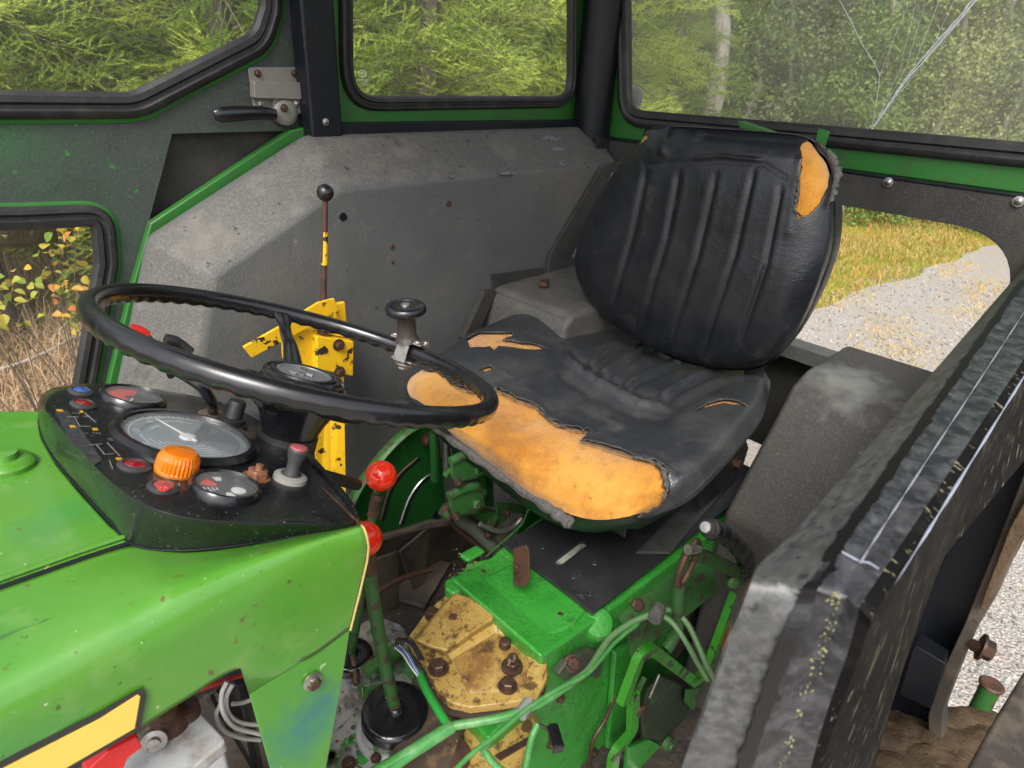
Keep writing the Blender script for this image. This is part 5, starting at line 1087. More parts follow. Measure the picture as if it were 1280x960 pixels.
def lever(path, r, name, label, knob=None, kr=.0243):
    o = MB().tube(smooth_path(path, 5), r, 14).build(name, m_oldgreen, TR); o['label'] = label
    if knob is not None:
        MB().sphere(knob, kr, 36).build('knob', m_red, o)
        MB().lathe([(.0085, 0), (.0085, .008), (.006, .011)], knob+(path[1]-knob).normalized()*kr*1.25, (path[1]-knob).normalized(), 14).build('collar', m_rust, o)
    return o
k1 = U(455.5, 674, 'y', -.012)
l1 = lever([c1+V((0, 0, .012)), U(479, 820, 'y', -.03), U(466, 745, 'y', -.02), U(461, 700, 'y', -.013), k1], .0098, 'gear_lever', 'near gear lever, chipped green with a red ball knob', k1)
MB().tube([U(462, 716, 'y', -.0145), U(460, 690, 'y', -.012)], .0108, 12).build('rust_sleeve', m_rust, l1)
k2_ = U(476.5, 595, 'y', .10)
l2 = lever([c2+V((0, 0, .012)), U(449, 760, 'y', .05), U(458, 690, 'y', .09), U(467, 640, 'y', .10), k2_], .007, 'gear_lever', 'far gear lever, rusty with a red ball knob below the wheel', k2_)
MB().tube([U(466, 645, 'y', .098), U(472, 618, 'y', .099)], .0095, 12).build('rust_sleeve', m_rust, l2)
MB().tube([Z(441, 812, -.60), Z(437, 790, -.55), Z(434, 778, -.52)], .006, 10).build('lever_stub', m_rust, b2)
MB().tube([Z(446, 855, -.625), Z(440, 808, -.60)], .0055, 10).build('lever_stub', m_rust, b2)
put(BOLT, 'bolt', sp_, Z(540, 903, -.60), (0, 0, 1), .8); put(BOLT, 'bolt', sp_, Z(466, 826, BZ+.02), (0, 0, 1), .7); put(BOLT, 'bolt', sp_, Z(436, 955, BZ), (0, 0, 1), .9); put(BOLT, 'bolt', sp_, Z(470, 948, BZ+.01), (0, 0, 1), .7)

# ---- seat base plate ---------------------------------------------------
PZ = -.474
pq = [Z(628, 679, PZ), Z(741, 766, PZ)]
pr_ = [pq[0], pq[1], V((.98, pq[1].y+.001, PZ)), V((.98, pq[0].y, PZ))]
def hole_c(x, y, r, n=14): c = Z(x, y, PZ); return [c+V((math.cos(2*math.pi*k/n)*r, math.sin(2*math.pi*k/n)*r, 0)) for k in range(n)]
sl0, sl1 = Z(699, 702, PZ), Z(728, 680, PZ); dd = (sl1-sl0).normalized(); pp_ = V((-dd.y, dd.x, 0)); w_ = .0075
slot = [sl0+pp_*w_-dd*.0]+[sl0+(pp_*math.cos(a)-dd*math.sin(a))*w_ for a in (math.pi*k/6 for k in range(1, 6))]+[sl0-pp_*w_, sl1-pp_*w_]+[sl1+(-pp_*math.cos(a)+dd*math.sin(a))*w_ for a in (math.pi*k/6 for k in range(1, 6))]+[sl1+pp_*w_]
holes = [hole_c(x, y, r) for x, y, r in ((692, 668.5, .0045), (678, 684, .0042), (672.5, 690, .0032), (647, 679, .0034), (743, 704, .0045), (717, 721, .0036), (724, 717, .0034), (737, 742, .0042), (755, 678, .003), (792, 667, .0045), (779, 660, .003))]+[slot]
pl_ = MB().panel(pr_, holes, (0, 0, -.006)).build('seat_base_plate', m_plate, TR, bevel=.0008); pl_['label'] = 'black steel seat plate with slot and bolt holes'
MB().box((.60, -.05, PZ-.0085), (.4, .2, .003)).build('shim', mat('pale shim', (.35, .36, .30), .6, layers=[('noise', 20, .5, .6, (.1, .1, .08), .8, 6)]), pl_)
# rusty angle bracket standing on the plate edge
MB().prism(fillet([U(641, 686, 'x', .31), U(656, 682, 'x', .31), U(660, 688, 'x', .31), U(661, 726, 'x', .305), U(656, 734, 'x', .30), U(643, 733, 'x', .30), U(641, 726, 'x', .305)], .003), (.005, 0, 0)).build('angle_bracket', m_rust, TR, bevel=.0012)
put(BOLT, 'bolt', TR, U(648, 709, 'x', .308), (-1, -.2, .2), .8)
# seat bracket and slide under the cushion
sb = MB(); B2 = lambda x, y: U(x, y, 'y', -.165)
sb.prism([B2(806, 655), B2(865, 612), B2(905, 572), B2(930, 540), B2(936, 560), B2(928, 586), B2(900, 618), B2(876, 636), B2(875, 600), B2(850, 640)], (0, .005, 0)); so_ = sb.build('seat_bracket', m_plate, TR, bevel=.0015)
put(BOLT, 'bolt', so_, B2(919, 579), YN, 1.2); put(SCREW, 'screw', so_, B2(866, 603), YN, .6)
MB().prism([Z(838, 690, -.466), Z(795, 690, -.466), Z(845, 640, -.466), Z(905, 590, -.466), Z(925, 590, -.466)], (0, 0, -.006)).build('seat_slide', mat('rubbed grey steel', (.07, .072, .07), .45, .3, layers=[('noise', 30, .5, .65, (.03, .03, .03), .8, 8)]), so_, bevel=.001)
MB().prism([V((.55, -.10, -.47)), V((.55, .14, -.47)), V((.60, .12, -.33)), V((.60, -.08, -.33))], (.25, 0, 0)).build('seat_frame', m_plate, TR, bevel=.004)
MB().prism([U(930, 460, 'x', .86), U(956, 455, 'x', .86), U(948, 500, 'x', .86), U(925, 500, 'x', .86)], (.005, 0, 0)).build('backrest_bar', m_plate, TR, bevel=.001)

# ---- quadrant plate, valves and pipes --------------------------------
QY = .27
QP = lambda x, y, d=0.: U(x, y, 'y', QY-d)
arc_px = [(436, 640), (440, 628), (452, 605), (467, 584), (487, 560), (506, 542), (521, 533)]
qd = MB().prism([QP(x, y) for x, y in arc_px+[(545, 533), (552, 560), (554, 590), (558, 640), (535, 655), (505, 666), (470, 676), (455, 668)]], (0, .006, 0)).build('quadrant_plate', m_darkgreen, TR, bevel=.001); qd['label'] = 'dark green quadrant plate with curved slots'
p = smooth_path([QP(x, y, .008) for x, y in arc_px], 5); MB().loft([[a+V((0, -.012, 0)) for a in p], [a+V((0, .012, 0)) for a in p]], closed=False).build('quadrant_rim', m_oldgreen, qd).modifiers.new('s', 'SOLIDIFY').thickness = .003
for l_ in ([(522, 572), (500, 592), (486, 614), (476, 650)], [(547, 588), (528, 600), (512, 622), (500, 655)]):
    MB().tube(smooth_path([QP(x, y, .001) for x, y in l_], 5), .0022, 6).build('quadrant_slot', m_steel if l_[0][0] > 530 else m_rust, qd)
    MB().tube(smooth_path([QP(x+3, y+1, .0006) for x, y in l_], 5), .0035, 6, flat=.3).build('quadrant_slot', m_black, qd)
put(BOLT, 'bolt', qd, QP(533, 549, .003), YN, 1.2); MB().lathe([(.010, 0), (.010, .003), (.007, .003), (.007, -.002)], QP(545, 643, .001), YN, 18).build('grommet', m_black, qd)
MB().prism([QP(472, 672, .01), QP(505, 664, .01), QP(540, 652, .01), QP(562, 650, .01), QP(562, 657, .01), QP(520, 664, .01), QP(474, 678, .01)], (0, .03, 0)).build('quadrant_ledge', m_mudplate, qd, bevel=.002)
VY = .13
VP = lambda x, y, d=0.: U(x, y, 'y', VY-d)
for k, dy in enumerate((0, 43)):
    dx = -2*k; v = MB()
    v.loft([[VP(x+dx, y+dy, -.02) for x, y in ((562, 572), (592, 562), (608, 564), (612, 590), (600, 600), (566, 606), (561, 596))], [VP(x+dx, y+dy, .012) for x, y in ((564, 578), (590, 567), (606, 568), (609, 590), (598, 598), (570, 604), (564, 596))]])
    o = v.build('valve_block', m_oldgreen, TR, bevel=.005, seg=4, ang=25); o['label'] = ('upper' if not k else 'lower')+' green hydraulic valve block under the seat'
    MB().tube(smooth_path([VP(563+dx, 577+dy, .008), VP(578+dx, 570+dy, .009), VP(596+dx, 565+dy, .009), VP(606+dx, 572+dy, .004)], 4), .0085, 12).build('valve_cap', m_oldgreen, o)
    MB().lathe([(.0075, 0), (.0075, .014), (.005, .015), (.0045, .019), (.0001, .02)], VP(570+dx, 598+dy, .006), (-.3, -1, -.2), 16).build('valve_port', m_rustbolt, o, ang=40)
    MB().lathe([(.0095, 0), (.0095, .010), (.007, .012), (.005, .0125), (.0045, .008), (.0001, .008)], VP(596+dx, 586+dy, .012), (-.2, -1, .2), 18).build('valve_port', m_oldgreen, o, ang=40)
    MB().lathe([(.0055, 0), (.0055, .016), (.0001, .017)], VP(563+dx, 588+dy, .0), (-1, -.3, 0), 14).build('valve_plug', m_rust if k else m_oldgreen, o, ang=40)
    t = MB(); text_mb(t, '2', VP(579+dx, 588+dy, .0135), (.3, 0, 1), (-1, 0, .3), .012, .001); text_mb(t, '1811', VP(584+dx, 591+dy, .0135), (.3, 0, 1), (-1, 0, .3), .009, .001); t.build('cast_mark', m_oldgreen, o)
g = MB(); VQ = lambda x, y: U(x, y, 'y', .16)
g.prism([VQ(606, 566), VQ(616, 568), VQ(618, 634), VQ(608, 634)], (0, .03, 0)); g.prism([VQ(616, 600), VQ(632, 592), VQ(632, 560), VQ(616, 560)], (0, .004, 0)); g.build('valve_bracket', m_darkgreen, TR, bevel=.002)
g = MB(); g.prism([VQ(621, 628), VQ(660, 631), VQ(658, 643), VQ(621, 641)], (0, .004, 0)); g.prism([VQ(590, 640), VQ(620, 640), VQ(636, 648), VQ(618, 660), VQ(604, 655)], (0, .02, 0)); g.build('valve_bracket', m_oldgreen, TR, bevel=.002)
MB().lathe([(.013, -.02), (.013, .008), (.010, .016), (.007, .020), (.0001, .021)], VQ(614, 656), (0, 0, -1), 18).build('pipe_union', m_oldgreen, TR, ang=30)
MB().tube([U(553, 636, 'y', .20), U(590, 660, 'y', .16), U(622, 690, 'y', .12)], .0135, 16).build('hydraulic_pipe', mat('grimy green pipe', (.05, .055, .04), .6, layers=[('noise', 40, .55, .65, (.04, .14, .02), .8, 8)], bumps=[('noise', 150, .4, .001)]), TR)
MB().tube([U(660, 645, 'y', .16), U(622, 676, 'y', .13)], .010, 12).build('hydraulic_pipe', m_mudplate, TR)
for x, y in ((645, 604), (648, 622)):
    MB().lathe([(.010, -.012), (.010, 0), (.0075, .001), (.0075, .022), (.0001, .023)], U(x-6, y-4, 'y', .15), (.8, -.35, -.45), 18).build('grey_cap', mat('grey hose cap', (.13, .13, .13), .55) if 'cap' not in G else G['cap'], TR, ang=35)
MB().tube(smooth_path([U(667, 628, 'y', .09), U(660, 640, 'y', .09), U(653, 655, 'y', .09), U(640, 668, 'y', .09), U(622, 684, 'y', .09), U(606, 698, 'y', .09)], 5), .0042, 8, flat=.5).build('edge_strip', m_oldgreen, TR)
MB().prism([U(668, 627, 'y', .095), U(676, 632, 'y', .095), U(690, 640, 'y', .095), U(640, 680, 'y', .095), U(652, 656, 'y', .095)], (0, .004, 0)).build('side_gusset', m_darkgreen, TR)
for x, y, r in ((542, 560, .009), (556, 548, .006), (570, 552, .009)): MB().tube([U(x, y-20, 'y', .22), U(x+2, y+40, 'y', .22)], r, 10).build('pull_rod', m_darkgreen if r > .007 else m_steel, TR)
MB().prism([U(553, 560, 'y', .24), U(562, 558, 'y', .24), U(564, 572, 'y', .24), U(554, 576, 'y', .24)], (0, .01, 0)).build('clevis', m_rust, TR, bevel=.002)
MB().tube([U(540, 530, 'y', .16), U(575, 545, 'y', .14), U(590, 552, 'y', .13)], .005, 10).build('rubber_hose', m_rubber, TR)

# ---- cables -------------------------------------------------------------
cz = lambda x, y, z=-.49: Z(x, y, z)
def cable(pts_, r, m, name='cable', label=None):
    o = MB().tube(smooth_path(pts_, 7), r*.8, 12).build(name, m, TR)
    if label: o['label'] = label
    return o
cable([cz(470, 975, -.50), cz(505, 950, -.50), cz(540, 925, -.495), cz(562, 909, -.492), cz(600, 902, -.49), cz(640, 893, -.488), cz(680, 876, -.487), cz(712, 855, -.486)], .0078, m_cable, label='thick light green wiring conduit crossing the gearbox')
cable([cz(450, 978, -.502), cz(495, 952, -.502), cz(535, 927, -.497), cz(565, 908, -.493)], .0115, m_cable)
cable([cz(712, 855, -.486), cz(735, 838, -.485), cz(752, 812, -.484), cz(765, 795, -.482), cz(790, 778, -.478), cz(818, 766, -.472)], .0068, m_cable2, 'cable')
cable([cz(818, 766, -.472), cz(840, 763, -.475), cz(858, 778, -.485), cz(872, 805, -.50), cz(884, 832, -.52), cz(900, 860, -.56)], .0062, m_cable2)
cable([cz(825, 768, -.473), cz(840, 778, -.48), cz(856, 800, -.495), cz(870, 825, -.52), cz(885, 850, -.55)], .0058, m_cable2)
cable([cz(556, 975, -.478), cz(590, 942, -.478), cz(625, 915, -.478), cz(660, 885, -.477), cz(700, 860, -.477), cz(730, 845, -.477), cz(748, 828, -.477), cz(770, 802, -.476), cz(797, 780, -.475)], .0042, m_cable)
cable([cz(797, 780, -.475), cz(812, 770, -.474)], .0012, m_steel, 'wire')
MB().lathe([(.011, -.014), (.013, -.006), (.012, .006), (.0105, .015)], cz(821, 767, -.470), (1, .3, .1), 16).build('cable_clamp', m_cloth, TR)
MB().lathe([(.0095, -.012), (.0095, .012)], cz(656, 886, -.486), (1, .25, 0), 16).build('cable_tape', mat('grey tape', (.2, .22, .2), .6), TR)
cable([cz(524, 842, -.50), cz(535, 866, -.497), cz(548, 888, -.494), cz(561, 908, -.492)], .0078, mat('deep green conduit', (.02, .24, .035), .4, bumps=[('noise', 100, .2, .001)]))
cable([cz(603, 935, -.49), cz(618, 955, -.49), cz(640, 975, -.49)], .0062, m_cable); cable([cz(601, 945, -.487), cz(612, 928, -.486)], .003, m_cable2)
cable([cz(672, 905, -.49), cz(664, 925, -.50), cz(658, 955, -.51), cz(652, 985, -.52)], .0060, m_cable)
cable([cz(672, 906, -.49), cz(682, 910, -.488), cz(690, 918, -.487)], .003, m_rubber, 'wire')
R_ = Matrix.Rotation(-.55, 3, 'Z'); cn = MB().box(cz(694, 923, -.485), (.016, .034, .013), R_).box(cz(694, 923, -.485)+V((0, 0, .007)), (.010, .034, .004), R_).build('plug_connector', m_plastic, TR, bevel=.0015)
for k in range(8):
    o_ = (k-3.5)*1.0; m_ = (m_wirewhite, m_rubber, m_wireblue, m_rubber)[k % 4]
    MB().tube(smooth_path([cz(525+o_*.6, 846, -.497), cz(516+o_, 832, -.49), cz(508+o_*1.3, 818, -.487), cz(498+o_*1.2, 806+abs(o_), -.489), cz(503+o_*2, 799-abs(o_)*.6, -.493), cz(516+o_, 806, -.497), cz(527+o_, 825, -.50)][:7 if k % 2 else 4], 5), .0014, 6).build('wire', m_, TR)

# ---- pedal linkage on the near side -----------------------------------------
LY_ = -.265
N_ = lambda x, y, d=0.: U(x, y, 'y', LY_-d)
def bar(pts_, w_, th, name, m, label=None, r=.012):
    P_ = fillet(pts_, r, 6, closed=False); lo = []
    for i, p in enumerate(P_):
        t = (P_[min(i+1, len(P_)-1)]-P_[max(i-1, 0)]).normalized(); s_ = t.cross(V((0, 1, 0))).normalized()
        lo.append([p+s_*a*w_+V((0, b*th, 0)) for a, b in ((-1, -1), (1, -1), (1, 1), (-1, 1))])
    o = MB().loft(lo).build(name, m, TR, bevel=.0015, ang=50)
    if label: o['label'] = label
    return o
m_lnk = mat('chipped bright green linkage', (.035, .24, .016), .38, coat=.2, layers=[('noise', 26, .5, .62, (.05, .14, .025), .7, 6), ('noise', 30, .56, .585, (.035, .025, .02), .95, 9), ('noise', 90, .62, .68, RUST, .8, 6)], bumps=[('noise', 60, .4, .002, 8)])
bar([N_(778, 878), N_(800, 818), N_(815, 812), N_(868, 852), N_(882, 840), N_(918, 742), N_(930, 712)], .0098, .007, 'linkage_bar', m_lnk, 'bright green cranked linkage bar with worn edges')
bar([N_(792, 868, .004), N_(790, 915, .004), N_(768, 940, .008), N_(762, 985, .008)], .0105, .006, 'linkage_bar', m_lnk, 'lower cranked linkage bar, green flaking to black')
bar([N_(806, 846, -.01), N_(790, 880, -.01)], .004, .004, 'linkage_link', m_oldgreen)
MB().lathe([(.012, -.006), (.012, .006), (.008, .008), (.0001, .008)], N_(799, 886, .006), YN, 18).build('linkage_joint', m_rustbolt, TR, ang=35)
MB().lathe([(.017, -.01), (.017, .003), (.010, .004), (.0095, .008), (.006, .008), (.006, .002), (.0001, .002)], N_(837, 932, .0), YN, 22).build('pivot', m_oldgreen, TR, ang=35)
MB().prism([N_(786, 935, -.012), N_(812, 925, -.012), N_(850, 945, -.012), N_(860, 1000, -.012), N_(780, 1000, -.012)], (0, .01, 0)).build('pedal_plate', m_cast, TR, bevel=.003)
dk = MB().loft([[N_(x, y, -.03) for x, y in ((806, 855), (825, 838), (858, 852), (872, 868), (866, 905), (840, 935), (800, 925), (796, 890))], [N_(x, y, -.012) for x, y in ((810, 860), (826, 845), (856, 858), (866, 872), (860, 903), (838, 928), (804, 920), (801, 890))]]).build('side_box', mat('oily dark green box', (.018, .028, .014), .55, layers=[('noise', 20, .55, .65, (.03, .10, .02), .7, 8)], bumps=[('noise', 60, .5, .003, 8)]), TR, bevel=.004, seg=3)
MB().prism([N_(858, 862, .001), N_(874, 860, .001), N_(868, 890, .001), N_(856, 878, .001)], (0, .003, 0)).build('box_tab', m_oldgreen, dk, bevel=.001)
MB().tube([N_(824, 843, .004), N_(812, 872, .004)], .0022, 6).build('wire_rope', m_steel, TR)
# brake lever group
EY = -.275
E2 = lambda x, y, d=0.: U(x, y, 'y', EY-d)
bar([E2(864, 690, .004), E2(890, 700, .004), E2(940, 724, .004), E2(960, 740, .004)], .0115, .004, 'lever_arm', m_oldgreen, 'green flat arm carrying the black grip')
gr = smooth_path([E2(888, 661, .02), E2(905, 668, .02), E2(921, 682, .018), E2(932, 698, .012), E2(930, 714, .006)], 8)
gm = MB().tube(gr, [.0155+.0012*math.sin(k*1.25) for k in range(len(gr))], 18).build('lever_grip', m_plastic, TR); gm['label'] = 'black ribbed hand grip with a silver push button'
MB().lathe([(.0152, 0), (.0150, .004), (.0115, .007), (.0105, .010), (.0001, .010)], gr[0], (gr[0]-gr[4]), 22).build('grip_collar', m_rubber, gm, ang=30)
MB().lathe([(.0085, .006), (.0078, .020), (.0001, .021)], gr[0], (gr[0]-gr[4]), 20).build('push_rod', m_rust, gm, ang=30); MB().lathe([(.0088, .014), (.0088, .022), (.0078, .0235), (.0001, .024)], gr[0], (gr[0]-gr[4]), 22).build('push_button', m_steel, gm, ang=30)
rc = E2(860, 704, .008); MB().tube([rc+V((.020*math.cos(a), 0, .036*math.sin(a)*1.0)) + V((.010*math.sin(a), 0, 0)) for a in (k*math.pi/20 for k in range(40))], .0048, 10, closed=True).build('ring_handle', m_rust, TR)
MB().lathe([(.0075, -.004), (.0075, .012), (.0055, .013), (.0055, .022), (.0001, .022)], E2(862, 687, .012), (.9, -.2, -.3), 16).build('rod_end', m_steel, TR, ang=35)
MB().tube(smooth_path([E2(862, 688, -.005), E2(851, 720, -.006), E2(847, 752, -.006), E2(848, 780, -.008), E2(840, 800, -.01), E2(832, 812, -.01)], 5), .0105, 14).build('curved_arm', m_oldgreen, TR)
MB().lathe([(.012, -.01), (.013, .004), (.009, .010), (.0001, .011)], E2(915, 727, .004), (-.4, -1, .3), 18).build('pivot', m_oldgreen, TR, ang=35)
sp = []; n = 300; a0_, a1_ = E2(929, 738, .002), E2(904, 812, .002); dx_ = (a1_-a0_).normalized(); s1 = dx_.cross(V((0, 1, 0))).normalized(); s2 = dx_.cross(s1)
for k in range(n): sp.append(a0_.lerp(a1_, k/n)+(s1*math.cos(k*.55)+s2*math.sin(k*.55))*.0062)
MB().tube(sp, .0015, 5).build('return_spring', mat('orange rusted spring', (.32, .11, .03), .5, .4), TR)
# final-drive casing behind
MB().lathe([(.001, -.10), (.062, -.10), (.066, -.05), (.055, -.02), (.030, 0), (.0001, .002)], (.78, -.13, -.60), (-.4, -.9, .1), 36).build('axle_casing', mat('beige brown casing', (.16, .14, .12), .6, layers=[('noise', 20, .5, .65, (.07, .055, .045), .8, 8)], bumps=[('noise', 80, .3, .002)]), TR, ang=40)
MB().box((.80, -.14, -.74), (.30, .10, .18)).build('axle_casing', m_dirtfloor, TR, bevel=.01)
rg = U(892, 640, 'x', 1.0); MB().tube([rg+V((0, .03*math.cos(a), .022*math.sin(a))) for a in (k*math.pi/10 for k in range(20))], .008, 8, closed=True).build('tow_eye', m_rustbolt, TR)

# ---- crumbs of dirt and dry needles lying about -------------------------
def debris(name, n, spots, parent, m, seed, s0=.0008, s1=.003):
    r = random.Random(seed); mb = MB()
    for k in range(n):
        (x, y, z), sx, sy = spots[r.randrange(len(spots))]; s = r.uniform(s0, s1); mb.box((x+r.gauss(0, sx), y+r.gauss(0, sy), z), (s*r.uniform(1, 3.5), s*.6, s*.4), Matrix.Rotation(r.random()*6.28, 3, 'Z'), r.randrange(2))
    return tag(mb.build(name, m, parent, ang=0), kind='stuff')
m_crumb = mat('brown crumbs', (.10, .065, .04), .9); m_crumb2 = mat('pale crumbs', (.30, .25, .18), .9)
debris('dirt_crumbs', 420, [((.20, -.05, -.509), .05, .05), ((.30, -.17, -.53), .04, .01), ((.35, -.0, -.489), .05, .05), ((.30, .05, -.489), .02, .02)], hs_, [m_crumb, m_crumb2], 1, .0005, .0018)
debris('dirt_crumbs', 500, [((.30, .28, -.854), .12, .08), ((.15, .2, -.854), .1, .1), ((.05, .0, -.63), .05, .04)], TR, [m_crumb, m_crumb2], 2, .001, .004)
debris('dust_crumbs', 260, [((.95, .38, -.158), .10, .06), ((1.0, -.32, -.19), .06, .07), ((1.165, -.2, zz+.001), .01, .2)], TR, [m_crumb, m_crumb2], 3, .0006, .002)
# red tipped switch levers beside the far rim of the wheel
o = MB().tube(smooth_path([U(164, 411, 'y', .12), U(174, 414, 'y', .12), U(183, 420, 'y', .12)], 4), .006, 10).build('red_tip', m_redclamp, TR)
MB().tube(smooth_path([U(183, 420, 'y', .12), U(200, 440, 'y', .10), U(214, 470, 'y', .06)], 4), .004, 8).build('tip_stem', m_plastic, o)
MB().tube(smooth_path([U(207, 424, 'y', .10), U(222, 428, 'y', .10), U(238, 440, 'y', .10)], 4), [.0065]*4+[.0055]*5, 12).build('column_switch', m_rubber, TR)
# engine block and battery tray carrying what shows under the cowl
MB().box((-.42, .06, -.78), (.70, .26, .50)).box((-.24, -.10, -.455), (.24, .18, .012)).build('engine_block', m_mudplate, TR, bevel=.01)
MB().box((.45, .02, -1.05), (1.1, .34, .30)).build('chassis', m_dirtfloor, TR, bevel=.02)
# more fittings round the gearbox: studs, pipe clips, brackets and a second return pipe
for x, y, a_ in ((604, 716, (0, 0, 1)), (572, 722, (0, 0, 1)), (700, 770, (0, 0, 1))):
    put(BOLT, 'bolt', hs_, Z(x, y, HT+.002), a_, .55)
for x, y in ((770, 832), (700, 872), (688, 930), (742, 940)):
    put(BOLT, 'bolt', bo, U(x, y, 'y', ys-.002), YN, .75)
MB().tube(smooth_path([U(770, 868, 'y', ys-.012), U(756, 900, 'y', ys-.012), U(740, 930, 'y', ys-.012), U(735, 975, 'y', ys-.012)], 6), .004, 10).build('brake_pipe', m_rustbolt, TR)
MB().tube(smooth_path([U(600, 655, 'y', .12), U(622, 664, 'y', .11), U(640, 660, 'y', .11), U(652, 648, 'y', .11)], 6), .005, 10).build('brake_pipe', m_steel, TR)
MB().tube(smooth_path([U(560, 648, 'y', .18), U(580, 668, 'y', .17), U(602, 684, 'y', .15), U(618, 694, 'y', .13)], 6), .006, 10).build('brake_pipe', m_rustbolt, TR)
for x, y in ((634, 640), (646, 652), (610, 668)):
    put(BOLT, 'bolt', TR, U(x, y, 'y', .125), YN, .7)
MB().prism([U(470, 700, 'y', .33), U(498, 690, 'y', .33), U(500, 760, 'y', .33), U(476, 770, 'y', .33)], (0, .008, 0)).build('inner_board', m_mudplate, TR, bevel=.002)
MB().tube(smooth_path([U(470, 742, 'y', .2), U(500, 724, 'y', .2), U(540, 712, 'y', .2)], 5), .005, 8).build('pedal_rod', m_rust, TR)
debris('dirt_crumbs', 260, [((.30, -.13, -.488), .04, .02), ((.14, -.1, -.509), .03, .03)], hs_, [m_crumb, m_crumb2], 6, .0004, .0013)

# ================================================================== STEP AREA BEHIND THE LEFT FENDER
FX = .62
fp = [(1290, 560), (1263, 588), (1180, 697), (1138, 800), (1090, 900), (1060, 965), (1170, 965), (1166, 893), (1185, 840), (1212, 781), (1252, 677), (1290, 575)]
MB().prism([U(x, y, 'x', FX) for x, y in fp], (.03, 0, 0)).build('door_sill_post', m_black, TR, bevel=.002)
mp = [(1292, 560), (1247, 677), (1205, 781), (1182, 830), (1168, 868), (1160, 893), (1160, 960), (1178, 960), (1179, 890), (1200, 835), (1217, 793), (1247, 743), (1285, 655), (1300, 610)]
me_ = MB().prism([U(x, y, 'x', FX-.03) for x, y in mp], (.025, 0, 0)).build('mud_edge', m_mudplate, TR, bevel=.002); me_['label'] = 'mud stained edge strip beside the step'
MB().prism([U(x, y, 'x', FX-.045) for x, y in ((1300, 590), (1262, 660), (1238, 722), (1224, 760), (1230, 764), (1254, 715), (1290, 655))], (.01, 0, 0)).build('mud_flange', m_mud, me_, bevel=.002)
put(BOLT, 'bolt', me_, U(1225, 808, 'x', FX-.035), (.2, -1, -.1), 1.5)
MB().tube([U(1215, 806, 'x', FX-.03), U(1232, 812, 'x', FX-.035)], .008, 10).build('bolt_shank', m_rustbolt, me_)
MB().prism(fillet([U(x, y, 'x', FX-.06) for x, y in ((1142, 806), (1183, 830), (1176, 850), (1164, 887), (1124, 868))], .006), (.03, .004, 0)).build('hinge_box', m_black, TR, bevel=.004)
# step covered in mud
n = 46; S4 = np.zeros((n, n, 3)); a_, b_, c_, d_ = U(1070, 905, 'z', -.56), U(1290, 905, 'z', -.56), U(1290, 1010, 'z', -.50), U(1060, 1010, 'z', -.50)
for j in range(n):
    for i in range(n):
        s_, t = i/(n-1), j/(n-1); p = a_.lerp(b_, s_).lerp(d_.lerp(c_, s_), t); p.z += fbm(p, 7, 3)*.022+fbm(p, 30, 3)*.004; S4[j, i] = p
MB_ = grid_mb(S4).build('mud_covered_step', m_mud, TR, ang=80); MB_['label'] = 'step under the door caked in dry brown mud'
md = MB_.modifiers.new('s', 'SOLIDIFY'); md.thickness = .02
c = U(1217, 902, 'z', -.56); pn = MB().tube([c+V((0, 0, -.02)), c+V((.004, .002, .075))], .0135, 20).build('hinge_pin', m_oldgreen, TR); pn['label'] = 'upright green pin with rusty cap on the muddy step'
MB().lathe([(.0165, .072), (.0175, .076), (.015, .079), (.004, .078), (.0001, .077)], c+V((.004, .002, 0)), (.05, 0, 1), 20).build('pin_cap', m_rust, pn, ang=30)
m_mat = mat('worn brown rubber mat', (.035, .030, .024), .75, layers=[('noise', 26, .45, .6, (.10, .078, .055), .9, 9), ('noise', 140, .6, .7, (.02, .02, .018), .7, 5)], bumps=[('noise', 40, .4, .004, 8)])
MB().prism([U(x, y, 'z', -.22) for x, y in ((1197, 975), (1222, 930), (1250, 882), (1284, 828), (1330, 760), (1400, 1000), (1190, 1060))], (.01, -.01, -.03)).build('step_mat', m_mat, TR, bevel=.006, seg=3)

# ================================================================== GROUND
def rgbmat(name, cols, scale, bump, rough=.95, bs=60):
    return mat(name, cols[0], rough, layers=cols[1:], bumps=bump, spec=.15)
m_ground = mat('forest floor and dead grass', (.24, .17, .10), .95, layers=[('noise', .9, .45, .6, (.11, .12, .03), .8, 6), ('noise', 6, .5, .62, (.22, .16, .08), .8, 8), ('noise', 40, .55, .65, (.05, .038, .022), .8, 8)], bumps=[('noise', 12, .8, .08, 8), ('noise', 60, .6, .02, 6)], spec=.1)
m_verge = mat('autumn grass verge', (.30, .27, .05), .95, layers=[('noise', 1.5, .42, .6, (.18, .22, .035), .8, 6), ('noise', 5, .5, .62, (.38, .22, .08), .7, 8), ('noise', 40, .5, .65, (.12, .12, .03), .6, 8)], bumps=[('noise', 30, .8, .04, 8)], spec=.1)
m_gravel = mat('crushed gravel', (.46, .425, .39), .9, layers=[('noise', 3, .45, .62, (.46, .38, .31), .8, 6), ('voro', 70, .25, .5, (.28, .26, .24), .7), ('noise', 120, .55, .62, (.62, .59, .55), .6, 4), ('noise', 200, .62, .68, (.14, .13, .12), .7, 3), ('noise', 2.2, .54, .66, (.40, .34, .16), .6, 9), ('noise', 18, .6, .66, (.34, .17, .08), .5, 8)], bumps=[('voro', 75, 1, .012), ('noise', 180, .7, .004)], spec=.2)
def sheet(name, poly, z, m, kind='structure', amp=0):
    bm_ = MB(); cx_ = sum(p[0] for p in poly)/len(poly); cy_ = sum(p[1] for p in poly)/len(poly)
    bm_.add([(x, y, z) for x, y in poly], [tuple(range(len(poly)))]); o = bm_.build(name, m, None, ang=0); tag(o, kind=kind); return o
sheet('ground', [(-150, -150), (200, -150), (200, 150), (-150, 150)], GZ, m_ground)
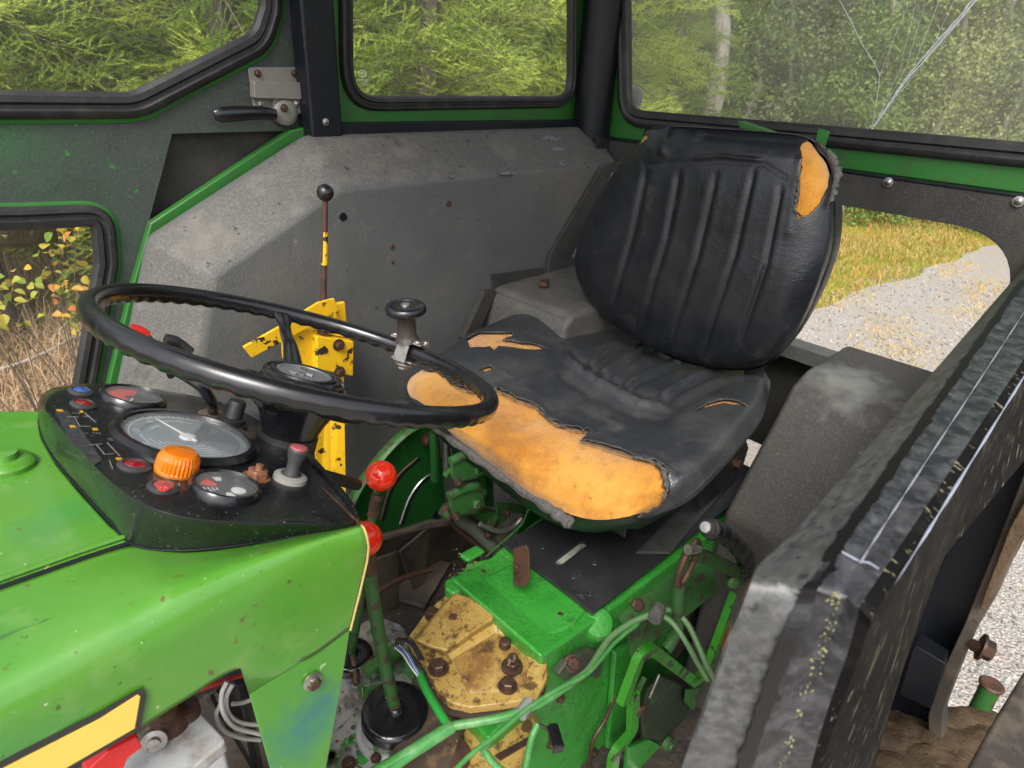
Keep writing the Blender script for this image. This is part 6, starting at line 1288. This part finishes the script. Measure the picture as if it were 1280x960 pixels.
def ragged(poly, amp, step=.35):
    out = []
    for i in range(len(poly)):
        a, b = V(poly[i]), V(poly[(i+1) % len(poly)]); n_ = max(1, int((b-a).length/step))
        for k in range(min(n_, 60)):
            p = a.lerp(b, k/min(n_, 60)); out.append((p.x+random.uniform(-amp, amp), p.y+random.uniform(-amp, amp)))
    return out
g1, g2, g3 = U(1010, 392, 'z', GZ), U(1130, 347, 'z', GZ), U(1250, 305, 'z', GZ)
sheet('verge', ragged([(4.5, 1.5), (5.5, -1), (9, -3), (40, -14), (40, 30), (14, 14), (4.5, 7)], .12), GZ+.004, m_verge)
track = [(-14, -9), (-14, .9), (2.0, 2.0), (4.6, 2.0), (g1.x, g1.y), (g2.x, g2.y), (g3.x+.6, g3.y), (26, -3.0), (38, -8), (38, -16), (10, -9)]
sheet('gravel_track', ragged(track, .10), GZ+.008, m_gravel)

def foliage_mat(name, col, col2, trans=.35):
    m = bpy.data.materials.new(name); m.use_nodes = True; nt = m.node_tree; N, L = nt.nodes, nt.links; b = N['Principled BSDF']; b.inputs['Roughness'].default_value = .6; b.inputs['Specular IOR Level'].default_value = .25
    oi = N.new('ShaderNodeObjectInfo'); tc = N.new('ShaderNodeNewGeometry'); tx = N.new('ShaderNodeTexNoise'); tx.inputs['Scale'].default_value = 2.2; L.new(tc.outputs['Position'], tx.inputs[0])
    ad = N.new('ShaderNodeMath'); ad.operation = 'ADD'; L.new(oi.outputs['Random'], ad.inputs[0]); L.new(tx.outputs[0], ad.inputs[1])
    mr = N.new('ShaderNodeMapRange'); mr.inputs[1].default_value = .5; mr.inputs[2].default_value = 1.5; L.new(ad.outputs[0], mr.inputs[0])
    mx = N.new('ShaderNodeMix'); mx.data_type = 'RGBA'; L.new(mr.outputs[0], mx.inputs[0]); mx.inputs[6].default_value = (*col, 1); mx.inputs[7].default_value = (*col2, 1)
    L.new(mx.outputs[2], b.inputs['Base Color']); t = N.new('ShaderNodeBsdfTranslucent'); L.new(mx.outputs[2], t.inputs[0])
    ms = N.new('ShaderNodeMixShader'); ms.inputs[0].default_value = trans; L.new(b.outputs[0], ms.inputs[1]); L.new(t.outputs[0], ms.inputs[2]); L.new(ms.outputs[0], N['Material Output'].inputs[0]); return m
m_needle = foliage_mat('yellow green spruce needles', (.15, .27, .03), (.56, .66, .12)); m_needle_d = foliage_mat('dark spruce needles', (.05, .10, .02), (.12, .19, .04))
m_leafg = foliage_mat('mid green leaves', (.15, .26, .06), (.40, .44, .14)); m_leafd = foliage_mat('dull forest leaves', (.12, .18, .06), (.36, .38, .16))
m_leafy = foliage_mat('yellow autumn leaves', (.55, .38, .05), (.34, .40, .06)); m_leafo = foliage_mat('orange autumn leaves', (.72, .25, .06), (.62, .36, .10))
m_grassy = foliage_mat('yellow autumn grass', (.70, .50, .18), (.50, .40, .14)); m_dead = foliage_mat('dead straw stalks', (.66, .48, .30), (.40, .26, .16)); m_grassg = foliage_mat('green grass', (.16, .27, .04), (.26, .34, .05))
m_bark = mat('grey brown bark', (.14, .115, .095), .9, layers=[('noise', 14, .45, .6, (.07, .055, .045), .8, 8, (1, 1, .3)), ('noise', 50, .6, .68, (.22, .21, .19), .6, 6)], bumps=[('noise', 30, .7, .02, 8, (1, 1, .25))], spec=.1)
m_palebark = mat('pale tree bark', (.38, .35, .31), .9, layers=[('noise', 10, .5, .62, (.2, .17, .14), .8, 8, (1, 1, .3))], bumps=[('noise', 30, .6, .02, 8, (1, 1, .25))], spec=.1)

def tri_mesh(name, vs, fs, m, mi=None):
    me = bpy.data.meshes.new(name); me.from_pydata([tuple(v) for v in vs], [], fs)
    for x in (m if isinstance(m, (list, tuple)) else [m]): me.materials.append(x)
    if mi is not None: me.polygons.foreach_set('material_index', mi)
    return me
def obj_of(name, me, parent, loc=(0, 0, 0)):
    o = bpy.data.objects.new(name, me); COL.objects.link(o); o.parent = parent; o.location = loc; return o
# ---- spruce branches: a main twig, side twigs, needles ----------------
def spruce_branch(L_, seed):
    r = random.Random(seed); vs, fs, mi = [], [], []
    def twig(a, b, r0):
        d = (b-a); q = d.to_track_quat('Z', 'Y'); o = len(vs)
        for p, rr in ((a, r0), (b, r0*.5)):
            for k in range(3): vs.append(p+q@V((math.cos(k*2.1)*rr, math.sin(k*2.1)*rr, 0)))
        for k in range(3): fs.append((o+k, o+(k+1) % 3, o+3+(k+1) % 3, o+3+k)); mi.append(1)
    def needles(a, b, dens=170):
        d = b-a; n = max(3, int(d.length*dens)); dn_ = d.normalized(); q = dn_.to_track_quat('Z', 'Y')
        for k in range(n):
            p = a+d*(k+r.random())/n; an = r.random()*6.283; out = q@V((math.cos(an), math.sin(an), 0)); out.z = out.z*.6+.1; l = r.uniform(.016, .026)
            tip = p+(out*.8+dn_*.8).normalized()*l; s_ = dn_.cross(out).normalized()*.0026; o = len(vs); vs.extend((p-s_, p+s_, tip)); fs.append((o, o+1, o+2)); mi.append(0)
    N_ = 12; pts_ = [V((L_*t, 0, -.22*L_*t*t+.05*L_*math.sin(t*3)+.0)) for t in (k/N_ for k in range(N_+1))]
    for k in range(N_): twig(pts_[k], pts_[k+1], .008*(1-k/N_)+.0015); needles(pts_[k], pts_[k+1], 120)
    for k in range(1, N_):
        for sd_ in (-1, 1):
            t = k/N_; l = L_*.42*(1-t)**.8*(.35+.65*min(1, t*4))*r.uniform(.75, 1.2)+.05; a = pts_[k]; dr = V((.75, sd_*.8, -.05+r.uniform(-.45, .3))).normalized(); m_ = max(3, int(l/.07)); prev = a
            for i in range(m_):
                b = a+dr*l*(i+1)/m_+V((0, 0, (-.45+.55*((i+1)/m_))*l*((i+1)/m_)**1.3)); twig(prev, b, .0025); needles(prev, b, 230)
                for s2 in (-1, 1):
                    if i < m_-1:
                        l2 = min(.13, l*.5)*(1-i/m_)*r.uniform(.5, 1.3)+.02; d2 = (dr+V((-dr.y, dr.x, 0))*s2*.75+V((0, 0, r.uniform(-.4, .3)))).normalized(); needles(b, b+d2*l2, 240)
                prev = b
    return tri_mesh('branch', vs, fs, [m_needle, m_bark], mi)
BRS = [spruce_branch(1.15, s) for s in (1, 2, 3)]
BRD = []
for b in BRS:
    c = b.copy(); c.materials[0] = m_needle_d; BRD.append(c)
def trunk_mesh(h, r0, m, bend=.1, seed=0):
    r = random.Random(seed); mb = MB(); p = [V((fbm(V((seed, k*.3, 0)), 1, 2)*bend, fbm(V((k*.3, seed, 5)), 1, 2)*bend, h*k/12)) for k in range(13)]
    p[0] = V((0, 0, -.05)); mb.tube(p, [r0*(1.25 if k == 0 else 1-.75*k/12) for k in range(13)], 12); o = mb.build('trunk', m, None, ang=60); me = o.data; bpy.data.objects.remove(o); return me
TKS = trunk_mesh(7, .11, m_bark, .1, 3)
def spruce(x, y, h, nb, seed, label, dark=False, spread=1.5, zmin=.2):
    r = random.Random(seed); t = empty('spruce_tree', (x, y, GZ)); tag(t, label, 'tree', 'spruce trees beside the tractor')
    o = obj_of('trunk', TKS, t); o.scale = (1, 1, h/7)
    for k in range(nb):
        f = k/nb; z = zmin+(h-zmin-.3)*f**1.25; an = k*2.4+r.uniform(-.4, .4); sc = spread*(1-z/h)**.75*r.uniform(.8, 1.15)+.15
        b = obj_of('branch', (BRD if dark else BRS)[r.randrange(3)], t, (0, 0, z)); b.rotation_euler = (r.uniform(-.7, .7), r.uniform(-.45, .45), an+r.uniform(-.3, .3)); b.scale = (sc, sc*r.uniform(.85, 1.2), sc)
sp_list = [(.1, 5.4, 6.5, 90, 'spruce left of the door window edge, its boughs close to the cab'), (1.9, 4.9, 7, 110, 'bright spruce filling the middle of the door window'), (3.4, 4.3, 7, 110, 'bright spruce seen in the left of the quarter window'),
           (4.9, 5.0, 6.5, 100, 'yellow green spruce seen in the middle of the quarter window'), (6.4, 4.6, 6, 90, 'spruce seen at the right edge of the quarter window'), (-1.4, 5.6, 6.5, 70, 'spruce standing outside the left edge of the view'),
           (9.0, 5.6, 5.5, 70, 'small spruce at the left of the rear window in front of the pale trunk')]
for k, (x, y, h, nb, lb) in enumerate(sp_list): spruce(x, y, h, nb, 40+k, lb, spread=1.45, zmin=.9)
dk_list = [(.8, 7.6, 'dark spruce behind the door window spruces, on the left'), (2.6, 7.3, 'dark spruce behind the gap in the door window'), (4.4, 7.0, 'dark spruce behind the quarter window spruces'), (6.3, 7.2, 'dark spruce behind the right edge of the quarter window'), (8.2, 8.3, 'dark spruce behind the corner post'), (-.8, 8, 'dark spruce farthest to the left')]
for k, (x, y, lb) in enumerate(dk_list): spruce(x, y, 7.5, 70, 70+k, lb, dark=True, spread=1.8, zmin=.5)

# ---- broadleaved trees -----------------------------------------------
def leaf_cloud(n, seed, rx, z0, z1, size, m, clumps=40, shape=1.):
    g = np.random.default_rng(seed); zc = z0+(z1-z0)*g.random(clumps)**.9; a = g.random(clumps)*6.283; rr = rx*np.sqrt(g.random(clumps))*np.clip(1.15-shape*(zc-z0)/(z1-z0), .15, 1)
    C = np.stack([np.cos(a)*rr, np.sin(a)*rr, zc], 1); ci = g.integers(0, clumps, n); P = C[ci]+g.normal(size=(n, 3))*np.array([.34, .34, .26])*rx*.42
    P[:, 2] = np.clip(P[:, 2], .02, None)
    u = g.normal(size=(n, 3)); u /= np.linalg.norm(u, axis=1, keepdims=True); v = np.cross(u, g.normal(size=(n, 3))); v /= np.linalg.norm(v, axis=1, keepdims=True)
    s = size*(.6+.8*g.random((n, 1))); A = P-u*s; B = P+v*s*.55; C2 = P+u*s; D_ = P-v*s*.55
    vs = np.stack([A, B, C2, D_], 1).reshape(-1, 3); me = bpy.data.meshes.new('crown'); me.vertices.add(4*n); me.vertices.foreach_set('co', vs.ravel()); me.loops.add(4*n); me.loops.foreach_set('vertex_index', np.arange(4*n)); me.polygons.add(n); me.polygons.foreach_set('loop_start', np.arange(0, 4*n, 4)); me.polygons.foreach_set('loop_total', np.full(n, 4)); me.update(); me.materials.append(m); return me
CR = [leaf_cloud(20000, 5, 1.6, .2, 5.5, .032, m_leafg, 70), leaf_cloud(20000, 6, 1.8, .1, 5.0, .034, m_leafd, 70), leaf_cloud(16000, 7, 1.3, .1, 3.0, .032, m_leafg, 50)]
TK2 = trunk_mesh(6, .07, m_palebark, .3, 8)
r = random.Random(11); kinds = ['mid green bushy tree', 'dull green dense tree', 'low light green bush']; ordn = ['first', 'second', 'third', 'fourth', 'fifth', 'sixth', 'seventh', 'eighth', 'ninth', 'tenth', 'eleventh']
for k in range(33):
    col_, row_ = k % 11, k//11; an = math.radians(42-col_*4.4+r.uniform(-1.2, 1.2)-(row_*1.6)); d = 13.5+row_*2.8+r.uniform(-.8, .8); kk = (k*7+row_) % 3
    x, y = CAM.x+d*math.cos(an), CAM.y+d*math.sin(an)
    t = empty('broadleaf_tree', (x, y, GZ)); tag(t, '%s, %s from the left in the %s row beyond the grass verge' % (kinds[kk], ordn[col_], ('front', 'middle', 'rear')[row_]), 'tree', 'broadleaf trees in the woods behind')
    o = obj_of('trunk', TK2, t); o.scale = (1, 1, .8); c = obj_of('crown', CR[kk], t); s_ = r.uniform(.85, 1.2); c.scale = (s_, s_, s_); c.rotation_euler = (0, 0, r.random()*6)
TKP = trunk_mesh(11, .17, m_palebark, .5, 21); TKP2 = trunk_mesh(10, .10, m_palebark, .6, 22); CRH = leaf_cloud(6000, 9, 2.2, 6, 11, .06, m_leafd, 40)
for px, d, me, lb in ((884, 12.5, TKP, 'tree with a thick pale trunk seen at the left of the rear window'), (1092, 13.5, TKP2, 'slender tree with a pale trunk behind the cracked glass'), (1003, 16, TKP2, 'thin pale trunk left of the crack'), (1150, 17, TKP2, 'thin pale trunk right of the crack'),
                      (1225, 14, TKP2, 'thin pale trunk at the far right of the rear window'), (828, 14.5, TKP2, 'thin pale trunk beside the window edge'), (945, 18, TKP2, 'faint trunk deep in the woods above the seat')):
    rr_ = ray(px, 100); s_ = d/math.hypot(rr_.x, rr_.y); t = empty('pine_tree', (CAM.x+rr_.x*s_, CAM.y+rr_.y*s_, GZ)); tag(t, lb, 'tree'); obj_of('trunk', me, t); obj_of('crown', CRH, t)
def band(name, n, pts_fn, size, m, label, cat, seed):
    g = np.random.default_rng(seed); P = pts_fn(g, n); u = g.normal(size=(n, 3)); u /= np.linalg.norm(u, axis=1, keepdims=True); v = np.cross(u, g.normal(size=(n, 3))); v /= np.linalg.norm(v, axis=1, keepdims=True); s = size*(.5+g.random((n, 1)))
    vs = np.stack([P-u*s, P+v*s*.6, P+u*s, P-v*s*.6], 1).reshape(-1, 3); me = bpy.data.meshes.new(name); me.vertices.add(4*n); me.vertices.foreach_set('co', vs.ravel()); me.loops.add(4*n); me.loops.foreach_set('vertex_index', np.arange(4*n)); me.polygons.add(n); me.polygons.foreach_set('loop_start', np.arange(0, 4*n, 4)); me.polygons.foreach_set('loop_total', np.full(n, 4)); me.update(); me.materials.append(m)
    o = bpy.data.objects.new(name, me); COL.objects.link(o); tag(o, label, cat, kind='stuff'); return o
def far_pts(g, n):
    a = np.radians(g.uniform(-30, 135, n)); d = 21+g.random(n)*5+np.where(np.degrees(a) > 55, -7, 0); return np.stack([CAM.x+d*np.cos(a), CAM.y+d*np.sin(a), GZ+g.random(n)**1.2*9], 1)
band('distant_woods', 90000, far_pts, .13, m_leafd, 'dense mass of woodland closing the view behind the trees', 'woods', 3)
hill = MB(); hs2 = []
for k in range(60):
    a = math.radians(-40+k*3.1); ca, sa = math.cos(a), math.sin(a)
    hs2.append([V((CAM.x+d*ca, CAM.y+d*sa, GZ+z+random.uniform(-.4, .4)*(z > 0))) for d, z in ((24, -.1), (26, 3), (29, 7), (34, 9.5), (60, 10.))])
hill.loft(hs2, closed=False); tag(hill.build('hillside', mat('dark wooded slope', (.03, .05, .018), .95, layers=[('noise', 2, .45, .6, (.06, .09, .025), .8, 8)], spec=.05), None, ang=80), kind='structure')
# ---- grasses ----------------------------------------------------------
def blades(name, n, region, h, m, label, cat, seed, lean=.5, w=.004, zb=GZ):
    g = np.random.default_rng(seed); P = region(g, n); nn = len(P); a = g.random(nn)*6.283; hh = h*(.4+.9*g.random(nn)); ln = hh*lean*g.random(nn); b2 = g.random(nn)*6.283
    base = np.column_stack([P, np.full(nn, zb)]); s = np.stack([np.cos(a), np.sin(a), 0*a], 1)*(w*(.6+.8*g.random(nn)))[:, None]; dirv = np.stack([np.cos(b2), np.sin(b2), 0*b2], 1)
    mid = base+dirv*(ln*.35)[:, None]; mid[:, 2] += hh*.6; tip = base+dirv*ln[:, None]*1.2; tip[:, 2] += hh*np.sqrt(np.clip(1-(lean*.7)**2, .1, 1))
    vs = np.stack([base-s, base+s, mid+s*.8, mid-s*.8, tip], 1).reshape(-1, 3); i = np.arange(nn)*5
    q = np.stack([i, i+1, i+2, i+3], 1); t = np.stack([i+3, i+2, i+4], 1); me = bpy.data.meshes.new(name)
    me.vertices.add(5*nn); me.vertices.foreach_set('co', vs.ravel()); li = np.concatenate([q.ravel(), t.ravel()]); me.loops.add(len(li)); me.loops.foreach_set('vertex_index', li); me.polygons.add(2*nn)
    me.polygons.foreach_set('loop_start', np.concatenate([np.arange(nn)*4, 4*nn+np.arange(nn)*3])); me.polygons.foreach_set('loop_total', np.concatenate([np.full(nn, 4), np.full(nn, 3)])); me.update(); me.validate(); me.materials.append(m)
    o = bpy.data.objects.new(name, me); COL.objects.link(o); tag(o, label, cat, kind='stuff'); return o
trk = np.array(track)
def rect(x0, x1, y0, y1, avoid=True, cl=.8):
    def f(g, n):
        P = np.stack([g.uniform(x0, x1, n), g.uniform(y0, y1, n)], 1)
        if avoid: P = P[~inpoly_np(P, track)]
        k = np.array([noise.noise(V((p[0]*cl, p[1]*cl, 0))) for p in P]); return P[k > -.35+g.random(len(P))*.3]
    return f
blades('verge_grass', 90000, rect(4.5, 14, -2.5, 8), .09, m_grassy, 'yellow autumn grass on the verge behind the tractor', 'grass', 1, .9, .005)
blades('verge_grass', 22000, rect(4.5, 14, -2.5, 8, cl=.5), .10, m_grassg, 'green grass mixed into the verge behind the tractor', 'grass', 2, .9, .005)
blades('verge_stalks', 16000, rect(4.5, 13, -2, 7, cl=1.5), .10, m_leafo, 'reddish dry weeds in the verge', 'grass', 3, .9, .004)
def tuft_on_track(g, n):
    c = np.array([(5.6, .75), (6.3, .95), (7.6, .55), (8.6, .7), (10, .3), (6.8, 1.6), (4.6, -.5), (5.0, .35), (4.4, .9), (9.4, 1.2)]); i = g.integers(0, len(c), n); return c[i]+g.normal(size=(n, 2))*np.array([.35, .12])
blades('track_grass', 2600, tuft_on_track, .045, m_grassy, 'yellow green grass tufts growing in the gravel track', 'grass', 4, 1., .005)
blades('dead_grass', 52000, rect(-2.5, 4.5, 2.6, 8.2, False), .28, m_dead, 'straw brown dead grass and weeds beside the tractor', 'dead grass', 5, 1.4, .0045)
blades('dead_grass', 9000, rect(-2.5, 4.5, 2.6, 9, False), .45, m_dead, 'tall dry stalks standing in the dead grass', 'dead grass', 6, .8, .003)
blades('dead_grass', 6000, rect(-2.5, 5, 4.0, 9, False), .22, m_grassg, 'green blades below the spruces', 'grass', 7, .9, .005)
def pebbles(n, seed):
    g = np.random.default_rng(seed); mb = MB(); base = [(1, 0, 0), (-1, 0, 0), (0, 1, 0), (0, -1, 0), (0, 0, 1), (0, 0, -1)]; F = [(0, 2, 4), (2, 1, 4), (1, 3, 4), (3, 0, 4), (2, 0, 5), (1, 2, 5), (3, 1, 5), (0, 3, 5)]
    for k in range(n):
        x, y = (g.uniform(1.4, 4.6), g.uniform(-1.3, .4)) if k % 3 else (g.uniform(4, 9), g.uniform(-.5, 1.8)); s = g.uniform(.004, .011)*(1 if k % 3 else 1.6); q = g.normal(size=3)*.25+1; mb.add([(x+a*s*q[0]+b*s*.3, y+b*s*q[1], GZ+.010+c*s*.6*q[2]) for a, b, c in base], F, int(g.integers(0, 3)))
    o = mb.build('gravel', [mat('pale stone', (.40, .38, .35), .85), mat('grey stone', (.26, .25, .24), .85), mat('dark stone', (.15, .14, .13), .85)], None, ang=20); tag(o, 'loose grey stones on the gravel track', 'gravel', kind='stuff')
pebbles(9000, 5)
# ---- autumn sapling and fallen log by the right door ---------------------
def leaf_mesh(L_, W_, m):
    vs, fs = [], []; n = 5
    for k in range(n+1):
        t = k/n; w_ = W_*math.sin(math.pi*min(1, t*1.0))**.7 if 0 < k < n else .0004; x = L_*t; z = -L_*.25*t*t
        vs += [V((x, -w_, z+w_*.35)), V((x, 0, z)), V((x, w_, z+w_*.35))]
    for k in range(n):
        for i in range(2): fs.append((k*3+i, k*3+i+1, k*3+4+i, k*3+3+i))
    return tri_mesh('leaf', vs, fs, m)
LV = [leaf_mesh(.038, .015, m_leafy), leaf_mesh(.032, .013, m_leafy), leaf_mesh(.042, .016, m_leafo), leaf_mesh(.040, .016, m_grassg)]
def sapling(px, py, dist, n, label, mix, spr=(.32, .2, .14), seed=0):
    r = random.Random(seed); c = CAM+ray(px, py)*dist; t = empty('sapling', (c.x, c.y+.1, GZ)); tag(t, label, 'sapling'); st_ = MB(); L0 = t.location
    tips = []
    for k in range(7):
        e = V((c.x+r.gauss(0, spr[0]), c.y+r.gauss(0, spr[1]), c.z+r.gauss(0, spr[2])))-L0; p = smooth_path([V((0, 0, 0)), V((e.x*.2, e.y*.2, e.z*.6)), e], 6); st_.tube(p, [.003*(1-.7*i/len(p)) for i in range(len(p))], 5); tips.append(p)
    st_.build('stem', m_bark, None, ang=60).parent = t
    for k in range(n):
        p = tips[r.randrange(len(tips))]; q = p[int(len(p)*(.84+.16*r.random()))-1 if len(p) > 2 else 0]; w_ = r.choices(range(4), mix)[0]
        o = obj_of('leaf', LV[w_], t, q+V((r.gauss(0, .05), r.gauss(0, .05), r.gauss(0, .04)))); o.rotation_euler = (r.uniform(-.9, .9), r.uniform(-.7, .9), r.random()*6.28); o.scale = (r.uniform(.7, 1.25),)*3
sapling(50, 300, 2.9, 120, 'young tree with yellow and green leaves outside the door window', (5, 4, 1, 2), (.30, .2, .06), seed=1)
sapling(-10, 300, 3.0, 80, 'yellow leaved sapling at the left edge of the view', (5, 4, 1, 2), (.25, .2, .06), seed=2)
sapling(113, 345, 3.3, 46, 'small sapling with orange leaves beside the window seal', (1, 2, 8, 0), (.09, .1, .14), seed=3)
a = U(-60, 300, 'y', 4.6); b = U(130, 286, 'y', 5.4)
lg = MB().tube(smooth_path([a+V((-.6, 0, 0)), a, a.lerp(b, .5)+V((0, 0, .02)), b, b+V((.8, .2, 0))], 6), .085, 14).build('fallen_log', m_bark, None); tag(lg, 'grey weathered log lying behind the yellow sapling', 'log')
lg = MB().tube(smooth_path([U(-30, 470, 'z', GZ+.15), U(30, 452, 'z', GZ+.2), U(75, 432, 'z', GZ+.2), U(95, 420, 'z', GZ+.15)], 6), .012, 8).build('dead_branch', m_palebark, None); tag(lg, 'pale bare branch lying on the dead grass', 'branch')
# work lamp seen through the rear glass
wl = MB().sphere(U(793, 122, 'x', 1.36), .026, 24, sq=(.8, 1, 1.2)); wl.tube([U(793, 122, 'x', 1.36), U(786, 160, 'x', 1.36)], .008, 10); wl.build('work_lamp', mat('dull grey lamp shell', (.13, .14, .16), .4), TR)
